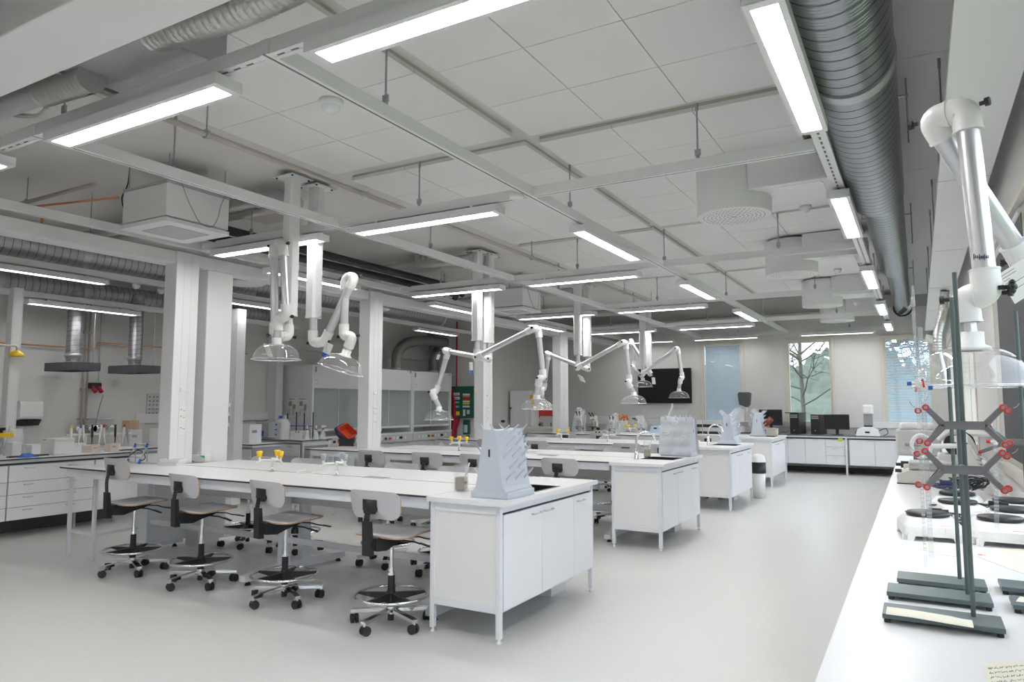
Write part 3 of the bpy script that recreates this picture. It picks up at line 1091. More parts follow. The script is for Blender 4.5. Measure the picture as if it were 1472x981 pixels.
def lab_table(i):
    y0 = BY[i]
    t = thing('lab_table', 'long double white lab table of the %s bench on T-shaped legs' % BN[i], 'lab table', (-5.2, y0+.75, 0), 0, 'lab tables', world=True)
    f = MB().prism([(XA, y0), (XB-.003, y0), (XB-.003, y0+.745), (XA, y0+.745)], 'z', .886, .9, 0, 1)
    part(t, 'tabletop', f, [TOPM, TOPE])
    g = MB().prism([(-6.72, y0+.76), (XB-.003, y0+.76), (XB-.003, y0+1.51), (-6.72, y0+1.51)], 'z', .886, .9, 0, 1)
    part(t, 'tabletop', g, [TOPM, TOPE])
    ap = MB()
    for a, b, x0 in ((y0+.035, y0+.06, -7.45), (y0+.68, y0+.705, -7.45), (y0+.80, y0+.825, -6.65), (y0+1.45, y0+1.475, -6.65)):
        ap.box(x0, XB-.02, a, b, .805, .885)
    for x in (-7.45, -7.02):
        ap.box(x-.015, x+.015, y0+.06, y0+.68, .84, .885)
    part(t, 'apron', ap, FRAMEM)
    # under-bench cable tray with its grey front
    part(t, 'service_panel', MB().box(-6.6, XB-.02, y0+.735, y0+.765, .62, .885), LGREY)
    for x in (-3.06, -5.0):
        l = MB()
        for yy in (y0+.63, y0+.87):
            l.box(x-.03, x+.03, yy-.05, yy+.05, .09, .885)
        part(t, 'leg', l, FRAMEM, .004)
        m = MB().prism([(y0+.18, .035), (y0+.18, .085), (y0+.55, .115), (y0+.95, .115), (y0+1.38, .085), (y0+1.38, .035)], 'x', x-.035, x+.035)
        part(t, 'foot', m, FRAMEM, .004)
        for yy in (y0+.24, y0+1.32):
            part(t, 'foot_pad', MB().lathe([(.001, 0), (.028, 0), (.016, .022), (.01, .036), (.001, .036)], 14, (x, yy, 0)), BLACK)
    for x in (-7.57+.04, -7.10):
        part(t, 'leg', MB().box(x-.016, x+.016, y0+.115, y0+.147, .02, .885), FRAMEM, .003)
        part(t, 'foot_pad', MB().lathe([(.001, 0), (.02, 0), (.012, .01), (.009, .03), (.001, .03)], 12, (x, y0+.131, 0)), PEW)
    cb = MB().box(-7.51, -7.12, y0+.12, y0+.142, .235, .262).box(-7.12, -7.08, y0+.147, y0+.74, .235, .262)
    for yy, z in ((y0+.60, .30), (y0+.90, .22)):
        cb.box(-6.9, -3.03, yy-.012, yy+.012, z, z+.05)
    part(t, 'crossbar', cb, FRAMEM)
    # panel plinth under the service column
    pl = MB().box(-7.13, -6.94, y0+.58, y0+1.04, .085, .885)
    part(t, 'plinth', pl, FRAMEM, .004)
    pp = MB()
    for z0, z1 in ((.13, .42), (.47, .80)):
        pp.box(-6.942, -6.934, y0+.64, y0+.98, z0, z1)
    part(t, 'plinth_panel', pp, CABM, .003)
    part(t, 'plinth_foot', MB().box(-7.1, -6.98, y0+.42, y0+1.04, .04, .085), FRAMEM, .004)
    for yy in (y0+.5, y0+.98):
        part(t, 'foot_pad', MB().lathe([(.001, 0), (.028, 0), (.016, .022), (.01, .042), (.001, .042)], 14, (-7.04, yy, 0)), BLACK)
    return t


for i in range(4):
    lab_table(i)

SINKM = mat('black_sink', (.012, .012, .014), .3)


def sink_cabinet():
    t = thing('sink_cabinet', '', 'sink cabinet', (0, 0, 0), 0, 'sink cabinets at the bench ends')
    # worktop ring round the sink opening
    a0, a1, b0, b1 = -.29, .318, -.775, .775
    c0, c1, d0, d1 = -.135, .235, -.17, .20
    w = MB().box(a0, a1, b0, d0, .868, .9).box(a0, a1, d1, b1, .868, .9).box(a0, c0, d0, d1, .868, .9).box(c1, a1, d0, d1, .868, .9)
    part(t, 'worktop', w, TOPM)
    s = MB().box(c0, c1, d0, d1, .70, .705).box(c0, c0+.004, d0, d1, .705, .899).box(c1-.004, c1, d0, d1, .705, .899)
    s.box(c0+.004, c1-.004, d0, d0+.004, .705, .899).box(c0+.004, c1-.004, d1-.004, d1, .705, .899)
    s.box(c0-.01, c1+.01, d0-.01, d0+.004, .9, .903).box(c0-.01, c1+.01, d1-.004, d1+.01, .9, .903).box(c0-.01, c0+.004, d0+.004, d1-.004, .9, .903).box(c1-.004, c1+.01, d0+.004, d1-.004, .9, .903)
    part(t, 'sink', s, SINKM)
    L = .0175
    for x in (-.26, .26):
        for y in (-.725, .745):
            l = part(t, 'leg', MB().box(x-L, x+L, y-L, y+L, .03, .868), FRAMEM, .003)
            part(t, 'levelling_foot', MB().lathe([(.001, 0), (.019, 0), (.019, .008), (.010, .014), (.009, .032), (.001, .032)], 14, (x, y, 0)), PEW, sub=l)
    r = MB()
    for y in (-.725, .745):
        r.box(-.2425, .2425, y-L, y+L, .81, .866).box(-.2425, .2425, y-L, y+L, .185, .235)
    r.box(-.26-L, -.26+L, -.7075, .7275, .81, .866).box(.26-L, .26+L-.004, -.7075, .7275, .82, .866).box(-.26-L, -.26+L, -.7075, .7275, .185, .235).box(.26-L, .26+L-.012, -.7075, .7275, .185, .23)
    part(t, 'rail', r, FRAMEM, .002)
    for s_, y in ((1, -.725), (-1, .745)):
        part(t, 'end_panel', MB().box(-.2425, .2425, y-.006, y+.006, .235, .81), PANM)
    part(t, 'back_panel', MB().box(-.266, -.258, -.7075, .7275, .235, .81), PANM)
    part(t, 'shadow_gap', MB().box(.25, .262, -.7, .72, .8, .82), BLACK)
    ys = [-.705, -.165, .375, .727]
    for k in range(3):
        d = part(t, 'door', MB().box(.263, .283, ys[k]+.0025, ys[k+1]-.0025, .20, .805), CABM, .002)
        yc = (ys[1]-.09, ys[1]+.09, ys[2]+.12)[k]
        part(t, 'door_handle', bar_handle(MB(), (.283, yc, .765), (0, 1, 0), .128, (1, 0, 0)), STEEL, sub=d)
    # drain pipe and back box seen under the doors
    part(t, 'pipe_box', MB().box(-.2, .06, .42, .70, 0, .19), PANM, .006)
    return t


proto = sink_cabinet()
for i, y in enumerate(BY):
    lab = ['nearest white sink cabinet, grey peg rack standing on it and three doors in full view', 'white sink cabinet at the end of the second bench, film-wrapped rack on it',
           'white sink cabinet at the end of the third bench, with glassware rack and tap', 'farthest white sink cabinet, with the amber bottle rack and beige box on it'][i]
    o = proto if i == 0 else dup(proto, (-2.655, y+.75, 0), 0, lab)
    o.location = (-2.655, y+.75, 0)
    o['label'] = lab

# ------------------------------------------------------------------ lab stools
def stool():
    t = thing('lab_stool', '', 'stool', (0, 0, 0), 0, 'swivel lab stools')
    base = MB()
    for k in range(5):
        a = R(90+72*k+39)
        d = V((cos(a), sin(a), 0))
        base.bar(d*.03+V((0, 0, .105)), d*.29+V((0, 0, .085)), .042, .022)
        base.cyl(d*.275+V((0, 0, .05)), d*.275+V((0, 0, .092)), .011, n=10)
    base.cyl((0, 0, .08), (0, 0, .13), .034, n=16)
    b = part(t, 'star_base', base, CHROME)
    for k in range(5):
        a = R(90+72*k+39)
        d = V((cos(a), sin(a), 0))
        q = V((-d.y, d.x, 0))
        w_ = MB()
        c = d*.268+V((0, 0, .032))
        rot = R(35*k)
        ax = V((cos(a+rot), sin(a+rot), 0))
        for s in (-1, 1):
            w_.cyl(c+ax*(s*.007), c+ax*(s*.025), .032, n=16)
        w_.cyl(c-ax*.008, c+ax*.008, .012, n=10)
        w_.lathe([(.001, .062), (.016, .06), (.02, .045), (.014, .03)], 10, d*.272)
        part(t, 'caster', w_, RUBBER, sub=b)
    col = MB().cyl((0, 0, .035), (0, 0, .08), .022, n=14).cyl((0, 0, .13), (0, 0, .34), .027, .024, n=16)
    part(t, 'column_sleeve', col, BLACK)
    part(t, 'gas_lift', MB().cyl((0, 0, .34), (0, 0, .36), .024, n=16).cyl((0, 0, .36), (0, 0, .39), .019, n=16).cyl((0, 0, .39), (0, 0, .57), .0145, n=14), CHROME)
    fr = part(t, 'foot_ring', MB().tube([(.25*cos(2*pi*k/40), .25*sin(2*pi*k/40), .205) for k in range(40)], .0105, 10, closed=True), CHROME)
    sp = MB()
    for k in range(5):
        a = R(72*k+54)
        d = V((cos(a), sin(a), 0))
        q = V((-d.y, d.x, 0))
        z0, z1 = V((0, 0, .185)), V((0, 0, .197))
        vs = [d*.02+q*.017+z0-V((0, 0, .02)), d*.02-q*.017+z0-V((0, 0, .02)), d*.243-q*.010+z1, d*.243+q*.010+z1,
              d*.02+q*.017+z0+V((0, 0, .035)), d*.02-q*.017+z0+V((0, 0, .035)), d*.243-q*.010+z1+V((0, 0, .014)), d*.243+q*.010+z1+V((0, 0, .014))]
        sp.add(vs, [(0, 3, 2, 1), (4, 5, 6, 7), (0, 1, 5, 4), (1, 2, 6, 5), (2, 3, 7, 6), (3, 0, 4, 7)])
    sp.cyl((0, 0, .15), (0, 0, .235), .04, .03, n=16)
    part(t, 'ring_spider', sp, BLACK, sub=fr)
    # plywood seat, moulded: rear lip up, front lip down
    out = rrect(-.215, .215, -.19, .235, .09, 6)
    def zz(y):
        return .592 + (.014*((-y-.06)/.13)**2 if y < -.06 else 0) + .085*min(y, .03) + .03*max(0, y-.03) - (.006 if y > .21 else 0)
    st = MB()
    n = len(out)
    rings = [1, .985, .8, .6, .4, .22, .08]
    vs = []
    for s_ in rings:
        vs += [(x*s_, .02+(y-.02)*s_, zz(.02+(y-.02)*s_)+.0055+(0 if s_ > .99 else .0012)) for x, y in out]
    st.add(vs, [(r*n+k, r*n+(k+1) % n, (r+1)*n+(k+1) % n, (r+1)*n+k) for r in range(6) for k in range(n)] + [tuple(6*n+k for k in range(n))], 0, True)
    vb = [(x, y, z-.011) for x, y, z in [vs[k] for k in range(n)]]
    st.add(vs[:n]+vb, [(k, (k+1) % n, n+(k+1) % n, n+k)[::-1] for k in range(n)], 1)
    vb2 = []
    for s_ in rings:
        vb2 += [(x*s_, .02+(y-.02)*s_, zz(.02+(y-.02)*s_)-.008) for x, y in out]
    st.add(vb2, [(r*n+k, (r+1)*n+k, (r+1)*n+(k+1) % n, r*n+(k+1) % n) for r in range(6) for k in range(n)] + [tuple(6*n+k for k in reversed(range(n)))], 0, True)
    up = M.Translation((0, 0, .042))
    part(t, 'seat', st.xf(up), [GREYLAM, PLY])
    me = MB().prism([(-.225, .50), (-.225, .585), (-.13, .588), (.12, .583), (.16, .575), (.06, .535), (-.03, .518), (-.12, .49)], 'x', -.062, .062)
    me.prism([(-.15, .565), (-.15, .59), (.14, .582), (.14, .57)], 'x', -.12, .12)
    part(t, 'tilt_mechanism', me.xf(up), BLACK, .006)
    lv = MB().tube(arcpath([(.05, .02, .535), (.15, .06, .53), (.19, .08, .515)], .03), .006, 8)
    lv.obox((.215, .10, .508), V((.85, .4, -.3)).normalized(), V((-.42, .9, 0)).normalized(), V((.25, .12, .95)).normalized(), .038, .014, .004)
    lv.tube(arcpath([(.05, .1, .55), (.13, .15, .548), (.16, .17, .535), (.21, .2, .53)], .02), .005, 8)
    lv.obox((.235, .21, .528), V((.9, .35, -.1)).normalized(), V((-.36, .93, 0)).normalized(), (0, 0, 1), .035, .012, .004)
    part(t, 'lever', lv.xf(up), BLACK)
    po = MB().prism([(-.262, .47), (-.268, .70), (-.238, .70), (-.215, .47)], 'x', -.033, .033)
    po.cyl((-.045, -.205, .545), (.045, -.205, .545), .034, n=14)
    part(t, 'back_sleeve', po.xf(up), BLACK, .006)
    pu = MB()
    pp = arcpath([(0, -.253, .60), (0, -.262, .74), (0, -.235, .835)], .06)
    for a, b in zip(pp[:-1], pp[1:]):
        pu.bar(a, b, .012, .045, up=(1, 0, 0))
    up2 = M.Translation((0, 0, .014))
    part(t, 'back_strut', pu.xf(up2), BLACK, .003)
    pad = MB().grid(lambda u, v: ((u-.5)*.13*(1-.35*max(0, .5-v)), -.232-.022*(1-(2*u-1)**2)*(1-(2*v-1)**2), .775+v*.095), 8, 8)
    pad.prism([(-.062, .80), (-.05, .86), (.05, .86), (.062, .80), (.03, .775), (-.03, .775)], 'y', -.236, -.205)
    part(t, 'back_pad', pad.xf(up2), BLACK, .01)
    # backrest: curved plywood
    ob = rrect(-.228, .228, .735, .925, .055, 6)
    ob = [(x*(1-.10*max(0, (.83-z)/.1)), z) for x, z in ob]
    nb = len(ob)
    bk = MB()
    cz = .83

    def yy(x, z):
        return -.222 + .040*(x/.2)**2 - .02*(z-.83)/.1
    for off, mi, flip in ((-.0045, 0, False), (.0045, 0, True)):
        vs = []
        for s_ in (1, .75, .5, .25, .08):
            vs += [(x*s_, yy(x*s_, cz+(z-cz)*s_)+off, cz+(z-cz)*s_) for x, z in ob]
        fs = [(r*nb+k, r*nb+(k+1) % nb, (r+1)*nb+(k+1) % nb, (r+1)*nb+k) for r in range(4) for k in range(nb)] + [tuple(4*nb+k for k in range(nb))]
        bk.add(vs, [tuple(reversed(f)) for f in fs] if flip else fs, mi, True)
    e0 = [(x, yy(x, z)-.0045, z) for x, z in ob]
    e1 = [(x, yy(x, z)+.0045, z) for x, z in ob]
    bk.add(e0+e1, [(k, nb+k, nb+(k+1) % nb, (k+1) % nb) for k in range(nb)], 1)
    part(t, 'backrest', bk.xf(up2), [GREYLAM, PLY])
    return t


ST = stool()
ORD = ['first', 'second', 'third', 'fourth', 'fifth']
first = True
STOOLS = {(0, 0): [(-6.31, 4.04, -6), (-5.38, 4.06, -6), (-4.36, 4.05, -8), (-3.25, 3.99, -2)],
          (0, 1): [(-6.42, 5.42, 176), (-5.75, 5.47, 188), (-4.5, 5.46, 176), (-3.78, 5.42, 182)],
          (1, 0): [(-6.11, 7.25, -3), (-5.25, 7.26, 2), (-4.56, 7.3, -4), (-3.43, 7.24, -2)],
          (1, 1): [(-6.75, 8.8, 182), (-6.2, 8.76, 176), (-4.33, 8.78, 183), (-3.5, 8.8, 178)],
          (2, 0): [(-6.3, 10.42, 2), (-5.38, 10.4, -3), (-3.86, 10.4, 3), (-3.28, 10.42, -4)],
          (2, 1): [(-6.1, 11.93, 180), (-4.9, 11.95, 175), (-3.6, 11.92, 184)],
          (3, 0): [(-6.45, 13.75, 2), (-5.66, 13.72, -3), (-3.48, 13.74, 2)]}
spots = [(b, side, k, p) for (b, side), L_ in STOOLS.items() for k, p in enumerate(L_)]
for b, side, k, (x, y, rz) in spots[::-1]:
    lab = 'grey plywood lab stool, %s from the left on the %s side of the %s bench' % (ORD[k], ('front', 'rear')[side], BN[b])
    if first:
        o, first = ST, False
        ST.location, ST.rotation_euler = (x, y, 0), (0, 0, R(rz))
        ST['label'] = lab
    else:
        o = dup(ST, (x, y, 0), R(rz), lab)
    if (b, side, k) == (0, 0, 0):      # this stool has its back set higher
        for c in o.children:
            if c.name.split('.')[0] in ('backrest', 'back_pad', 'back_strut'):
                c.location.z += .10

# ------------------------------------------------------------------ service columns with sockets
def service_column(x, y, label, w=.2, d=.27, h=3.15, sock=True, z0=.9):
    t = thing('service_column', label, 'service column', (x, y, z0), 0, 'white service columns')
    part(t, 'body', MB().box(-w/2, w/2, -d/2, d/2, 0, h-z0), WHITE, .006)
    g = MB()
    for yy in (-.045, .045):
        g.box(w/2-.0005, w/2+.0006, yy-.0012, yy+.0012, .02, h-z0)
    part(t, 'cover_joint', g, LGREY)
    if sock:
        p = MB().box(w/2, w/2+.004, -.045, .04, .30, .62)
        q = part(t, 'socket_plate', p, PEW, .002)
        s = MB()
        for z in (.57, .50, .38):
            for yy in (-.018, .016):
                for k in (-1, 1):
                    s.cyl((w/2+.003, yy+k*.006, z-.012*(yy > 0)), (w/2+.0048, yy+k*.006, z-.012*(yy > 0)), .0042, n=8)
        part(t, 'socket_hole', s, BLACK, sub=q)
        part(t, 'switch', MB().box(w/2, w/2+.012, -.04, .03, .76, .80), PEW, .003)


for k, (pa, pb) in enumerate(((247, 280), (530, 549), (695, 708), (806, 817))):
    a_, b_ = PX(pa, 560, -6.75).y, PX(pb, 560, -6.75).y
    service_column(-6.85, (a_+b_)/2, 'white service column with sockets rising from the %s bench' % BN[k], d=b_-a_)
service_column(-9.16, 7.42, 'slim white service column beside the drawers of the left peninsula bench', w=.18, d=.16, z0=0, sock=False, h=3.0)
service_column(-9.9, 4.62, 'white service column behind the left wall bench at the edge of the photo', w=.14, d=.12, sock=False, h=3.0)
t = thing('power_strip', 'column of three white sockets with plugged cables on the slim service column', 'socket', (-9.17, 7.338, 1.05), 0, None)
part(t, 'body', MB().box(-.035, .035, -.02, 0, .0, .55), PEW, .004)
for z in (.5, .36, .2):
    part(t, 'plug', MB().prism([(-.02, z), (-.075, z-.02), (-.075, z-.06), (-.02, z-.07)], 'x', -.025, .025), PEW, .006)
part(t, 'cable', MB().tube(arcpath([(0, -.07, .46), (-.05, -.1, .38), (-.03, -.09, .1), (-.02, -.06, -.05)], .06), .006, 8).tube(arcpath([(0, -.07, .32), (.0, -.1, .2), (-.02, -.09, -.06)], .06), .006, 8), BLACK)

# ------------------------------------------------------------------ wall benches
def drawer_front(t, o, ax, out, w, h, th=.018, nh=1, hs=(.5,), name='drawer', hl=.10, hz=None):
    """o: lower left corner of the front, ax: its width, out: its normal"""
    o, ax, out = V(o), V(ax), V(out)
    c = o+ax*(w/2)+V((0, 0, h/2))+out*(th/2)
    m = MB().obox(c, ax, out, (0, 0, 1), w/2-.003, th/2, h/2-.003)
    d = part(t, name, m, CABM, .0015)
    for s in hs:
        hm = bar_handle(MB(), o+ax*(w*s)+V((0, 0, h-.035 if hz is None else hz))+out*th, ax, hl, out, .0045, .022)
        part(t, name+'_handle', hm, STEEL, sub=d)


def bench_shell(name, label, x0, x1, y0, y1, top, fx0, fx1, fy0, fy1, z0=.2, mats=None):
    t = thing(name, label, 'wall bench', ((x0+x1)/2, (y0+y1)/2, 0), 0, None, world=True)
    part(t, 'worktop', MB().prism([(x0, y0), (x1, y0), (x1, y1), (x0, y1)], 'z', top-.016, top, 0, 1), [TOPM, TOPE] if mats is None else mats)
    part(t, 'carcass', MB().box(fx0, fx1, fy0, fy1, z0, top-.06), MGREY)  # grey in place of white: shade of the drawer gaps put into colour
    part(t, 'apron', MB().box(fx0, fx1, fy0, fy1, top-.05, top-.016), FRAMEM)
    return t


t = bench_shell('wall_bench', 'long white bench of drawers along the left wall, cluttered with lab gear', -10.85, -9.02, 2.4, 5.76, .9, -10.6, -9.06, 2.5, 5.70)
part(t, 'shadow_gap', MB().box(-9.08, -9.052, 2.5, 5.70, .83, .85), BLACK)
zs = [.2, .345, .49, .635, .825]
for k in range(4):
    drawer_front(t, (-9.06, 4.26, zs[k]), (0, 1, 0), (1, 0, 0), .97, zs[k+1]-zs[k], hs=(.22, .72))
    drawer_front(t, (-9.06, 5.24, zs[k]), (0, 1, 0), (1, 0, 0), .46, zs[k+1]-zs[k], hs=(.5,)) if k == 3 else None
    drawer_front(t, (-9.06, 3.30, zs[k]), (0, 1, 0), (1, 0, 0), .95, zs[k+1]-zs[k], hs=(.25, .8))
drawer_front(t, (-9.06, 5.24, .2), (0, 1, 0), (1, 0, 0), .46, .435, hs=(.5,), name='door')
for y in (2.7, 4.0, 5.1, 5.6):
    part(t, 'leg', MB().cyl((-9.2, y, 0), (-9.2, y, .2), .018, n=10), ROD)
part(t, 'plinth', MB().box(-10.6, -9.5, 2.5, 5.7, 0, .2), DARKSK)

t = bench_shell('peninsula_bench', 'white peninsula bench with drawers beside the slim service column', -10.85, -8.97, 7.60, 8.25, .9, -10.8, -9.0, 7.64, 8.2)
zs = [.2, .42, .63, .825]
for k in range(3):
    drawer_front(t, (-9.62, 7.64, zs[k]), (1, 0, 0), (0, -1, 0), .6, zs[k+1]-zs[k])
    drawer_front(t, (-10.24, 7.64, zs[k]), (1, 0, 0), (0, -1, 0), .6, zs[k+1]-zs[k])
for x in (-9.1, -10.0, -10.7):
    for y in (7.75, 8.1):
        part(t, 'leg', MB().cyl((x, y, 0), (x, y, .2), .018, n=10), ROD)
t = bench_shell('peninsula_bench', 'white peninsula bench holding the water canister and wash bottles by the fume cupboards', -10.85, -9.25, 8.90, 9.62, .9, -10.8, -9.29, 8.94, 9.58)
for k, x in enumerate((-9.79, -10.25, -10.71)):
    drawer_front(t, (x, 8.94, .62), (1, 0, 0), (0, -1, 0), .455, .205)
    drawer_front(t, (x, 8.94, .2), (1, 0, 0), (0, -1, 0), .455, .42, name='door')
part(t, 'end_frame', MB().box(-9.29, -9.27, 8.94, 8.97, .03, .88).box(-9.29, -9.27, 9.55, 9.58, .03, .88).box(-9.29, -9.27, 8.97, 9.55, .80, .86), FRAMEM)
for x in (-9.5, -10.2):
    part(t, 'leg', MB().cyl((x, 9.1, 0), (x, 9.1, .2), .018, n=10), ROD)

# back wall bench
t = thing('wall_bench', 'long white bench of doors and drawers below the back windows', 'wall bench', (-4, 17.2, 0), 0, None, world=True)
BZ = .85
part(t, 'worktop', MB().prism([(-8.2, 16.85), (-.28, 16.85), (-.28, 17.55), (-8.2, 17.55)], 'z', BZ-.016, BZ, 0, 1), [mat('grey_worktop', (.30, .30, .31), .4), TOPE])
part(t, 'frame', MB().box(-8.15, -.30, 16.88, 16.92, BZ-.055, BZ-.016), FRAMEM)
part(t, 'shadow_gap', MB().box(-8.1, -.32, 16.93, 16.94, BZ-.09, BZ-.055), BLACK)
part(t, 'carcass', MB().box(-8.1, -.34, 16.95, 17.5, .21, BZ-.06), MGREY)  # grey here too, shade between the doors painted in
for x in (-.37, -1.385, -2.62, -3.9, -5.2, -6.5, -7.8):
    part(t, 'leg', MB().box(x-.018, x+.018, 16.88, 16.916, .0, BZ-.055), FRAMEM, .003)
def XY(px, y=16.93):
    return PY(px, 640, y).x
e = [XY(v) for v in (1109, 1132.6, 1157.4, 1186.4)]
for k in range(3):
    drawer_front(t, (e[k], 16.95, .215), (1, 0, 0), (0, -1, 0), e[k+1]-e[k], .565, hs=((.82, .18, .5)[k] if k else .82,), name='door')
a, b = XY(1186.4), XY(1215)
zs = [.215, .41, .60, .78]
for k in range(3):
    drawer_front(t, (a, 16.95, zs[k]), (1, 0, 0), (0, -1, 0), b-a, zs[k+1]-zs[k])
e = [XY(v) for v in (1220.5, 1257.4, 1294)]
for k in range(2):
    drawer_front(t, (e[k], 16.95, .215), (1, 0, 0), (0, -1, 0), e[k+1]-e[k], .565, hs=((.82, .18)[k],), name='door')
x = -4.05
while x > -8:
    drawer_front(t, (x, 16.95, .215), (1, 0, 0), (0, -1, 0), .5, .565, hs=(.8,), name='door')
    x -= .52
p = PY(1208, 632, 16.925)
solo('sticky_note', MB().box(p.x-.045, p.x+.045, 16.929, 16.9305, p.z-.045, p.z+.045), LIME, 'bright lime sticky note on the top drawer under the monitors', 'sticky note')

# window-side worktop
t = thing('window_bench', 'long white worktop along the right wall in the foreground', 'wall bench', (.15, 7, 0), 0, None, world=True)
part(t, 'worktop', MB().box(-.232, .545, -2.0, 3.77, .87, .9).box(-.232, .545, 3.774, 9.5, .87, .9).box(-.232, .545, 9.504, 15.9, .87, .9), TOPM)
part(t, 'carcass', MB().box(-.19, .54, -1.9, 15.8, .2, .868), CABM)
for k in range(24):
    y = -1.9+k*.73
    drawer_front(t, (-.19, y+.73, .2), (0, -1, 0), (-1, 0, 0), .72, .60, hs=(.85,), name='door')
for k in range(8):
    part(t, 'leg', MB().box(-.15, -.11, -1.8+k*2.4, -1.76+k*2.4, 0, .2), FRAMEM)
part(t, 'upstand', MB().box(.52, .555, -1.9, 15.9, .9, 1.0), WHITE)
# ------------------------------------------------------------------ fume extraction arms
ARMW = mat('arm_joint_white', (.84, .84, .83), .32)
BLTAG = mat('tag_blue', (.03, .10, .45), .6)


def elbow(t, a, j0, j1, b, r, sl=2.9):
    """white swivel joint: comes along a->j0, steps over to j1, leaves towards b"""
    j0, j1 = V(j0), V(j1)
    da, db = (V(a)-j0).normalized(), (V(b)-j1).normalized()
    R_ = r*1.28
    pts = arcpath([j0+da*(r*sl), j0, j1, j1+db*(r*sl)], r*min(2.0, sl*.85), 7)
    rr = [R_]*len(pts)
    m = MB().tube(pts, rr, 20)
    mid = (j0+j1)/2
    n = (j1-j0).normalized()
    m.tube([mid-n*(r*.12), mid+n*(r*.12)], R_*1.07, 20)
    m.tube([j0+da*(r*sl), j0+da*(r*(sl+.2))], R_*1.05, 20)
    m.tube([j1+db*(r*sl), j1+db*(r*(sl+.2))], R_*1.05, 20)
    e = part(t, 'swivel_joint', m, ARMW)
    for p, s in ((j0, -1), (j1, 1)):
        k = MB()
        q = p+n*(s*R_*.95)
        k.cyl(q, q+n*(s*r*.5), r*.22, n=8)
        k.cyl(q+n*(s*r*.45), q+n*(s*r*.85), r*.42, n=10)
        part(t, 'knob', k, BLACK, sub=e)


def dome(t, c, d, r=.2, h=.13, neck=.04):
    """clear hood: c centre of its collar, d pointing out of it"""
    prof = [(neck, 0)]
    for k in range(1, 11):
        a = pi/2*k/10
        prof.append((neck+(r-neck)*sin(a)**.95, h*(1-cos(a))))
    prof += [(r+.012, h+.004), (r+.012, h+.012), (r-.006, h+.012)]
    o = part(t, 'hood', MB().lathe(prof, 40, c, d), CLEAR)
    c, d = V(c), V(d).normalized()
    part(t, 'hood_collar', MB().lathe([(neck*.9, -.055), (neck*1.05, -.055), (neck*1.05, -.01), (neck*1.5, .0), (neck*1.55, .012), (neck*.9, .012)], 24, c, d), ARMW)
    x, y, _ = frame_from(d)
    part(t, 'rim', MB().tube([c+d*(h+.008)+x*((r+.01)*cos(2*pi*k/48))+y*((r+.01)*sin(2*pi*k/48)) for k in range(48)], .005, 8, closed=True), CLEARRIM, sub=o)


def paper_tag(t, p, u, v, w, h, blue):
    """instruction tag hanging at p; u across, v down"""
    p, u, v = V(p), V(u).normalized(), V(v).normalized()
    n = u.cross(v).normalized()
    m = MB().obox(p+v*(h/2), u, v, n, w/2, h/2, .0008)
    g = part(t, 'paper_tag', m, PAPER)
    if blue:
        part(t, 'tag_band', MB().obox(p+v*(h*.86), u, v, n, w/2+.0003, h*.145, .0012), BLTAG, sub=g)
    s = MB()
    rnd = random.Random(int(abs(p.x*1000)))
    for k in range(7):
        L_ = rnd.uniform(.25, .8)
        s.obox(p+v*(h*(.1+k*.09))+u*(w*(-.42+L_*.42)), u, v, n, w*L_*.42, h*.012, .0012)
    part(t, 'print', s, MGREY, sub=g)
    part(t, 'tag_string', MB().tube([p, p-v*.03], .0015, 5), PAPER, sub=g)


def pole(t, x, y, z0, z1=HC-.055):
    w = .062
    c = .022
    pr = [(-w, -w+c), (-w+c, -w), (w-c, -w), (w, -w+c), (w, w-c), (w-c, w), (-w+c, w), (-w, w-c)]
    p = part(t, 'pole', MB().prism([(x+a, y+b) for a, b in pr], 'z', z0, z1), WHITE)
    part(t, 'ceiling_plate', MB().box(x-.13, x+.13, y-.13, y+.13, z1, z1+.006), WHITE, sub=p)
    s = MB()
    for a in (-.1, .1):
        for b in (-.1, .1):
            s.cyl((x+a, y+b, z1-.008), (x+a, y+b, z1), .01, n=8)
    part(t, 'bolt', s, BLACK, sub=p)
    part(t, 'pole_cap', MB().prism([(x+a*1.06, y+b*1.06) for a, b in pr], 'z', z0-.012, z0), PEW, sub=p)


def bench_arm(label, xp, yp, zb, pts, n, off=.055, tags=(), dr=.2, hoodd=(0, 0, -1), r=.0365):
    """pts: shoulder S, elbow E, wrist W, collar D (axis points, before the sideways steps along n)"""
    t = thing('extraction_arm', label, 'extraction arm', (xp, yp, HC), 0, 'fume extraction arms', world=True)
    pole(t, xp, yp, zb)
    S_, E_, W_, D_ = [V(p) for p in pts]
    n = V(n).normalized()
    top = V((xp, yp, zb))
    s0 = V((xp, yp, S_.z))
    s1 = s0+n*(off*2)
    s1 = S_ if (S_-s0).length > .06 else s1
    part(t, 'drop_tube', MB().cyl(top, s0+V((0, 0, .08)), r, n=20), ALU)
    elbow(t, top, s0, s1, E_, r)
    e1 = E_-n*(off*2)
    part(t, 'tube', MB().cyl(s1+(E_-s1).normalized()*.08, E_+(s1-E_).normalized()*.08, r, n=20), ALU)
    elbow(t, s1, E_, e1, W_, r)
    part(t, 'tube', MB().cyl(e1+(W_-e1).normalized()*.08, W_+(e1-W_).normalized()*.08, r, n=20), ALU)
    w1 = W_+n*(off*2)
    hd = V(hoodd).normalized()
    D1 = D_
    elbow(t, e1, W_, w1, D1, r)
    part(t, 'tube', MB().cyl(w1+(D1-w1).normalized()*.06, D1, r, n=20), ALU)
    dome(t, D1+hd*.05, hd, dr)
    for tg in tags:
        paper_tag(t, *tg)
    return t


def Q(px, py, y):
    return PY(px, py, y)


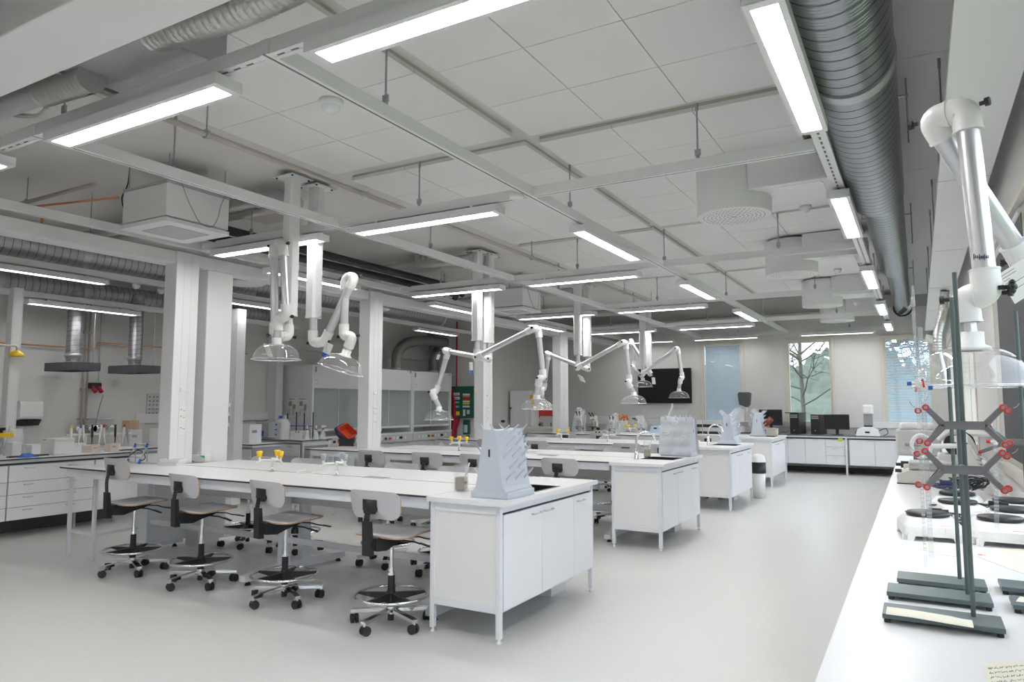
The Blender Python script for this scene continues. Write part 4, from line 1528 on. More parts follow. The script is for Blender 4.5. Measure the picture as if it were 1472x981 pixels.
# nearest bench: both arms folded up
y1, y2 = 4.56, 4.88
X0, X1 = PY(417, 400, y1).x, PY(452, 400, y2).x
y3 = y1-.14
z = lambda py, y: PY(413, py, y).z
S1 = Q(395, 483, y3)
bench_arm('folded extraction arm on the front service pole of the nearest bench, hood hanging level', X0, y1, Q(415, 453, y1).z,
          [S1, Q(394, 353, y3), Q(412, 456, y3), Q(398, 487, y3)], (-1, 0, 0), .055,
          tags=((Q(383, 496, y1-.12), (.8, .2, -.45), (.45, 0, -.9), .075, .13, False),))
bench_arm('folded extraction arm on the rear service pole of the nearest bench, hood tilted, blue tag', X1, y2, Q(450, 456, y2).z,
          [Q(466, 492, y2), Q(510, 398, y2), Q(494, 484, y2), Q(499, 504, y2)], (1, 0, 0), .055,
          tags=((Q(474, 494, y2-.08), (.9, .15, -.4), (-.42, 0, -.9), .085, .14, True),), hoodd=(-.30, -.12, -.95))
# second bench: arms spread left and right
ya, yb = 8.10, 8.40
bench_arm('extraction arm reaching right over the second bench from its front service pole', PY(686, 430, ya).x, ya, Q(687, 489, ya).z,
          [Q(684, 514, ya-.1), Q(768, 472, ya-.1), Q(781, 544, ya+.02), Q(772, 568, ya+.05)], (0, -1, 0), .055,
          tags=((Q(677, 521, ya-.2), (.5, .6, 0), (0.05, 0, -1), .05, .15, True),))
bench_arm('extraction arm reaching left over the second bench from its rear service pole', PY(703, 430, yb).x, yb, Q(706, 492, yb).z,
          [Q(702, 516, yb-.1), Q(638, 504, yb-.1), Q(627, 564, yb), Q(631, 585, yb)], (0, -1, 0), .055,
          tags=((Q(631, 510, yb-.2), (.6, .5, 0), (-.35, 0, -1), .04, .1, True),))
ya, yb = 11.15, 11.45
bench_arm('extraction arm reaching right over the third bench from its front service pole', PY(830.5, 470, ya).x, ya, Q(831, 510, ya).z,
          [Q(829, 529, ya-.1), Q(896, 492, ya-.1), Q(905, 549, ya), Q(911, 564, ya)], (0, -1, 0), .055,
          tags=((Q(834, 540, ya-.15), (.8, .3, -.4), (.45, 0, -.9), .1, .12, False),))
bench_arm('extraction arm reaching left over the third bench from its rear service pole', PY(844, 470, yb).x, yb, Q(844, 512, yb).z,
          [Q(846, 531, yb-.1), Q(785, 508, yb-.1), Q(782, 560, yb), Q(780, 574, yb)], (0, -1, 0), .055)
ya, yb = 14.3, 14.6
bench_arm('extraction arm reaching right over the farthest bench, hood before the wall screen', PY(924, 500, ya).x, ya, Q(920, 523, ya).z,
          [Q(922, 539, ya-.1), Q(972, 501, ya-.1), Q(981, 544, ya), Q(976, 559, ya)], (0, -1, 0), .055)
bench_arm('extraction arm reaching left over the farthest bench, its hood behind the pole', PY(932.5, 500, yb).x, yb, Q(929, 525, yb).z,
          [Q(936, 538, yb-.1), Q(906, 490, yb-.1), Q(912, 527, yb), Q(924, 544, yb)], (0, -1, 0), .055,
          tags=((Q(939, 543, yb-.2), (.8, .3, 0), (.1, 0, -1), .07, .14, False),))

# the big arm over the window-side worktop
t = thing('extraction_arm', 'large white extraction arm with clear hood over the foreground worktop by the windows', 'extraction arm', (.56, 2.75, 2.1), 0, None, world=True)
yA = 3.0
r = .0372
W_ = Q(1419, 424, yA)
Etop = Q(1388, 156, yA)
Eback = Q(1338, 172, yA+.04)
SH = Q(1472, 376, 3.3)
elbow(t, W_, Etop, Eback, SH, r, 2.2)
part(t, 'tube', MB().cyl(W_+(Etop-W_).normalized()*.07, Etop+(W_-Etop).normalized()*.07, r, n=32), ALU)
part(t, 'tube', MB().cyl(Eback+(SH-Eback).normalized()*.07, SH, r, n=32), ALU)
st = MB()
for k in range(9):
    c = Q(1400+k*2.6, 370-abs(4-k)*.2, yA-.048)
    st.obox(c, RT, UP, FW, .0014, .006+.004*(k % 3 == 0), .0004)
st.obox(Q(1410, 370, yA-.048), RT, UP, FW, .026, .0012, .0004)
part(t, 'scale_print', st, INK)
J2 = Q(1386, 428, yA+.02)
D_ = Q(1393, 489, yA+.02)
elbow(t, Etop, W_, J2, D_, r, 2.3)
# star knob on its right
kp = Q(1447, 413, yA-.03)
kb = MB().cyl(kp-V((.025, 0, 0)), kp+V((.012, 0, 0)), .008, n=10)
for k in range(6):
    a = 2*pi*k/6
    kb.ball(kp+V((.016, .018*cos(a), .018*sin(a))), .010, 8)
kb.ball(kp+V((.016, 0, 0)), .016, 10)
part(t, 'star_knob', kb, BLACK)
part(t, 'tube', MB().cyl(J2.lerp(D_, .3), D_, .028, n=24), ALU)
part(t, 'flange', MB().lathe([(.028, .02), (.043, .02), (.045, .0), (.06, -.012), (.055, -.02), (.028, -.02)], 28, D_-V((0, 0, .015))), ARMW)
dome(t, D_-V((0, 0, .028)), (0, 0, -1), .175, .13, .045)
elbow(t, Eback, SH, SH+V((.09, .0, .0)), SH+V((.3, .0, .05)), r, 2.0)
part(t, 'wall_bracket', MB().box(.49, XR, 3.2, 3.42, SH.z-.1, SH.z+.16), WHITE, .01)
paper_tag(t, Q(1452, 384, yA+.12), (.75, .1, .5), (.35, 0, -.8), .10, .12, False)
# ------------------------------------------------------------------ fume cupboards along the left wall
SASH = clear('sash_glass', tint=(.90, .94, .95), haze=.34, f=.4, gloss=.05, rough=.06, hc=(.70, .745, .75))
HOODW = mat('fume_cupboard_white', (.78, .785, .79), .4)
INNER = mat('fume_cupboard_lining', (.82, .83, .83), .6)


def fume_cupboard():
    t = thing('fume_cupboard', '', 'fume cupboard', (0, 0, 0), 0, 'fume cupboards')
    w, d = .77, .84       # half width along y, depth toward -x
    part(t, 'header', MB().box(-.10, 0, -w+.002, w-.002, 1.83, 2.28).box(-d, -.10, -w+.002, w-.002, 2.262, 2.28), HOODW, .004)
    part(t, 'side_panel', MB().box(-d, -.101, -w, -w+.05, .9, 2.26).box(-.101, -.032, -w, -w+.05, .9, 1.829), HOODW, .003)
    part(t, 'side_panel', MB().box(-d, -.101, w-.05, w, .9, 2.26).box(-.101, -.032, w-.05, w, .9, 1.829), HOODW, .003)
    part(t, 'back_panel', MB().box(-d, -d+.02, -w+.05, w-.05, .9, 2.26), INNER)
    bf = MB().obox((-d+.09, 0, 1.55), (0, 1, 0), V((.12, 0, 1)).normalized(), V((1, 0, -.12)).normalized(), w-.08, .55, .006)
    part(t, 'baffle', bf, INNER)
    for s in (-1, 1):
        part(t, 'post', MB().box(-.03, .015, s*(w-.025)-.025, s*(w-.025)+.025, .86, 2.28), HOODW, .004)
    sa = part(t, 'sash', MB().box(-.055, -.047, -w+.05, w-.05, 1.05, 1.84), SASH)
    part(t, 'sash_bar', MB().box(-.075, -.015, -w+.05, w-.05, 1.0, 1.05), HOODW, .008, sub=sa)
    part(t, 'sash_divider', MB().box(-.06, -.042, -.01, .01, 1.05, 1.84), LGREY, sub=sa)
    part(t, 'work_surface', MB().box(-d, .04, -w+.001, w-.001, .86, .9), HOODW, .006)
    cp = part(t, 'control_panel', MB().box(-.06, .03, -w, w, .70, .86), LGREY, .004)
    b = MB()
    for y in (-.55, -.40, -.30, .1, .22, .5):
        b.box(.03, .036, y-.035, y+.035, .75, .82)
    part(t, 'socket', b, PEW, .002, sub=cp)
    b = MB().cyl((.03, -.05, .785), (.05, -.05, .785), .03, n=14)
    part(t, 'emergency_base', b, YEL, sub=cp)
    part(t, 'emergency_button', MB().cyl((.05, -.05, .785), (.075, -.05, .785), .022, n=14), RED, sub=cp)
    part(t, 'display', MB().box(.03, .034, .30, .40, .76, .815).box(.03, .034, -.2, -.13, .76, .81), BLACK, sub=cp)
    part(t, 'base_cabinet', MB().box(-d, -.12, -w+.01, w-.01, .12, .70), CABM)
    for k in range(3):
        drawer_front(t, (-.12, -w+.02+k*.505, .14), (0, 1, 0), (1, 0, 0), .5, .55, hs=(.8,), name='door')
    part(t, 'plinth', MB().box(-d, -.2, -w+.02, w-.02, 0, .12), DARKSK)
    part(t, 'label_plate', MB().box(.0, .003, -.73, -.60, 1.90, 1.99), LGREY)
    part(t, 'label_print', MB().box(.003, .0045, -.715, -.67, 1.92, 1.975).box(.003, .0045, -.655, -.62, 1.92, 1.975), PAPER)
    k = MB().box(.0, .02, -.69, -.665, 2.14, 2.24).tube([(-.05, .68, 2.2), (.03, .68, 2.25), (.03, .66, 2.32), (-.05, .66, 2.31)], .01, 6)
    part(t, 'cord_guide', k, MGREY)
    return t


proto = fume_cupboard()
FN = ['white fume cupboard with safety sheets on its side, nearest of the row', 'white fume cupboard in the middle of the row, partly behind a service column', 'white fume cupboard at the far end of the row, next to the first aid cabinet']
for i, y in enumerate((10.60, 12.15, 13.70)):
    o = proto if i == 0 else dup(proto, (-10.0, y, 0), 0, FN[i])
    o.location = (-10.0, y, 0)
    o['label'] = FN[i]
# safety sheets on the side of the nearest fume cupboard
for k in range(2):
    x0 = -10.63+k*.29
    m = MB().box(x0, x0+.26, 9.8265, 9.828, 1.28, 1.66)
    o = solo('safety_sheet', m, PAPER, ['left safety sheet', 'right safety sheet'][k]+' with small pictures on the side of the nearest fume cupboard', 'notice', 'safety sheets')
    s = MB()
    rnd = random.Random(k)
    s.box(-.10, -.01, -.0016, -.0008, .21, .30).box(.01+.01*k, .09, -.0016, -.0008, .15-.03*k, .24)
    for a in range(2):
        for b in range(9):
            s.box(-.11+a*.115, -.02+a*.115-rnd.uniform(0, .05), -.0016, -.0008, .02+b*.015, .026+b*.015)
    s.box(-.11, .05, -.0016, -.0008, .335, .35)
    q = build('print', s, MGREY)
    q.parent = o
# exhaust pipes rising from the cupboards
for k, y in enumerate((12.9, 14.35)):
    t = thing('exhaust_duct', ['bent foil exhaust duct rising from between the second and third fume cupboards', 'bent foil exhaust duct rising from the farthest fume cupboard'][k], 'exhaust duct', (-10.45, y, 2.28), 0, 'exhaust ducts', world=True)
    pts = [(-10.45, y, 2.28), (-10.45, y, 2.72), (-10.40, y+.25, 2.95)] + ([(-10.3, y+.75, 3.05), (-10.2, y+1.6, 3.05)] if k == 0 else [(-10.4, y+.05, 3.05), (-10.3, y-.4, 3.4)])
    part(t, 'duct', hose(pts, .12, 20, .006), FOIL2)
    part(t, 'base_collar', MB().lathe([(.12, 0), (.16, 0), (.16, .01), (.13, .012), (.13, .08)], 24, (-10.45, y, 2.28)), GALV)
t = thing('exhaust_cable', 'thin cables lying on top of the middle fume cupboard', 'cable', (-10.3, 11.6, 2.285), 0, None, world=True)
part(t, 'cable', MB().tube(arcpath([(-10.1, 11.3, 2.29), (-10.2, 11.6, 2.42), (-10.3, 11.9, 2.36), (-10.2, 12.4, 2.29)], .15), .012, 6), MGREY)

# first aid cabinet with eye wash below
p0, p1 = PY(653, 556, 14.735), PY(684, 601, 14.735)
t = thing('first_aid_cabinet', 'dark green first aid cabinet with coloured stickers on the corner wall', 'first aid cabinet', ((p0.x+p1.x)/2, 14.75, p1.z), 0, None, world=True)
part(t, 'cabinet', MB().box(p0.x, p1.x, 14.60, 14.75, p1.z, p0.z), GREEN, .01)
W_, H_ = p1.x-p0.x, p0.z-p1.z
def sticker(name, u0, u1, v0, v1, m, sub=None):
    return part(t, name, MB().box(p0.x+W_*u0, p0.x+W_*u1, 14.595, 14.5995, p1.z+H_*v0, p1.z+H_*v1), m, sub=sub)
for v in (.76, .63, .50, .36):
    a = sticker('sticker', .12, .40, v-.05, v+.035, PAPER if v > .55 else TEAL)
    sticker('print', .15, .33, v-.02, v+.0, GREEN if v > .55 else PAPER, a).location.y -= .001
cols = [PAPER, CARD, RED, PAPER, YEL, PAPER]
for k, v in enumerate((.74, .68, .60, .52, .45, .36)):
    sticker('sticker', .54, .86, v-.03, v+.025, cols[k])
sticker('yellow_sticker', .08, .40, .08, .20, YEL)
sticker('bottle_picture', .56, .66, .06, .26, PAPER)
sticker('picture', .73, .86, .12, .25, LGREY)
e0, e1 = PY(667, 604, 14.735), PY(676, 625, 14.735)
t = thing('eye_wash_holder', 'dark green eye wash holder with clear bottle below the first aid cabinet', 'eye wash', ((e0.x+e1.x)/2, 14.75, e1.z), 0, None, world=True)
part(t, 'holder', MB().box(e0.x, e1.x, 14.68, 14.75, e1.z, e0.z), GREEN, .015)
part(t, 'bottle', MB().cyl(((e0.x+e1.x)/2, 14.67, e1.z+.05), ((e0.x+e1.x)/2, 14.67, e0.z-.12), .05, n=14), LBLUE)
e0, e1 = PY(670, 626, 14.74), PY(675, 632, 14.74)
solo('eye_wash_sign', MB().box(e0.x, e1.x, 14.744, 14.75, e1.z, e0.z), GREEN, 'small dark green sign under the eye wash holder', 'sign')
# red fabric hanging beside it and red hose up the corner
b = PY(651, 632, 14.6)
m = MB().grid(lambda u, v: (-10.12+.05*sin(v*3)+(u-.5)*(.16+.30*sin(pi*min(1, v*1.2))**1.0), 14.62-.05*cos(u*9), 1.95-v*1.35), 18, 14)
m2 = MB().grid(lambda u, v: (-10.12+.05*sin(v*3)+(u-.5)*(.16+.30*sin(pi*min(1, v*1.2))**1.0), 14.64-.05*cos(u*9), 1.95-v*1.35), 18, 14)
solo('red_fire_blanket', m.merge(m2), REDCL, 'dark red cloth hanging in the corner left of the first aid cabinet', 'cloth')
solo('red_riser_pipe', MB().cyl((-10.0, 14.71, 0), (-10.0, 14.71, 3.6), .016, n=12), REDCL, 'thin red riser pipe up the corner above the first aid cabinet', 'pipe')
solo('wall_speaker', MB().prism(circ(.1, 20), 'y', 14.69, 14.75).xf(M.Translation((-9.45, 0, 3.0))), LGREY, 'round grey box high on the corner wall behind the second service poles', 'wall box')

# canopy hoods with upright ducts by the left wall
for k, (cx, y0, y1_, s) in enumerate(((-10.36, 5.42, 5.80, 'left'), (-10.34, 6.32, 6.70, 'right'))):
    cy = (y0+y1_)/2
    t = thing('canopy_hood', 'flat dark grey canopy hood, the %s one of the pair by the left wall' % s, 'canopy hood', (cx, cy, 1.99), 0, 'canopy hoods')
    h = .36
    w = (y1_-y0)/2
    m = MB().add([(-h, -w, 0), (h, -w, 0), (h, w, 0), (-h, w, 0), (-h, -w, .115), (h, -w, .115), (h, w, .115), (-h, w, .115)], [(4, 5, 6, 7), (0, 1, 5, 4), (1, 2, 6, 5), (2, 3, 7, 6), (3, 0, 4, 7)])
    m.box(-h+.01, h-.01, -w+.01, w-.01, .10, .11)
    part(t, 'canopy', m, HOODG)
    part(t, 'duct', MB().cyl((0, 0, .23), (0, 0, 1.2), .095, n=24).lathe([(.075, .115), (.085, .14), (.095, .23)], 24), SPZ)
    part(t, 'duct_collar', MB().lathe([(.10, .20), (.105, .20), (.105, .25), (.10, .25)], 24).lathe([(.09, .115), (.095, .12), (.08, .15)], 24), GALV)
    part(t, 'hanger_rod', MB().cyl((-.25, w-.05, .115), (-.25, w-.05, 1.3), .006, n=6).cyl((.25, w-.05, .115), (.25, w-.05, 1.3), .006, n=6).cyl((.26, -w+.03, .115), (.26, -w+.03, .15), .012, n=8), ROD)

# things on the left wall
XW = XL
def wall_pt(px, py, off=0):
    return PX(px, py, XW+off)
a, b = wall_pt(30, 577, .2), wall_pt(61, 612, .2)
t = thing('towel_dispenser', 'white and black paper towel dispenser on the left wall', 'towel dispenser', (XW, (a.y+b.y)/2, b.z), 0, None, world=True)
part(t, 'body', MB().prism([(XW, b.z+.07), (XW+.17, b.z+.09), (XW+.2, b.z+.13), (XW+.2, a.z-.04), (XW+.17, a.z), (XW, a.z)], 'y', a.y, b.y), PEW, .012)
part(t, 'outlet', MB().prism([(XW, b.z), (XW+.12, b.z), (XW+.19, b.z+.08), (XW, b.z+.08)], 'y', a.y+.01, b.y-.01), BLACK, .006)
a, b = wall_pt(14, 592, .1), wall_pt(23, 620, .1)
t = thing('soap_dispenser', 'slim white soap dispenser left of the paper towel dispenser', 'soap dispenser', (XW, (a.y+b.y)/2, b.z), 0, None, world=True)
part(t, 'body', MB().box(XW, XW+.1, a.y, b.y, b.z, a.z), PEW, .015)
part(t, 'logo', MB().cyl((XW+.1, (a.y+b.y)/2, a.z-.09), (XW+.103, (a.y+b.y)/2, a.z-.09), .014, n=12), RED)
# emergency shower head on its arm
p = PX(24, 510, -9.75)
t = thing('emergency_shower', 'yellow emergency shower head on a steel arm at the left edge of the photo', 'shower', (p.x, p.y, p.z-.05), 0, None, world=True)
part(t, 'shower_head', MB().lathe([(.001, .05), (.03, .05), (.075, .015), (.085, -.02), (.08, -.025), (.001, -.02)], 22, p), YEL)
part(t, 'arm', MB().tube(arcpath([p+V((0, 0, .05)), p+V((0, 0, .11)), p+V((0, -.5, .10))], .04), .014, 8).lathe([(.02, -.05), (.03, -.05), (.03, .05), (.02, .05)], 10, p+V((0, -.25, .1)), (0, 1, 0)), STEEL)
part(t, 'pull_handle', MB().tube([p+V((0, -.33, .1)), p+V((0, -.36, -.25))], .012, 6), BLACK)
p = PX(7, 626, -9.6)
t = thing('eye_shower', 'yellow eye shower tray with steel bowl at the left edge of the photo', 'eye shower', (p.x, p.y, .9), 0, None, world=True)
part(t, 'bracket', MB().box(p.x-.05, p.x+.03, p.y-.2, p.y+.10, p.z-.03, p.z+.03), YEL, .01)
part(t, 'stand', MB().cyl((p.x-.05, p.y-.1, .9), (p.x-.05, p.y-.1, p.z-.03), .02, n=10), STEEL)
part(t, 'nozzle', MB().lathe([(.05, .06), (.045, .03), (.02, .03), (.02, 0)], 14, (p.x-.01, p.y-.04, p.z+.03)), BLACK)
# conduits and red socket boxes
for k, px in enumerate((117, 123)):
    y = wall_pt(px, 600, .03).y
    m = MB().cyl((XW+.03, y, .95), (XW+.03, y, 3.3), .014, n=10)
    for z in (1.2, 1.75, 2.6):
        m.box(XW, XW+.05, y-.03, y+.03, z-.012, z+.012)
    solo('wall_conduit', m, PIPE, ['left one of two grey conduits on the left wall between the canopy hoods', 'right one of two grey conduits on the left wall between the canopy hoods'][k], 'conduit', 'wall conduits')
c = wall_pt(136, 562, .08)
t = thing('power_socket', 'black socket with two red plugs hanging on a cable between the canopy hoods', 'socket', (c.x, c.y, c.z-.1), 0, None, world=True)
part(t, 'box', MB().box(c.x-.05, c.x+.04, c.y-.085, c.y+.085, c.z+.03, c.z+.12), BLACK, .012)
for s in (-.07, .06):
    part(t, 'red_plug', MB().cyl((c.x+.02, c.y+s*.7, c.z+.05), (c.x+.08, c.y+s*.7+.02, c.z-.02), .03, n=14), REDCL)
part(t, 'cable', MB().tube(arcpath([(c.x, c.y+.05, c.z+.14), (c.x-.02, c.y+.05, 3.2)], .05), .006, 6).tube(arcpath([(c.x+.1, c.y+.08, c.z-.06), (c.x+.08, c.y+.05, c.z-.2), (c.x+.06, c.y-.03, 1.05)], .1), .008, 6), MGREY)
t = thing('gas_taps', 'row of chrome gas valves on pipes along the left wall', 'valves', (XW+.1, 6.2, 1.0), 0, None, world=True)
g = MB()
for px in (112, 130, 136, 146, 158):
    y = wall_pt(px, 617, .12).y
    g.cyl((XW+.02, y, 1.16), (XW+.16, y, 1.16), .018, n=10)
    g.lathe([(.001, 0), (.06, 0), (.065, .02), (.06, .03), (.001, .03)], 12, (XW+.16, y, 1.16), (1, 0, 0))
g.cyl((XW+.03, wall_pt(108, 617).y, 1.3), (XW+.03, wall_pt(160, 617).y, 1.3), .012, n=8).cyl((XW+.03, wall_pt(108, 617).y, 1.16), (XW+.03, wall_pt(160, 617).y, 1.16), .012, n=8)
part(t, 'valve', g, CHROME)
a, b = wall_pt(212, 566, .02), wall_pt(232, 610, .02)
t = thing('pegboard', 'pale drying peg panel on the left wall behind the nearest service column', 'peg panel', (XW, (a.y+b.y)/2, b.z), 0, None, world=True)
part(t, 'panel', MB().box(XW, XW+.02, a.y, b.y, b.z, a.z), LGREY, .006)
g = MB()
for i in range(4):
    for j in range(7):
        yy, zz_ = a.y+(b.y-a.y)*(.15+.24*i), b.z+(a.z-b.z)*(.1+.13*j)
        g.cyl((XW+.02, yy, zz_), (XW+.045, yy, zz_+.01), .010, n=6)
part(t, 'peg', g, MGREY)
t['kind'] = 'thing'

# wall screen and far corner furniture
a, b = PY(917, 531, 17.52), PY(994.5, 580, 17.52)
t = thing('wall_screen', 'large black flat screen on the back wall behind the far hoods', 'screen', ((a.x+b.x)/2, 17.55, b.z), 0, None, world=True)
part(t, 'housing', MB().box(a.x, b.x, 17.50, 17.55, b.z, a.z), BLACK, .005)
part(t, 'display', MB().box(a.x+.012, b.x-.012, 17.496, 17.4995, b.z+.02, a.z-.012), SCREEN)
part(t, 'mount', MB().box((a.x+b.x)/2-.2, (a.x+b.x)/2+.2, 17.55, 17.6, b.z+.2, a.z-.2), MGREY)
solo('cable_cover', MB().box(a.x+.05, b.x-.15, 17.585, 17.6, 1.18, b.z-.16), WHITE, 'flat white panel on the wall just below the big screen', 'panel', bevel=.003)
a, b = PY(733, 562, 15.7), PY(764, 562, 15.7)
t = thing('freezer', 'tall white freezer with round lock in the far left corner', 'freezer', ((a.x+b.x)/2, 16.0, 0), 0, None, world=True)
part(t, 'body', MB().box(a.x, b.x, 15.74, 16.35, .03, a.z), PEW, .01)
dd = part(t, 'door', MB().box(a.x+.003, a.x+.46, 15.70, 15.738, .08, a.z-.003), CABM, .012)
part(t, 'lock', MB().cyl((a.x+.03, 15.70, PY(735, 587, 15.7).z), (a.x+.03, 15.68, PY(735, 587, 15.7).z), .022, n=14), BLACK, sub=dd)
part(t, 'door', MB().box(a.x+.465, b.x, 15.70, 15.738, .08, a.z-.003), PEW, .012)
g = MB()
for px, py in ((764, 571), (766, 579), (769, 587)):
    q = PY(px, py, 15.69)
    g.box(q.x-.05, q.x+.04, 15.69, 15.698, q.z-.05, q.z+.05)
part(t, 'orange_sticker', g, YEL)
a, b = PY(766, 589, 16.1), PY(795, 633, 16.1)
t = thing('drying_oven', 'grey laboratory oven with red top band and a green notice, beside the freezer', 'oven', ((a.x+b.x)/2, 16.4, 0), 0, None, world=True)
part(t, 'body', MB().box(a.x, b.x, 16.12, 16.8, .06, a.z), LGREY, .01)
part(t, 'red_band', MB().prism([(a.x+.02, a.z-.02), (b.x-.01, a.z-.02), (b.x-.01, a.z-.17), (a.x+.22, a.z-.16), (a.x+.08, a.z-.30), (a.x+.02, a.z-.30)], 'y', 16.10, 16.118), RED)
part(t, 'yellow_edge', MB().box(a.x, a.x+.019, 16.10, 16.118, a.z-.3, a.z-.02), YEL)
part(t, 'door', MB().box(a.x+.04, b.x-.04, 16.105, 16.118, .2, a.z-.32), MGREY, .008)
part(t, 'handle', MB().box(a.x+.06, a.x+.22, 16.06, 16.104, a.z-.40, a.z-.37), BLACK, .005)
part(t, 'notice', MB().box(b.x-.28, b.x-.08, 16.1, 16.104, a.z-.75, a.z-.32), mat('pale_green_paper', (.60, .70, .60), .8))
a = PY(796, 590, 16.2)
t = thing('grey_cabinet', 'narrow grey steel cabinet right of the oven with the red band', 'cabinet', (a.x+.17, 16.5, 0), 0, None, world=True)
part(t, 'body', MB().box(a.x+.06, a.x+.38, 16.22, 16.8, 0, a.z), MGREY, .006)
part(t, 'door', MB().box(a.x+.075, a.x+.365, 16.205, 16.218, .1, a.z-.03), LGREY, .004)
# trolley with the long cream instrument
a, b = PY(749, 613, 15.0), PY(806, 628, 15.0)
t = thing('trolley_table', 'grey side table under the long cream instrument at the far left', 'table', ((a.x+b.x)/2, 15.25, 0), 0, None, world=True)
part(t, 'tabletop', MB().box(a.x-.05, b.x+.05, 14.98, 15.55, b.z-.03, b.z), LGREY, .004)
for x in (a.x, b.x):
    for y in (15.03, 15.5):
        part(t, 'leg', MB().box(x-.02, x+.02, y-.02, y+.02, 0, b.z-.03), MGREY)
t = thing('bench_instrument', 'long cream benchtop instrument with dark screen at the far left', 'lab instrument', ((a.x+b.x)/2, 15.25, b.z), 0, None, world=True)
part(t, 'body', MB().box(a.x, b.x, 15.0, 15.5, b.z, a.z-.02), CREAM, .012)
w_ = b.x-a.x
part(t, 'front_panel', MB().box(a.x+w_*.55, a.x+w_*.80, 14.988, 14.999, b.z+.06, a.z-.05), LGREY, .003)
part(t, 'display', MB().box(a.x+w_*.82, b.x-.02, 14.98, 14.999, b.z+.08, a.z-.04), MGREY, .004)
part(t, 'lamp_arm', MB().tube(arcpath([(b.x-.05, 15.1, a.z-.02), (b.x+.1, 15.1, a.z+.15), (b.x+.17, 15.05, a.z+.2)], .05), .012, 8), MGREY)
part(t, 'vent', MB().box(a.x+.02, b.x-.02, 14.99, 14.999, b.z+.0, b.z+.04), MGREY)
a = PY(722, 606, 15.2)
t = thing('desk_lamp', 'small black headed lamp behind the peg rack at the far left', 'lamp', (a.x, 15.2, .0), 0, None, world=True)
part(t, 'stem', MB().tube(arcpath([(a.x-.03, 15.2, .0), (a.x-.03, 15.2, a.z-.12), (a.x, 15.2, a.z)], .1), .012, 8), LGREY)
part(t, 'lamp_head', MB().ball((a.x+.02, 15.2, a.z), .045, 12, (1.4, 1, .8)), BLACK)
# ------------------------------------------------------------------ things on the benches
T9 = .9


def gas_tap(m_knob, label, loc, rz=0, group=None):
    t = thing('gas_tap', label, 'gas tap', loc, rz, group)
    part(t, 'stem', MB().lathe([(.001, 0), (.028, 0), (.028, .006), (.012, .012), (.011, .09), (.02, .095), (.02, .125), (.001, .13)], 14), CHROME)
    for k in range(3):
        a = R(90+120*k+15)
        d = V((cos(a), sin(a), 0))
        c = d*.115+V((0, 0, .11))
        part(t, 'branch', MB().cyl(V((0, 0, .11)), c, .009, n=8).cyl(c-V((0, 0, .01)), c+V((0, 0, .028)), .012, n=10).tube([c-d*.02, c+d*.035-V((0, 0, .02))], .007, 8), PEW)
        kn = MB().lathe([(.001, .028), (.018, .028), (.024, .045), (.03, .078), (.02, .084), (.001, .08)], 8, (c.x, c.y, .11))
        part(t, 'knob', kn, m_knob)
    return t


ty = tb = None
for i, ((px, py), (qx, qy)) in enumerate((((391, 678), (484, 685)), ((660, 648), (743, 650)), ((807, 634), (874, 636)), ((906, 622), (958, 623)))):
    a, b = PZ(px, py, T9), PZ(qx, qy, T9)
    y = BY[i]+.70
    a = V((a.x*(y/a.y), y, T9))
    b = V((b.x*(y/b.y), y, T9))
    la, lb = 'cluster of yellow gas taps on the %s bench' % BN[i], 'cluster of grey-blue gas taps on the %s bench' % BN[i]
    if i == 0:
        ty, tb = gas_tap(YEL, la, a, .2, 'yellow gas taps'), gas_tap(GREYP, lb, b, .1, 'grey-blue gas taps')
    else:
        dup(ty, a, .3*i, la)
        if i < 3:
            dup(tb, b, .4*i, lb)
# flush socket lids and booklets
for px, py, w, d, s in ((541, 687, .24, .10, 'nearest bench'), (788, 655, .26, .10, 'second bench')):
    p = PZ(px, py, T9)
    t = thing('socket_lid', 'flat steel socket lid lying in the top of the '+s, 'socket lid', p, 0, 'socket lids')
    part(t, 'frame', MB().box(-w/2, w/2, -d/2, d/2, .0005, .004), STEEL)
    part(t, 'lid', MB().box(-w/2+.012, w/2-.012, -d/2+.01, d/2-.01, .004, .006), MGREY)
for px, py, s in ((447, 680, 'nearest'), (757, 652, 'second')):
    p = PZ(px, py, T9)
    t = thing('paper_tray', 'small white tray with a slip of paper on the %s bench' % s, 'tray', p, .15, 'paper trays')
    part(t, 'tray', MB().box(-.11, .11, -.075, .075, .001, .006).box(-.11, -.104, -.075, .075, .006, .022).box(.104, .11, -.075, .075, .006, .022).box(-.104, .104, .069, .075, .006, .022), PEW, .002)
    part(t, 'paper', MB().box(-.13, .03, -.05, .04, .0075, .0085), PINKBOX)

# white foam trays and the carton by the nearest service column
p = PZ(250, 667, T9)
for k, (dx, dy, z, s) in enumerate(((-.01, -.02, 0, 'lower'), (.0, -.015, .034, 'upper'))):
    m = MB().box(-.11, .11, -.07, .07, 0, .004).box(-.11, -.105, -.07, .07, .004, .032).box(.105, .11, -.07, .07, .004, .032).box(-.105, .105, -.07, -.065, .004, .032).box(-.105, .105, .065, .07, .004, .032)
    m.xf(M.Translation((p.x+dx+.18, p.y+dy-.12, T9+z)) @ M.Rotation(.25+.1*k, 4, 'Z'))
    solo('white_tray', m, PEW, '%s of two stacked white trays at the foot of the nearest service column' % s, 'tray', 'stacked white trays', bevel=.002)
p = PZ(287, 664, T9)
t = thing('glove_box', 'white and green carton of gloves right of the nearest service column', 'carton', (p.x, p.y, T9), .3)
part(t, 'carton', MB().box(-.13, .10, -.055, .055, 0, .075), PAPER, .003)
g = MB().add([(-.131, -.0565, .005), (-.01, -.0565, .005), (-.131, -.0565, .04)], [(0, 1, 2)]).add([(.03, -.0565, .07), (.10, -.0565, .07), (.10, -.0565, .04)], [(0, 1, 2)])
part(t, 'green_print', g, TEAL)
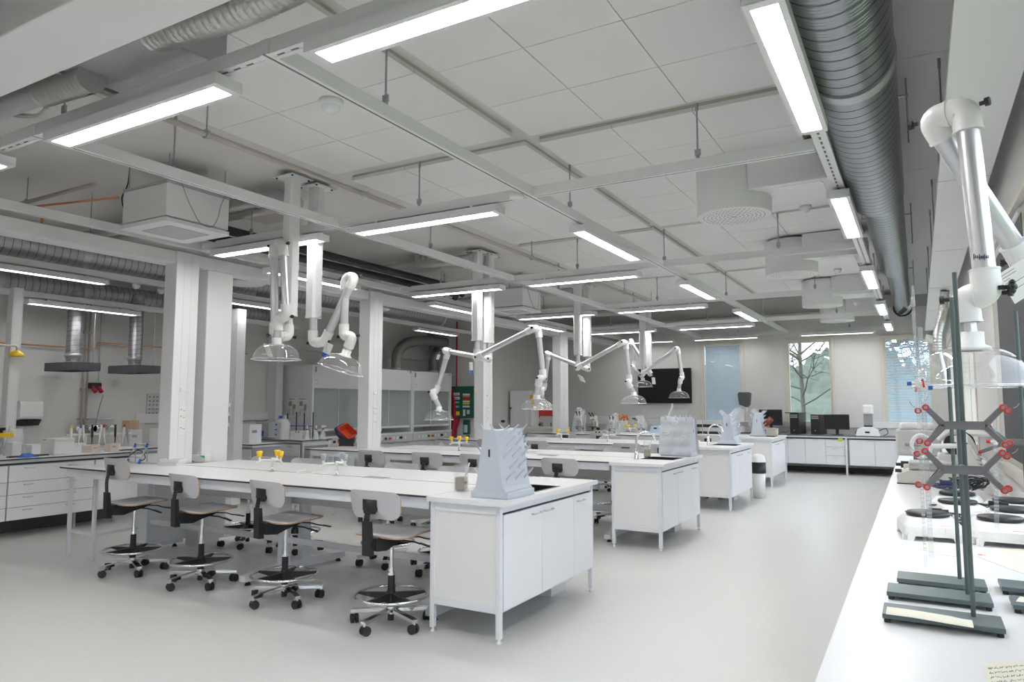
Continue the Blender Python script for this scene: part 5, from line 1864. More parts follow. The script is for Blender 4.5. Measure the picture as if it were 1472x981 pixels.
part(t, 'glove', MB().grid(lambda u, v: (-.06+.06*u+.02*sin(v*5), -.02+.04*v+.015*sin(u*6), .075+.07*sin(pi*u)*sin(pi*v)**.5), 8, 8), PAPER)

# step frame of blue and steel tubes (floor stand) behind the nearest bench end
p = PZ(180, 668, T9)
t = thing('folding_stand', 'folding metal frame with dark blue corners standing at the left end of the nearest bench', 'frame', (p.x, p.y+.08, T9), .35)
f = MB()
for s in (-.07, .07):
    f.tube([(s, 0, 0), (s+.05, .06, .20)], .008, 8).tube([(s+.05, .06, .20), (s-.02, .16, .01)], .006, 8)
f.tube([(-.02, .06, .2), (.12, .06, .2)], .007, 8).tube([(-.05, .02, .07), (.09, .02, .07)], .005, 8)
part(t, 'frame', f, STEEL)
g = MB()
for s in (-.07, .07):
    g.cyl((s, 0, 0), (s+.012, .014, .05), .013, n=8).cyl((s+.042, .05, .17), (s+.052, .062, .21), .013, n=8)
part(t, 'corner', g, BLUE)
part(t, 'cable', MB().tube(arcpath([(-.12, .1, .005), (-.05, .0, .09), (.05, .04, .16), (.09, .1, .05), (-.02, .12, .01)], .06), .005, 6), BLACK)

# peg racks on the sink cabinets
def peg_rack(label, loc, rz, film=False, glass=0, amber=False):
    t = thing('peg_rack', label, 'drying rack', loc, rz, 'peg racks')
    part(t, 'foot', MB().box(-.145, .145, -.19, .19, 0, .045), RACKM, .006)
    pr = [(-.13, .045), (.13, .045), (.108, .075), (.098, .12), (.045, .455), (-.045, .455), (-.098, .12), (-.108, .075)]
    part(t, 'body', MB().prism(pr, 'y', -.185, .185), RACKM, .008)
    part(t, 'slot', MB().box(-.006, .006, -.1875, -.186, .275, .325), BLACK)
    pg = MB()
    pgs = []
    rows = (4,) if film else range(5)
    rnd = random.Random(4)
    for s in (-1, 1):
        for r_ in rows:
            z = .11+r_*.075
            for c in range(2 if r_ % 2 else 3):
                y = -.125+.125*c+(.0625 if r_ % 2 else 0)
                x = s*(.098-(z-.12)/.335*.053)
                a, b = V((x-s*.01, y, z)), V((x+s*.06, y+.01, z+.075))
                pg.tube([a, b], [.008, .0055], 8)
                pg.ball(b, .0055, 6)
                pgs.append((a, b))
                if s == 1 and False:
                    pass
    for c in range(3):
        pg.tube([(.0, -.12+.12*c, .45), (.03-.03*c, -.12+.12*c+.02, .455)], .006, 6)
    part(t, 'pegs', pg, RACKM)
    if film:
        fm = MB()
        for s in (-1, 1):
            fm.grid(lambda u, v: (s*(.185-.12*v+.008*sin(u*17+v*9)+.006*sin(v*23)), -.20+.40*u, .02+.45*v), 14, 12)
        o = part(t, 'plastic_film', fm, FILMG)
        ov = MB()
        for yy, zz_ in ((.02, .40), (-.09, .23), (.12, .28)):
            x = -(.19-.12*(zz_/.46))
            ov.tube([(x-.004, yy+.034*cos(2*pi*k/20), zz_+.017*sin(2*pi*k/20)) for k in range(20)], .003, 6, closed=True)
            ov.tube([(x-.004, yy-.022, zz_-.002), (x-.004, yy, zz_+.003), (x-.004, yy+.022, zz_)], .002, 5)
        part(t, 'film_print', ov, PAPER, sub=o)
    return t, pgs


def beaker(label, c, d, r, h, m=None, root='beaker', group='glassware drying on the pegs'):
    """a beaker whose mouth points to -d, hung over a peg"""
    d = V(d).normalized()
    prof = [(.001, 0), (r*.9, 0), (r, r*.2), (r, h*.93), (r*1.08, h)]
    o = solo(root, MB().lathe(prof, 20, V(c)+d*h, -d), m or GLASSW, label, 'glassware', group)
    return o


RK = (-2.535, 4.29)
peg_rack('grey peg drying rack standing bare on the nearest sink cabinet', (-2.515, 4.28, T9), 0)
peg_rack('grey peg drying rack wrapped in clear film on the second sink cabinet', (-2.57, 8.62, T9), R(90), film=True)
t3, pg3 = peg_rack('grey peg drying rack hung with clear glassware on the third sink cabinet', (-2.66, 11.72, T9), 0)
t4, pg4 = peg_rack('grey peg drying rack with the brown bottle on the farthest sink cabinet', (-2.75, 14.62, T9), 0)
def on_peg(t, pgs, i, label, r, h, m=None, root='beaker'):
    a, b = pgs[i]
    o = V(t.location)
    return beaker(label, o+a.lerp(b, .25)+V((0, 0, .0)), b-a, r, h, m, root)
n3 = len(pg3)
for i, (k, r, h, s) in enumerate(((n3-3, .045, .15, 'upper right beaker'), (n3-1, .05, .16, 'topmost beaker'), (n3-9, .05, .12, 'lower right flask'), (4, .05, .11, 'lower left flask'), (n3//2-2, .035, .12, 'upper left cylinder'))):
    on_peg(t3, pg3, k, 'clear glass %s hanging on the third cabinet peg rack' % s, r, h)
n4 = len(pg4)
on_peg(t4, pg4, n4-9, 'brown glass bottle hanging on the farthest peg rack', .055, .2, AMBER, 'amber_bottle')
for i, (k, r, h, s) in enumerate(((n4-2, .035, .12, 'upper right cylinder'), (n4//2-1, .05, .12, 'topmost left beaker'), (n4//2-5, .04, .11, 'left cylinder'))):
    on_peg(t4, pg4, k, 'clear glass %s hanging on the farthest peg rack' % s, r, h)

# taps
def faucet(label, loc, rz=0):
    t = thing('water_tap', label, 'tap', loc, rz, 'gooseneck taps')
    pts = [V((0, 0, 0)), V((0, 0, .12))] + [V((.11-.11*cos(a), 0, .20+.11*sin(a))) for a in [pi*k/10 for k in range(9)]] + [V((.215, 0, .20))]
    part(t, 'spout', MB().tube(pts, .0125, 12), CHROME)
    part(t, 'body', MB().lathe([(.001, 0), (.03, 0), (.03, .01), (.022, .016), (.022, .09), (.014, .1)], 18), CHROME)
    part(t, 'lever', MB().tube([(0, -.02, .09), (0, -.07, .12)], .008, 8).cyl((0, .02, .05), (0, .06, .05), .014, n=10), CHROME)
    return t


f = faucet('chrome gooseneck tap beside the sink of the second bench', (-2.82, 7.80, T9), .25)
dup(f, (-2.82, 11.0, T9), .25, 'chrome gooseneck tap beside the sink of the third bench')

def sponge_jar(label, loc):
    t = thing('beaker_with_sponge', label, 'beaker', loc, .2, 'clear beakers with sponges')
    part(t, 'jar', MB().lathe([(.001, 0), (.055, 0), (.056, .004), (.058, .19), (.055, .19), (.054, .008), (.001, .006)], 4, sm=False).xf(M.Rotation(R(45), 4, 'Z')), CLEAR)
    part(t, 'sponge', MB().box(-.035, .035, -.036, .036, .008, .10), SPONGE, .008)
    part(t, 'brush', MB().tube([(.02, .02, .1), (.05, .03, .2)], .006, 6), PEW)
    return t


sponge_jar('square clear beaker with a brown sponge beside the nearest peg rack', (-2.915, 4.36, T9))
sponge_jar('square clear beaker with a brown sponge beside the tap of the second bench', (-2.80, 8.12, T9))
p = PZ(1107, 627, T9)
t = thing('beige_box', 'small cream lidded box on the farthest sink cabinet', 'box', (-2.53, 14.75, T9), 0)
part(t, 'box', MB().box(-.10, .11, -.08, .08, 0, .12), BEIGE, .012)
part(t, 'lid', MB().box(-.105, .115, -.085, .085, .12, .15).box(-.06, .06, -.03, .03, .15, .16), BEIGE, .01)
p = PZ(1000, 635, T9)
t = thing('wash_tray', 'small tray with orange capped tubes beside the third bench tap', 'tray', (p.x, p.y, T9), .1)
part(t, 'tray', MB().box(-.07, .07, -.05, .05, 0, .02), PEW, .004)
part(t, 'orange_cap', MB().cyl((-.04, -.01, .02), (-.02, 0, .035), .014, n=10).cyl((.03, -.02, .02), (.04, -.01, .035), .014, n=10), ORANGE)
# paper roll / cleaning holder at the side of the third sink cabinet
p = PZ(1087, 717, 0)
t = thing('waste_bin', 'white pedal bin with dark bag behind the third sink cabinet', 'bin', (-2.33, 12.22, 0), 0)
part(t, 'body', MB().lathe([(.001, 0), (.10, 0), (.115, .46), (.001, .46)], 20), PEW)
part(t, 'bag_rim', MB().lathe([(.116, .46), (.12, .40), (.124, .41), (.124, .58), (.11, .58)], 20), BLACK)
part(t, 'lid', MB().lathe([(.12, .58), (.11, .66), (.07, .70), (.001, .715)], 20), PEW)

# microscopes and gear on the farthest bench
def microscope(t, h=.42, m=CREAM):
    part(t, 'foot', MB().prism(rrect(-.09, .09, -.13, .11, .03), 'z', 0, .04), m, .006)
    part(t, 'limb', MB().prism([(.04, .04), (.10, .04), (.12, h*.55), (.08, h*.75), (-.04, h*.72), (-.04, h*.62), (.05, h*.55)], 'x', -.035, .035), m, .01)
    part(t, 'stage', MB().box(-.07, .07, -.11, .04, h*.30, h*.33), BLACK)
    part(t, 'nosepiece', MB().lathe([(.04, 0), (.045, .03), (.03, .05)], 14, (0, -.04, h*.52)).cyl((0, -.04, h*.36), (0, -.04, h*.52), .014, n=10), MGREY)
    part(t, 'head', MB().prism([(-.10, h*.70), (.06, h*.74), (.06, h*.86), (-.06, h*.86)], 'x', -.05, .05), m, .012)
    for s in (-1, 1):
        part(t, 'eyepiece', MB().cyl((s*.03, -.07, h*.84), (s*.035, -.16, h*1.0), .016, n=12), BLACK)
        part(t, 'focus_knob', MB().cyl((s*.035, .07, h*.22), (s*.085, .07, h*.22), .028, n=14), BLACK)


def cover(t, w, d, h, seed):
    rnd = random.Random(seed)
    a = [rnd.uniform(0, 6) for _ in range(4)]

    def fn(u, v):
        th = 2*pi*u
        k = 1-.48*v**1.6
        r = 1+.10*sin(3*th+a[0]+v*4)+.07*sin(7*th+a[1]-v*6)
        zz_ = h*min(1.0, v*1.15)*(1+.08*sin(th+a[2]))
        if v > .9:
            k *= (1-v)/.1*.98+.02
        return (w*k*r*cos(th)+.03*v, d*k*r*sin(th)-.02*v, zz_)
    part(t, 'dust_cover', MB().grid(fn, 28, 14), FILM)


for px, py, y, h, cov, lab, rz in ((833, 625, 14.15, .46, True, 'microscope under a clear dust cover, leftmost on the farthest bench', .2), (854, 625, 14.15, .44, False, 'uncovered black and cream microscope on the farthest bench', -.1),
                                   (880, 623, 14.2, .36, True, 'microscope under a pale dust cover in front of the white bucket', .3), (919, 616, 15.0, .32, True, 'microscope under a cloudy cover behind the yellow taps of the farthest bench', -.5)):
    p = PZ(px, py, T9)
    p = V((p.x*y/p.y, y, T9))
    t = thing('microscope', lab, 'microscope', p, rz, 'microscopes')
    microscope(t, h, CREAM if not cov else LGREY)
    if cov:
        cover(t, .15, .17, h*1.12, int(px))
        WORLD.pop('x', None)
p = PY(894, 618, 15.05)
t = thing('tube_bucket', 'white bucket stuffed with orange rubber tubes on the farthest bench', 'bucket', (p.x, 15.05, T9), 0)
part(t, 'bucket', MB().lathe([(.001, 0), (.10, 0), (.125, .24), (.132, .245), (.125, .25), (.118, .24), (.095, .01), (.001, .01)], 24), PEW)
rnd = random.Random(5)
for k in range(9):
    a, b = rnd.uniform(0, 6.3), rnd.uniform(1.8, 4)
    r1 = rnd.uniform(.10, .17)
    tb_ = arcpath([(.06*cos(a), .06*sin(a), .12), (.07*cos(a), .07*sin(a), .30+rnd.uniform(0, .08)), (r1*cos(a+b*.4), r1*sin(a+b*.4), .36+rnd.uniform(-.03, .06)), (r1*1.1*cos(a+b*.7), r1*1.1*sin(a+b*.7), .27)], .08, 6)
    part(t, 'rubber_tube', MB().tube(tb_, .009, 8), ORTUBE)
part(t, 'rubber_tube', MB().tube(arcpath([(-.06, 0, .2), (-.08, 0, .36), (-.2, -.02, .37), (-.31, -.02, .36)], .06, 6), .009, 8), ORTUBE)
for k, (px, w, m, lab) in enumerate(((864, .16, RED, 'red handled tool lying between the microscopes'), (857, .12, BLACK, 'black tool lying beside the red one between the microscopes'))):
    p = PY(px, 614, 14.7+.1*k)
    solo('hand_tool', MB().bar((p.x-w/2+.1*k*0, p.y, T9+.02), (p.x+w/2, p.y-.03, T9+.03), .025, .03), m, lab, 'tool', bevel=.006)
p = PY(865, 622, 14.05)
t = thing('power_supply', 'small grey power unit with two black knobs on the farthest bench', 'power unit', (p.x, 14.05, T9), 0)
part(t, 'body', MB().box(-.16, .14, -.05, .06, 0, .06), LGREY, .006)
for x in (-.1, -.03):
    part(t, 'knob', MB().cyl((x, -.05, .035), (x, -.075, .035), .016, n=12), BLACK)
p = PY(944, 618, 15.1)
t = thing('blue_device', 'light blue benchtop device with dark oval window on the farthest bench', 'lab instrument', (p.x, 15.1, T9), 0)
part(t, 'body', MB().prism([(-.13, 0), (.13, 0), (.12, .10), (.08, .16), (-.07, .16), (-.12, .08)], 'y', -.09, .10), LBLUE, .015)
part(t, 'window', MB().prism([(.045*cos(a), .10+.02*sin(a)) for a in [2*pi*k/16 for k in range(16)]], 'y', -.094, -.088), BLACK)
q = PY(960, 606, 8.95)
t = thing('dropping_flask', 'white plastic flask with a curved spout hanging on the film-wrapped peg rack', 'flask', q, 0)
part(t, 'bulb', MB().ball((0, 0, 0), .07, 16, (1, 1, .95)), HDPE)
part(t, 'spout', MB().tube(arcpath([(0, 0, .06), (.02, 0, .12), (.06, 0, .17), (.065, 0, .23)], .06), .011, 10), HDPE)
# tall rod and the black instrument near the windowed wall
p = PY(1020, 621, 15.1)
t = thing('black_instrument', 'black and silver benchtop instrument in front of the blinded window', 'lab instrument', (p.x+.02, 15.08, T9), 0)
part(t, 'base', MB().box(-.33, .30, -.08, .12, 0, .055), BLACK, .008)
part(t, 'upper', MB().box(-.33, .28, -.06, .12, .14, .20), BLACK, .008)
part(t, 'body', MB().box(-.30, .26, -.04, .11, .055, .14), LGREY)
part(t, 'knob', MB().cyl((-.25, -.06, .1), (-.25, -.09, .1), .03, n=12), STEEL)
p = PY(1010, 620, 15.0)
solo('stand_rod', MB().cyl((p.x, 15.0, T9), (p.x, 15.0, T9+.42), .009, n=8).box(p.x-.05, p.x+.05, 14.93, 15.07, T9, T9+.012), PIPE, 'thin upright brown rod before the blinded window', 'rod')

# back bench: stirrer, monitors, towers, dome instrument
B8 = BZ
p = PY(1072, 622, 17.1)
t = thing('overhead_stirrer', 'overhead stirrer with dark grey head on a tall stand by the blinded window', 'stirrer', (p.x, 17.1, B8), 0)
part(t, 'foot', MB().box(-.20, .16, -.12, .12, 0, .02), BLACK, .005)
part(t, 'rod', MB().cyl((-.02, .05, .02), (-.02, .05, .62), .014, n=10), STEEL)
part(t, 'column_body', MB().box(-.12, -.03, .03, .12, .02, .55), PEW, .01)
part(t, 'motor_head', MB().prism([(-.11, .66), (.06, .60), (.11, .66), (.14, .92), (.10, .95), (-.12, .95), (-.14, .9)], 'y', -.1, .1), HOODG, .02)
part(t, 'chuck', MB().lathe([(.02, 0), (.05, .05), (.04, .1), (.06, .12)], 14, (.02, 0, .48)), PEW)
part(t, 'clamp', MB().box(-.12, .05, -.02, .08, .16, .26), MGREY, .005)


def monitor(label, x, y, w, h, z=.10, rz=0):
    t = thing('monitor', label, 'monitor', (x, y, B8), rz, 'computer monitors')
    part(t, 'housing', MB().box(-w/2, w/2, -.02, .03, z, z+h), BLACK, .006)
    part(t, 'screen', MB().box(-w/2+.015, w/2-.015, -.0225, -.02, z+.022, z+h-.015), SCREEN)
    part(t, 'stand_neck', MB().prism([(-.03, 0), (.03, 0), (.035, z+.1), (-.035, z+.1)], 'y', .03, .05), BLACK)
    part(t, 'stand_foot', MB().prism(rrect(-.12, .12, -.07, .10, .05), 'z', 0, .014), BLACK)
    return t


a, b = PY(1091, 589, 17.15), PY(1125, 612, 17.15)
monitor('black computer monitor on the back bench left of the computer towers', (a.x+b.x)/2, 17.15, b.x-a.x, a.z-b.z, b.z-B8)
a, b = PY(1184.5, 596, 17.1), PY(1221.5, 618, 17.1)
monitor('black computer monitor on the back bench right of the computer towers', (a.x+b.x)/2, 17.1, b.x-a.x, a.z-b.z, b.z-B8)
for k, (px0, px1, pyt, lab) in enumerate(((1136, 1154, 594.5, 'wider black computer tower below the middle back window'), (1167.5, 1183, 596, 'narrow black computer tower beside the right monitor'))):
    a, b = PY(px0, pyt, 17.0), PY(px1, 620, 17.0)
    w_ = min(.2, b.x-a.x)
    t = thing('computer_tower', lab, 'computer', ((a.x+b.x)/2, 17.2, B8), -.25, 'computer towers')
    h_ = a.z-B8
    part(t, 'case', MB().box(-w_/2, w_/2, -.2, .2, .01, h_), BLACK, .006)
    part(t, 'front_panel', MB().box(-w_/2+.008, w_/2-.008, -.212, -.2, .02, h_-.01), MGREY if False else BLACK, .004)
    part(t, 'drive_slot', MB().box(-w_/2+.02, w_/2-.02, -.2145, -.212, h_-.10, h_-.07).box(-w_/2+.02, w_/2-.02, -.2145, -.212, h_-.055, h_-.03), MGREY)
    part(t, 'badge', MB().cyl((0, -.212, .09), (0, -.216, .09), .012, n=10), STEEL)
    if k == 0:
        tt = part(t, 'top_tray', MB().box(-w_/2-.1, w_/2+.02, -.22, .2, h_+.001, h_+.02), BLACK)
for px, lab, s in ((1105, 'dark keyboard and loose cables in front of the left monitor', 1), (1240, 'thin black cable curling beside the domed instrument', 0)):
    p = PY(px, 624, 16.98)
    t = thing('keyboard' if s else 'loose_cable', lab, 'keyboard' if s else 'cable', (p.x, 17.0, B8), 0)
    if s:
        part(t, 'keys', MB().box(-.21, .21, -.06, .06, .002, .022), BLACK, .005)
        part(t, 'cable', MB().tube(arcpath([(.2, 0, .01), (.3, .05, .06), (.36, .1, .02), (.42, .05, .08)], .05), .005, 6), BLACK)
    else:
        part(t, 'cable', MB().tube(arcpath([(-.1, .1, .01), (-.16, .0, .08), (-.05, -.05, .12), (.0, .03, .05), (-.12, .1, .01)], .06), .007, 6), BLACK)
p = PY(1247, 622, 17.05)
t = thing('optical_comparator', 'white domed microscope-like instrument below the two right-hand windows', 'lab instrument', (p.x, 17.1, B8), 0)
part(t, 'base', MB().prism([(-.22, 0), (.24, 0), (.20, .13), (.08, .19), (-.10, .19), (-.19, .13)], 'y', -.17, .15), PEW, .02)
part(t, 'column_body', MB().box(-.07, .11, .02, .12, .19, .62), MGREY, .01)
part(t, 'head', MB().box(-.09, .13, -.06, .13, .46, .66), PEW, .035)
part(t, 'stage', MB().box(-.06, .10, -.10, .06, .19, .22), BLACK)
part(t, 'display', MB().box(-.04, .05, -.1725, -.169, .06, .095), SCREEN)
part(t, 'cable', MB().tube(arcpath([(.22, 0, .1), (.36, -.05, .18), (.40, -.05, .05), (.3, -.05, .01)], .06), .008, 6), BLACK)

# ------------------------------------------------------------------ clutter on the left wall bench
def bench_pt(px, py):
    return PZ(px, py, T9)


p = bench_pt(90, 654)
t = thing('styrofoam_box', 'large white lidded foam box on the left wall bench', 'box', (-9.42, 4.98, T9), .12)
part(t, 'box', MB().box(-.14, .12, -.13, .13, 0, .17), PEW, .01)
part(t, 'lid', MB().box(-.143, .123, -.133, .133, .17, .20), PEW, .008)
part(t, 'grip', MB().box(-.09, -.04, -.1345, -.133, .175, .19), MGREY)
p = bench_pt(45, 656)
t = thing('rubber_glove', 'crumpled blue glove on the front edge of the left wall bench', 'glove', (-9.2, 4.50, T9), .3)
part(t, 'glove', MB().grid(lambda u, v: (-.09+.18*u+.02*sin(v*8), -.08+.16*v+.02*sin(u*9), .004+(.045+.015*sin(u*13+v*7))*sin(pi*u)**.6*sin(pi*v)**.6), 14, 12), BLUE)
p = bench_pt(57, 651)
solo('black_tray', MB().prism(rrect(-9.42, -9.28, 4.66, 4.82, .03), 'z', T9, T9+.015), BLACK, 'small flat black tray behind the blue glove', 'tray', bevel=.004)
t = thing('plastic_bag', 'clear crumpled plastic bag standing on the left wall bench', 'bag', (-9.62, 4.58, T9), 0)
part(t, 'bag', MB().grid(lambda u, v: ((.12-.03*v)*(1+.12*sin(6*pi*u+v*5))*cos(2*pi*u), (.10-.02*v)*(1+.1*sin(4*pi*u-v*4))*sin(2*pi*u), .34*v*(1+.06*sin(2*pi*u*2))), 24, 12), FILM)
part(t, 'contents', MB().prism(rrect(-.07, .06, -.06, .05, .02), 'z', .001, .16), PEW, .01)
for k, (x, y, w, d, h, m, lab) in enumerate(((-9.95, 4.30, .1, .1, .30, HDPE, 'tall milky canister at the left end of the wall bench'), (-9.62, 4.18, .09, .09, .24, LBLUE, 'pale blue bottle at the left end of the wall bench'),
                                             (-9.9, 4.62, .05, .05, .26, MGREY, 'slim grey bottle behind the plastic bag on the wall bench'), (-9.85, 4.48, .045, .045, .2, LBLUE, 'small light blue bottle behind the plastic bag'))):
    t = thing('bottle', lab, 'bottle', (x, y, T9), 0, 'bottles on the left wall bench')
    part(t, 'body', MB().lathe([(.001, 0), (w*.95, 0), (w, .01), (w, h*.75), (w*.4, h*.9), (w*.4, h*.95)], 18), m)
    part(t, 'cap', MB().cyl((0, 0, h*.93), (0, 0, h*1.05), w*.46, n=14), BLUE if k == 0 else PEW)
for k, (x, y, s) in enumerate(((-10.1, 5.05, 'left'), (-10.05, 5.5, 'right'))):
    m = MB().box(-.13, .13, -.1, .1, 0, .005).box(-.13, -.125, -.1, .1, .005, .10).box(.125, .13, -.1, .1, .005, .10).box(-.125, .125, -.1, -.095, .005, .10).box(-.125, .125, .095, .1, .005, .10)
    m.xf(M.Translation((x, y, T9)))
    solo('plastic_tub', m, HDPE, '%s of two shallow milky tubs behind the foam box' % s, 'tub', 'shallow tubs', bevel=.004)
t = thing('spray_parts', 'jumble of clear tubes and small dark tools at the left end of the wall bench', 'lab tools', (-9.3, 4.12, T9), 0)
part(t, 'clear_tube', MB().tube([(-.1, -.12, .02), (.1, .2, .02)], .018, 10).tube([(-.18, -.1, .05), (.0, .25, .03)], .015, 10).tube([(-.12, .1, .03), (-.02, .26, .09)], .02, 10), CLEAR)
part(t, 'dark_tool', MB().tube([(.05, .2, .012), (.08, .36, .012)], .010, 8), BLACK)
# pipette holders
def pipette_stand(label, loc, cols, rz=0, dark=False):
    t = thing('pipette_stand', label, 'pipette stand', loc, rz, 'pipette stands')
    n = len(cols)
    part(t, 'base', MB().prism(rrect(-.02-.045*n, .02+.045*n, -.08, .08, .03), 'z', 0, .02), PEW, .004)
    part(t, 'arm', MB().box(-.045*n, .045*n, -.02, .02, .20, .225).cyl((0, .03, .02), (0, .03, .22), .012, n=10), PEW, .004)
    for k, m in enumerate(cols):
        x = -.045*(n-1)+.09*k
        tl = .02*sin(k*2.1)
        part(t, 'pipette', MB().tube([(x, -.04, .06), (x+tl, -.035, .17)], [.005, .010], 8).tube([(x+tl, -.035, .17), (x+tl*1.6, -.03, .30)], .015, 10), m if m in (BLACK, MGREY) else PEW)
        part(t, 'pipette_button', MB().cyl((x+tl*1.6, -.03, .30), (x+tl*1.8, -.03, .34), .013, n=10), m)
    return t


pipette_stand('stand of pale pipettes with yellow and blue buttons on the wall bench', (-9.92, 5.62, T9), [YEL, BLUE, PEW, BLACK, PEW, RED], R(85))
pipette_stand('stand of dark pipettes with red tips right of the pale ones', (-9.85, 6.05, T9), [BLACK, RED, MGREY], R(80))
pipette_stand('row of black handled pipettes on a steel stand behind the frame', (-9.75, 7.12, T9), [BLACK, BLACK, PEW, BLACK, BLACK, BLACK], R(70))
# bench-end boxes (they stand on the wall bench right end and the gap cabinet)
t = bench_shell('corner_cabinet', 'low white cabinet between the left wall bench and the peninsula', -10.85, -9.6, 5.80, 7.58, .9, -10.8, -9.64, 5.82, 7.56)
drawer_front(t, (-9.64, 5.85, .2), (0, 1, 0), (1, 0, 0), .85, .62, hs=(.8,), name='door')
drawer_front(t, (-9.64, 6.70, .2), (0, 1, 0), (1, 0, 0), .85, .62, hs=(.2,), name='door')
part(t, 'plinth', MB().box(-10.8, -9.75, 5.82, 7.56, 0, .2), DARKSK)
for x, y, w, d, h, m, lab, rz in ((-9.35, 5.35, .20, .12, .10, PINKBOX, 'left beige carton in front of the pipettes', .1), (-9.30, 5.60, .12, .12, .11, PINKBOX, 'right beige carton in front of the pipettes', .05),
                                  (-9.98, 6.28, .20, .20, .26, LGREY, 'pale lilac carton behind the pipettes', .1), (-9.95, 6.72, .22, .2, .26, PEW, 'white carton with a grey stripe behind the pipettes', .05),
                                  (-10.0, 6.28, .16, .16, .13, CARD, 'brown cardboard box on top of the lilac carton', .1), (-10.3, 7.25, .28, .24, .3, BEIGE, 'olive beige instrument behind the nearest service column', 0),
                                  (-9.40, 7.92, .26, .24, .30, HDPE, 'milky white carton left of the nearest service column', 0)):
    z = T9 + (.262 if 'on top' in lab else 0)
    t = thing('carton', lab, 'carton', (x, y, z), rz, 'cartons on the left benches')
    part(t, 'box', MB().box(-w/2, w/2, -d/2, d/2, 0, h), m, .004)
    part(t, 'flap_line', MB().box(-w/2+.004, w/2-.004, -.003, .003, h, h+.0015), MGREY)
    part(t, 'print', MB().box(w/2, w/2+.001, -d*.3, d*.1, h*.55, h*.7), MGREY)

# peninsula with the canister
t = thing('water_canister', 'big milky water canister with blue cap on the peninsula bench', 'canister', (-9.95, 9.1, T9), -.15)
part(t, 'body', MB().prism(rrect(-.11, .11, -.10, .10, .045, 5), 'z', 0, .30).lathe([(.108, .30), (.10, .345), (.05, .37)], 20), HDPE, .02)
part(t, 'cap', MB().cyl((-.05, 0, .36), (-.05, 0, .415), .045, n=18), BLUE)
part(t, 'handle', MB().tube(arcpath([(.0, 0, .355), (.02, 0, .42), (.075, 0, .42), (.09, 0, .33)], .04), .015, 10), HDPE)
g = MB()
for z in (.07, .16, .25):
    g.box(-.09, -.02, -.102, -.099, z, z+.018)
part(t, 'level_mark', g, BLUE)
t = thing('steel_instrument', 'steel box with a blue screen left of the water canister', 'lab instrument', (-10.45, 9.2, T9), 0)
part(t, 'body', MB().box(-.17, .17, -.14, .14, .01, .30), STEEL, .006)
part(t, 'screen', MB().box(-.15, .06, -.143, -.14, .04, .14), BLUE)
for k, (px, s) in enumerate(((441, 'left'), (454, 'middle'), (464, 'right'))):
    p = bench_pt(px, 632)
    y = 9.13+.12*k
    t = thing('wash_bottle', 'white cone-shaped wash bottle with red collar, the %s one of three' % s, 'bottle', (p.x*y/p.y, y, T9), .4*k, 'white wash bottles')
    part(t, 'body', MB().lathe([(.001, 0), (.058, 0), (.06, .008), (.022, .17), (.02, .19)], 20), HDPE)
    part(t, 'collar', MB().cyl((0, 0, .17), (0, 0, .192), .024, n=14), RED)
    part(t, 'nozzle', MB().cyl((0, 0, .192), (0, 0, .25), .018, n=12) if k < 2 else MB().prism([(-.03, .2), (.06, .22), (.05, .25), (-.03, .255)], 'y', -.014, .014), PEW)
p = bench_pt(427, 632)
t = thing('white_carton', 'white carton with red and blue dots among the wash bottles', 'carton', (-9.62, 9.2, T9), .1)
part(t, 'box', MB().box(-.14, .14, -.09, .09, 0, .15), PEW, .006)
part(t, 'red_dot', MB().cyl((-.02, -.09, .13), (-.02, -.094, .13), .012, n=10), RED)
part(t, 'blue_dot', MB().cyl((.05, -.09, .13), (.05, -.094, .13), .012, n=10), BLUE)
t = thing('rod_rack', 'blue clamp frame with four dark upright rods behind the water canister', 'stand', (-9.85, 9.42, T9), 0)
for k, x in enumerate((-.33, -.12, .06, .26)):
    part(t, 'rod', MB().cyl((x, .02*k, 0), (x, .02*k, .46+.02*(k % 2)), .011, n=8), BLACK)
part(t, 'blue_bar', MB().box(-.35, .32, -.02, .0, .22, .235).box(-.05, .2, -.1, .0, .0, .03), BLUE)
# tubs and black crate on a low table in front of the peninsula
c0 = PZ(491, 651, .70)
t = thing('crate_table', 'low white table under the black crate, beside the peninsula bench', 'table', (c0.x, c0.y+.1, 0), 0, None)
part(t, 'tabletop', MB().box(-.24, .22, -.25, .3, .685, .699), TOPM)
for x in (-.2, .18):
    for y in (-.2, .25):
        part(t, 'leg', MB().box(x-.02, x+.02, y-.02, y+.02, 0, .685), FRAMEM)
t = thing('storage_crate', 'black plastic crate with red and green labels, holding coloured tubs', 'crate', (c0.x, c0.y+.13, .70), R(38))
w_, d_, h_ = .12, .19, .235
part(t, 'crate', MB().box(-w_, w_, -d_, d_, 0, .01).box(-w_, w_, -d_, -d_+.01, .01, h_).box(-w_, w_, d_-.01, d_, .01, h_).box(-w_, -w_+.01, -d_+.01, d_-.01, .01, h_).box(w_-.01, w_, -d_+.01, d_-.01, .01, h_), BLACK)
part(t, 'crate_rim', MB().prism([(-w_-.012, -d_-.012), (w_+.012, -d_-.012), (w_+.012, d_+.012), (w_, d_+.012), (w_, -d_), (-w_-.012, -d_)], 'z', h_-.04, h_), BLACK)
part(t, 'red_label', MB().box(w_+.012, w_+.0145, -.05, .06, h_-.035, h_-.008), RED)
part(t, 'green_label', MB().box(w_, w_+.002, -.04, .05, .05, .15), PEW)
part(t, 'label_print', MB().box(w_+.002, w_+.003, -.035, .0, .06, .12), TEAL)


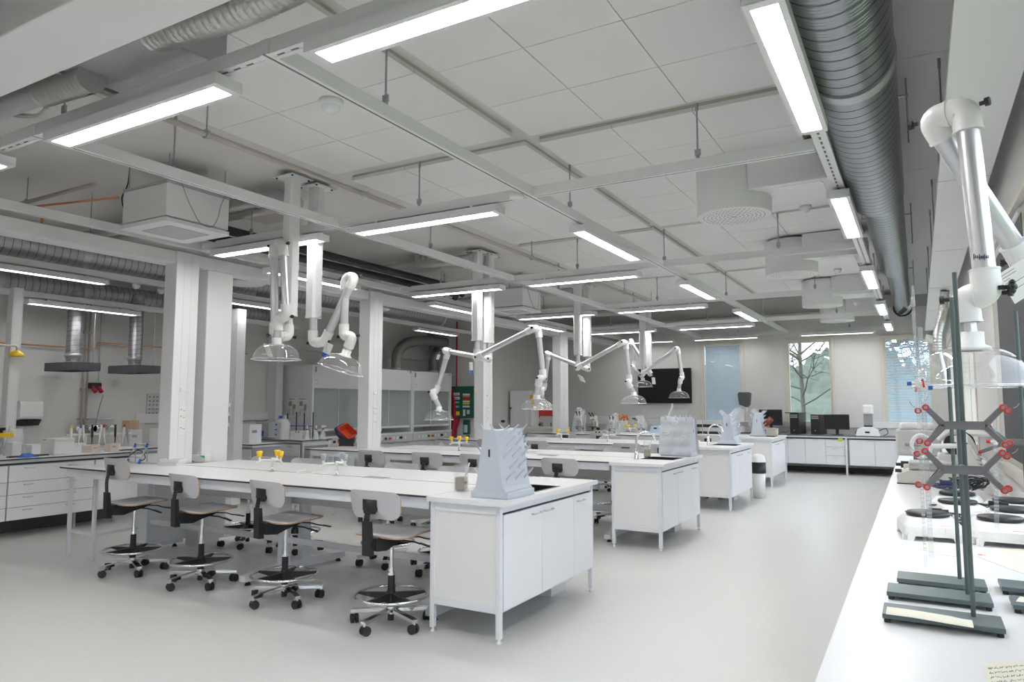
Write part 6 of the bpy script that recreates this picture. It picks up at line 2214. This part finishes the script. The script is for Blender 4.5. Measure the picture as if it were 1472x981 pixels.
def tub(label, loc, m, rx, ry):
    a, b, h = .145, .105, .125
    f = MB()
    for s, z in ((.85, 0), (1.0, h)):
        pass
    q0 = rrect(-a*.85, a*.85, -b*.85, b*.85, .03)
    q1 = rrect(-a, a, -b, b, .035)
    n = len(q0)
    f.add([(x, y, 0) for x, y in q0]+[(x, y, h) for x, y in q1], [tuple(reversed(range(n)))]+[(k, (k+1) % n, n+(k+1) % n, n+k) for k in range(n)])
    f.add([(x*.96, y*.96, .006) for x, y in q0]+[(x*.96, y*.96, h) for x, y in q1], [tuple(range(n))]+[(k, n+k, n+(k+1) % n, (k+1) % n) for k in range(n)])
    f.add([(x*1.05, y*1.06, h) for x, y in q1]+[(x*.96, y*.96, h) for x, y in q1], [(k, (k+1) % n, n+(k+1) % n, n+k) for k in range(n)])
    f.add([(x*1.05, y*1.06, h) for x, y in q1]+[(x*1.05, y*1.06, h-.02) for x, y in q1], [(k, n+k, n+(k+1) % n, (k+1) % n) for k in range(n)])
    o = build('plastic_tub', f, m)
    o.location = loc
    o.rotation_euler = (rx, ry, .1)
    tag(o, label, 'tub', 'tubs in the black crate')


for k, (m, lab) in enumerate(((ORANGE, 'orange-red plastic tub leaning on edge in the black crate'), (BLUE, 'blue plastic tub nested behind the orange-red one'),
                              (mat('plum_plastic', (.22, .03, .10), .5), 'dark red plastic tub nested behind the blue one'), (BLACK, 'black plastic tub at the back of the nested tubs'))):
    tub(lab, (c0.x+.02-.055*k, c0.y+.10+.03*k, .99-.006*k), m, .55, .65)
# ------------------------------------------------------------------ foreground worktop by the windows
def lab_stand(label, x0, x1, y0, y1, rx, ry, h, skew=0):
    t = thing('lab_stand', label, 'lab stand', (rx, ry, .9), 0, 'lab stands with plate bases', world=True)
    z0 = .912
    part(t, 'base_plate', MB().box(x0, x1, y0, y1, z0, z0+.014), STAND, .002)
    for x in (x0+.012, x1-.012):
        for y in (y0+.014, y1-.014):
            part(t, 'rubber_foot', MB().cyl((x, y, .9), (x, y, z0), .0085, n=12), RUBBER)
    part(t, 'rod', MB().cyl((rx, ry, z0+.014), (rx+skew, ry, .9+h), .0065, n=14), STAND)
    return t


lab_stand('grey-green lab stand nearest the camera, paper on its base, holding the burette clamps', -.118, .178, 2.365, 2.50, .110, 2.462, 1.02)
lab_stand('grey-green lab stand second from the camera', -.116, .172, 2.645, 2.78, .110, 2.735, .98)
lab_stand('grey-green lab stand third from the camera with the white clamp', -.092, .172, 2.86, 2.99, .098, 2.955, .76)
lab_stand('grey-green lab stand at the right edge of the photo, upper one', .212, .47, 2.90, 3.03, .305, 2.97, .95)
lab_stand('grey-green lab stand at the right edge of the photo, lower one', .222, .48, 2.66, 2.79, .34, 2.70, .9)
solo('cream_paper', MB().grid(lambda u, v: (-.108+.212*u, 2.358+.088*v-.02*u, .9275+.0012*sin(u*5)+.001*sin(v*4)), 10, 4).grid(lambda u, v: (-.108+.212*u, 2.358+.088*v-.02*u, .9267+.0012*sin(u*5)+.001*sin(v*4)), 10, 4), CPAPER, 'cream sheet lying across the base of the nearest lab stand', 'paper')
solo('cream_paper', MB().prism([(.232, 2.70), (.38, 2.69), (.4, 2.75), (.25, 2.775)], 'z', .927, .928), CPAPER, 'white sheet on the lab stand base at the right edge', 'paper')
p = [PZ(x, y, .9) for x, y in ((1293, 783), (1362, 800), (1400, 803), (1400, 785), (1330, 779))]
solo('cream_paper', MB().prism([(v.x, v.y) for v in p], 'z', .9005, .9015), CPAPER, 'pale cream sheet lying in front of the left hotplate stirrer', 'paper')
p = [PZ(x, y, .9) for x, y in ((1402, 800), (1472, 826), (1490, 818), (1490, 790), (1402, 789))]
t = thing('cream_paper', 'cream sheet with a red stamp lying in front of the right hotplate stirrer', 'paper', (p[0].x, p[0].y, .9005), 0, None, world=True)
part(t, 'sheet', MB().prism([(v.x, v.y) for v in p], 'z', .9005, .9015), CPAPER)
q = PZ(1408, 799, .9)
part(t, 'red_stamp', MB().box(q.x-.005, q.x+.012, q.y, q.y+.02, .9016, .902).box(q.x+.016, q.x+.022, q.y+.005, q.y+.02, .9016, .902), RED)
# handwritten note at the bottom edge
t = thing('handwritten_note', 'small handwritten note on the worktop at the bottom right corner of the photo', 'note', (.16, 2.07, .9005), 0, None, world=True)
c = [PZ(x, y, .9) for x, y in ((1413, 956), (1425, 1010), (1500, 1000), (1485, 950))]
part(t, 'sheet', MB().prism([(v.x, v.y) for v in c], 'z', .9004, .9012), CPAPER)
ink = MB()
rnd = random.Random(9)
ax, ay = (c[3]-c[0]).normalized(), (c[1]-c[0]).normalized()
W1, H1 = (c[3]-c[0]).length, (c[1]-c[0]).length
for ln in range(6):
    u = .08
    while u < .85:
        L_ = rnd.uniform(.05, .13)
        pts = [c[0]+ax*(W1*(u+L_*k/9))+ay*(H1*(.15+.13*ln+.035*rnd.uniform(-1, 1))) for k in range(10)]
        ink.tube([(q.x, q.y, .9013) for q in pts], .0005, 4)
        u += L_+.03
part(t, 'handwriting', ink, INK)

# burette clamps and burettes
def burette_clamp(label, yc, zc, xc):
    t = thing('burette_clamp', label, 'clamp', (xc, yc, zc), 0, 'double burette clamps')
    bar = MB().box(-.055, .055, -.008, .008, -.012, .012)
    for s in (-1, 1):
        for k in (-1, 1):
            a, b = V((s*.050, 0, k*.003)), V((s*.092, -.004, k*.050))
            bar.bar(a, b, .016, .016, up=(0, 1, 0))
            bar.prism([(s*.05, -.012), (s*.05, .012), (s*.062, k*.02), (s*.07, k*.018)][::s], 'y', -.008, .008)
    part(t, 'body', bar, CAST, .003)
    part(t, 'ridge', MB().box(-.05, .05, -.0105, -.008, -.009, .009), CAST)
    part(t, 'spring_arm', MB().bar((-.05, .012, -.01), (-.088, .022, .045), .01, .005, up=(0, 1, 0)).bar((-.05, .012, .01), (-.082, .022, -.035), .01, .005, up=(0, 1, 0)).bar((.05, .012, -.01), (.088, .022, .045), .01, .005, up=(0, 1, 0)).bar((.05, .012, .01), (.088, .022, -.045), .01, .005, up=(0, 1, 0)), CAST)
    rp = []
    for s in (-1, 1):
        for k in (-1, 1):
            rp += [V((s*.094, -.012, k*.052)), V((s*.094+.012+(.0 if s > 0 else -.032), .006, k*.045-.003))]
    for q in rp:
        w_ = part(t, 'red_grip', MB().lathe([(.005, -.009), (.0085, -.009), (.0098, -.006), (.0098, .006), (.0085, .009), (.005, .009)], 18, q, (0, 1, 0)), RED)
        part(t, 'grip_pin', MB().cyl(q+V((0, -.0085, 0)), q+V((0, .0085, 0)), .0055, n=12), MGREY, sub=w_)
    part(t, 'wire', MB().tube(arcpath([(-.118, .01, .05), (-.13, .01, .058), (-.134, .01, .07)], .01), .0012, 5).tube(arcpath([(.12, .01, .05), (.13, .012, .055), (.135, .012, .064)], .01), .0012, 5), ROD)
    part(t, 'boss', MB().cyl((.0, -.012, 0), (.0, .03, 0), .014, n=14), CAST)
    return t


cu, cl = PY(1386, 612, 2.44), PY(1386, 676, 2.44)
ca = burette_clamp('upper grey burette clamp with red grips on the nearest lab stand', 2.44, cu.z, cu.x)
dup(ca, (cl.x-.002, 2.44, cl.z), .05, 'lower grey burette clamp with red grips on the nearest lab stand')


def burette(label, p_top, p_bot, r, stop):
    """p_top, p_bot in world; stop: list of (fraction, colour)"""
    base = V(p_bot)
    t = thing('burette', label, 'burette', base, 0, 'burettes', world=True)
    a, b = V(p_top), V(p_bot)
    part(t, 'tube', MB().tube([a, a.lerp(b, .5), b], r, 14, caps=False), GLASSW)
    d = (b-a).normalized()
    g = MB()
    L_ = (b-a).length
    x, y, _ = frame_from(d)
    n = int(L_/.012)
    for k in range(4, n-3):
        g.lathe([(r*1.01, -.0004), (r*1.05, 0), (r*1.01, .0004)], 12 if k % 5 == 0 else 8, a+d*(k*.012), d)
    part(t, 'graduation', g, LBLUE)
    for fr, m, s in stop:
        q = a.lerp(b, fr)
        v = part(t, 'stopcock', MB().cyl(q-V((.014, 0, 0)), q+V((.014, 0, 0)), .0055, n=12).cyl(q-V((0, 0, .01)), q+V((0, 0, .01)), .007, n=12), PEW)
        part(t, 'stopcock_key', MB().cyl(q+V((s*.014, 0, 0)), q+V((s*.026, 0, 0)), .006, n=12), m, sub=v)
        part(t, 'stopcock_nut', MB().cyl(q+V((-s*.018, 0, -.012)), q+V((-s*.014, 0, .012)), .0035, n=10), RED, sub=v)
    return t


yb1 = 2.43
burette('front clear burette held by the clamps, with angled dropper top and black cap', PY(1312, 425, yb1), PY(1331, 817, yb1), .0045, [(.33, BLUE, -1)])
b2 = burette('rear blue-scaled burette held by the clamps', PY(1322, 470, 2.455), PY(1339, 803, 2.455), .0068, [(.27, BLUE, 1)])
# dropper top
a = PY(1312, 425, yb1)
t = thing('burette_filler', 'bent glass filler with black screw cap on top of the front burette', 'filler', a, 0, None, world=True)
part(t, 'glass_bend', MB().tube(arcpath([PY(1312, 428, yb1), PY(1314, 440, yb1), PY(1308, 441, yb1), PY(1305, 447, yb1)], .01), .004, 8).tube([PY(1309, 440, yb1), PY(1313, 428, yb1), PY(1312, 411, yb1)], .0035, 8), GLASSW)
part(t, 'black_cap', MB().cyl(PY(1302, 443, yb1), PY(1292, 452, yb1), .0085, n=14), BLACK)
# third burette behind, right clamp
burette('thin clear burette hanging behind the right grips of the clamps', PY(1430, 600, 2.95), PY(1433, 762, 2.95), .0065, [(.22, RED, -1)])
# white plastic clamp on the third stand
q = PY(1381, 641, 2.955)
t = thing('plastic_clamp', 'white plastic T-shaped clamp on the third lab stand', 'clamp', q, 0, None, world=True)
part(t, 'tee', MB().cyl(q+V((0, 0, -.03)), q+V((0, 0, .03)), .013, n=16).cyl(q+V((0, 0, .012)), q+V((0, 0, .034)), .02, n=16).cyl(q+V((-.09, -.01, -.005)), q, .009, n=14), PEW)
part(t, 'ring', MB().tube([q+V((-.12+.03*cos(a), -.01, -.005+.04*sin(a))) for a in [2*pi*k/24 for k in range(24)]], .006, 8, closed=True), HDPE)
# clamp arm at the right edge
q = PY(1465, 636, 2.97)
t = thing('clamp_arm', 'grey clamp arm with red grip on the stand at the right edge', 'clamp', q, 0, None, world=True)
part(t, 'arm', MB().bar(q+V((.05, 0, 0)), q+V((-.03, 0, 0)), .02, .018, up=(0, 1, 0)).bar(q+V((-.03, 0, 0)), q+V((-.085, -.01, .05)), .012, .012, up=(0, 1, 0)).bar(q+V((-.03, 0, 0)), q+V((-.11, -.01, -.035)), .012, .012, up=(0, 1, 0)), CAST, .002)
part(t, 'red_grip', MB().cyl(q+V((-.085, -.02, .05)), q+V((-.085, .0, .05)), .01, n=14).cyl(q+V((-.115, -.02, -.038)), q+V((-.112, .0, -.036)), .006, n=14), RED)

# hotplate stirrers
def hotplate(label, x, y, rz=0, plate=True):
    t = thing('hotplate_stirrer', label, 'hotplate', (x, y, .9), rz, 'white hotplate stirrers')
    w, d = .125, .155
    b = MB()
    q = rrect(-w, w, -d, d, .035, 5)
    n = len(q)
    lv = [(.96, .022, 0), (1.0, .035, 0), (.98, .065, 0), (.80, .095, .0)]
    vs = [(px*s, py*s, z) for s, z, _ in lv for px, py in q]
    b.add(vs, [tuple(reversed(range(n)))]+[(r*n+k, r*n+(k+1) % n, (r+1)*n+(k+1) % n, (r+1)*n+k) for r in range(3) for k in range(n)]+[tuple(3*n+k for k in range(n))], 0, False)
    part(t, 'housing', b, PEW, .006)
    ft = MB()
    for s in (-1, 1):
        ft.prism([(-d*.86, 0), (-d*.86, .03), (-d*.7, .04), (d*.7, .04), (d*.86, .03), (d*.86, 0), (d*.66, 0), (d*.60, .022), (-d*.60, .022), (-d*.66, 0)], 'x', s*w*.93-.008, s*w*.93+.008)
    ft.prism([(-w*.86, 0), (-w*.86, .03), (-w*.7, .038), (w*.7, .038), (w*.86, .03), (w*.86, 0), (w*.66, 0), (w*.6, .022), (-w*.6, .022), (-w*.66, 0)], 'y', -d*.95-.008, -d*.95+.008)
    part(t, 'foot', ft, PEW, .004)
    if plate:
        part(t, 'hot_plate', MB().lathe([(.001, .095), (.080, .095), (.092, .100), (.092, .110), (.088, .114), (.001, .114)], 36, (0, .02, 0)), MGREY if False else BLACK)
    part(t, 'red_mark', MB().box(.03, .07, -d*.93, -d*.88, .0725, .0745), RED)
    for x_ in (-.06, .06):
        part(t, 'dial', MB().cyl((x_, -d*.96, .05), (x_, -d*1.03, .05), .016, n=14), PEW)
    return t


HP = [(1336, 768, 3.98, 'left white hotplate stirrer in the front row', .12), (1440, 772, 3.98, 'right white hotplate stirrer in the front row', .0), (1378, 722, 4.55, 'white hotplate stirrer behind the lab stand rods', .2),
      (1375, 700, 4.95, 'white hotplate stirrer with a blue coiled cable at the back of the group', -.1), (1455, 706, 4.75, 'white hotplate stirrer at the right edge, back row', .1), (1455, 728, 4.35, 'white hotplate stirrer at the right edge, middle row', .0)]
for k, (px, py, y, lab, rz) in enumerate(HP):
    p = PY(px, py, y)
    if k == 0:
        hp = hotplate(lab, p.x, y, rz)
    else:
        dup(hp, (p.x, y, .9), rz, lab)
rnd = random.Random(12)
for k, (x, y, m, lab, z) in enumerate(((.05, 4.3, BLACK, 'black power cable looped over the left hotplate', .94), (.17, 4.6, BLACK, 'black power cable with plug between the hotplates', .96), (.12, 4.98, mat('navy_cable', (.02, .035, .09), .5), 'navy coiled cable on the rearmost hotplate', 1.022),
                                       (.26, 5.6, BLACK, 'tangle of black cables behind the upper burette clamp', .95), (.33, 4.6, BLACK, 'black cable bundle at the right edge of the worktop', .96))):
    t = thing('power_cable', lab, 'cable', (x, y, .9), 0, 'power cables')
    for j in range(2 if k != 3 else 4):
        pts = []
        a0 = rnd.uniform(0, 6)
        for i in range(26):
            a = a0+i*.55
            r = .05+.05*abs(sin(i*.37+j))
            pts.append((r*cos(a)+.05*sin(i*.2), r*1.2*sin(a), (z-.9)+.008+.02*abs(sin(i*.6+j))+(.07*abs(sin(i*.3)) if k == 3 else 0)))
        part(t, 'cord', MB().tube(arcpath(pts, .04, 3), .0045, 6), m)
    part(t, 'plug', MB().box(-.03, .03, -.012, .012, z-.9+.03, z-.9+.055).cyl((.03, 0, z-.9+.042), (.06, 0, z-.9+.042), .009, n=10), m, .004)

# instruments further along the worktop
p = PZ(1330, 698, .9)
t = thing('plate_centrifuge', 'flat cream instrument with dark slit farther along the worktop', 'lab instrument', (.03, 6.62, .9), 0)
part(t, 'base', MB().prism([(-.20, .008), (.26, .008), (.27, .06), (.24, .105), (-.12, .105), (-.205, .07)], 'y', -.16, .2), CREAM, .012)
part(t, 'slit', MB().box(-.205, .27, -.17, .2, .0, .007), BLACK)
part(t, 'deck', MB().box(-.12, .24, -.10, .18, .105, .17), LGREY, .008)
part(t, 'rail', MB().box(-.12, .2, -.12, -.10, .12, .14), STEEL)
part(t, 'name_plate', MB().box(.02, .1, -.163, -.16, .04, .048), INK)
part(t, 'black_catch', MB().box(-.215, -.17, -.10, -.06, .085, .11), BLACK)
t = thing('rotary_instrument', 'grey instrument with black side knobs behind the flat cream one', 'lab instrument', (.0, 7.4, .9), 0)
part(t, 'body', MB().box(-.19, .16, -.15, .2, .17, .40), LGREY, .015)
part(t, 'base', MB().box(-.14, .2, -.15, .2, 0, .10), CREAM, .01)
part(t, 'support', MB().box(-.06, .1, -.05, .1, .10, .17), MGREY)
part(t, 'handle', MB().cyl((-.12, -.16, .27), (.0, -.16, .27), .015, n=12), MGREY)
part(t, 'side_knob', MB().cyl((-.16, -.1, .09), (-.05, -.1, .09), .03, n=14).cyl((-.2, -.1, .09), (-.16, -.1, .09), .014, n=10), BLACK)
part(t, 'white_top', MB().box(-.16, .12, -.12, .16, .40, .46), PEW, .02)
t = thing('white_dish_machine', 'white instrument with a curved white shield beside the knobbed one', 'lab instrument', (.22, 6.95, .9), 0)
part(t, 'body', MB().box(-.10, .2, -.05, .25, 0, .22), PEW, .02)
part(t, 'shield', MB().tube([(.02+.13*cos(a), -.06, .24+.16*sin(a)) for a in [pi*k/14-.6 for k in range(15)]], .025, 10), PEW)
part(t, 'dark_drum', MB().cyl((.06, -.04, .30), (.06, .2, .30), .11, n=24), BLACK)
for k, (x, y, s) in enumerate(((.34, 5.9, 'nearer'), (.38, 6.5, 'farther'))):
    t = thing('paper_sheets', '%s pile of printed sheets leaning on the wall side of the worktop' % s, 'papers', (x, y, .9), .2, 'printed sheets')
    part(t, 'sheet', MB().obox((0, 0, .16), (0, 1, 0), V((-.5, 0, 1)).normalized(), V((1, 0, .5)).normalized(), .14, .18, .003), PAPER)
    g = MB()
    for j in range(8):
        g.obox((-.004, .0, .05+.028*j), (0, 1, 0), V((-.5, 0, 1)).normalized(), V((1, 0, .5)).normalized(), .1-.02*(j % 3), .004, .0035)
    part(t, 'print', g, MGREY)
solo('bench_shelf', MB().box(.34, .545, 7.6, 10.4, 1.24, 1.26).box(.40, .42, 7.7, 7.73, .9, 1.24).box(.40, .42, 10.2, 10.23, .9, 1.24), WHITE, 'clear-edged white shelf on uprights above the far part of the worktop', 'shelf')
# flexible exhaust and a thin arm near the last window
solo('flexible_exhaust', hose([(.36, 10.6, 2.98), (.33, 10.7, 2.7), (.25, 10.6, 2.45), (.24, 10.6, 2.2)], .05, 14, .006), FOIL, 'silver flexible exhaust hose hanging near the right back window', 'hose')
q0, q1, q2 = PY(1330, 488, 12.0), PY(1346, 490, 12.0), PY(1362, 560, 12.0)
t = thing('window_side_arm', 'slim white tube arm in front of the right back window', 'extraction arm', (q1.x, 12.0, q2.z), 0, None, world=True)
part(t, 'joint', MB().tube([q0+V((0, 0, .02)), q1], .055, 14), PEW)
part(t, 'tube', MB().tube([q1, q2], .04, 14), ALU)
part(t, 'knob', MB().cyl(q1+V((0, -.06, .03)), q1+V((0, -.1, .03)), .02, n=10), BLACK)
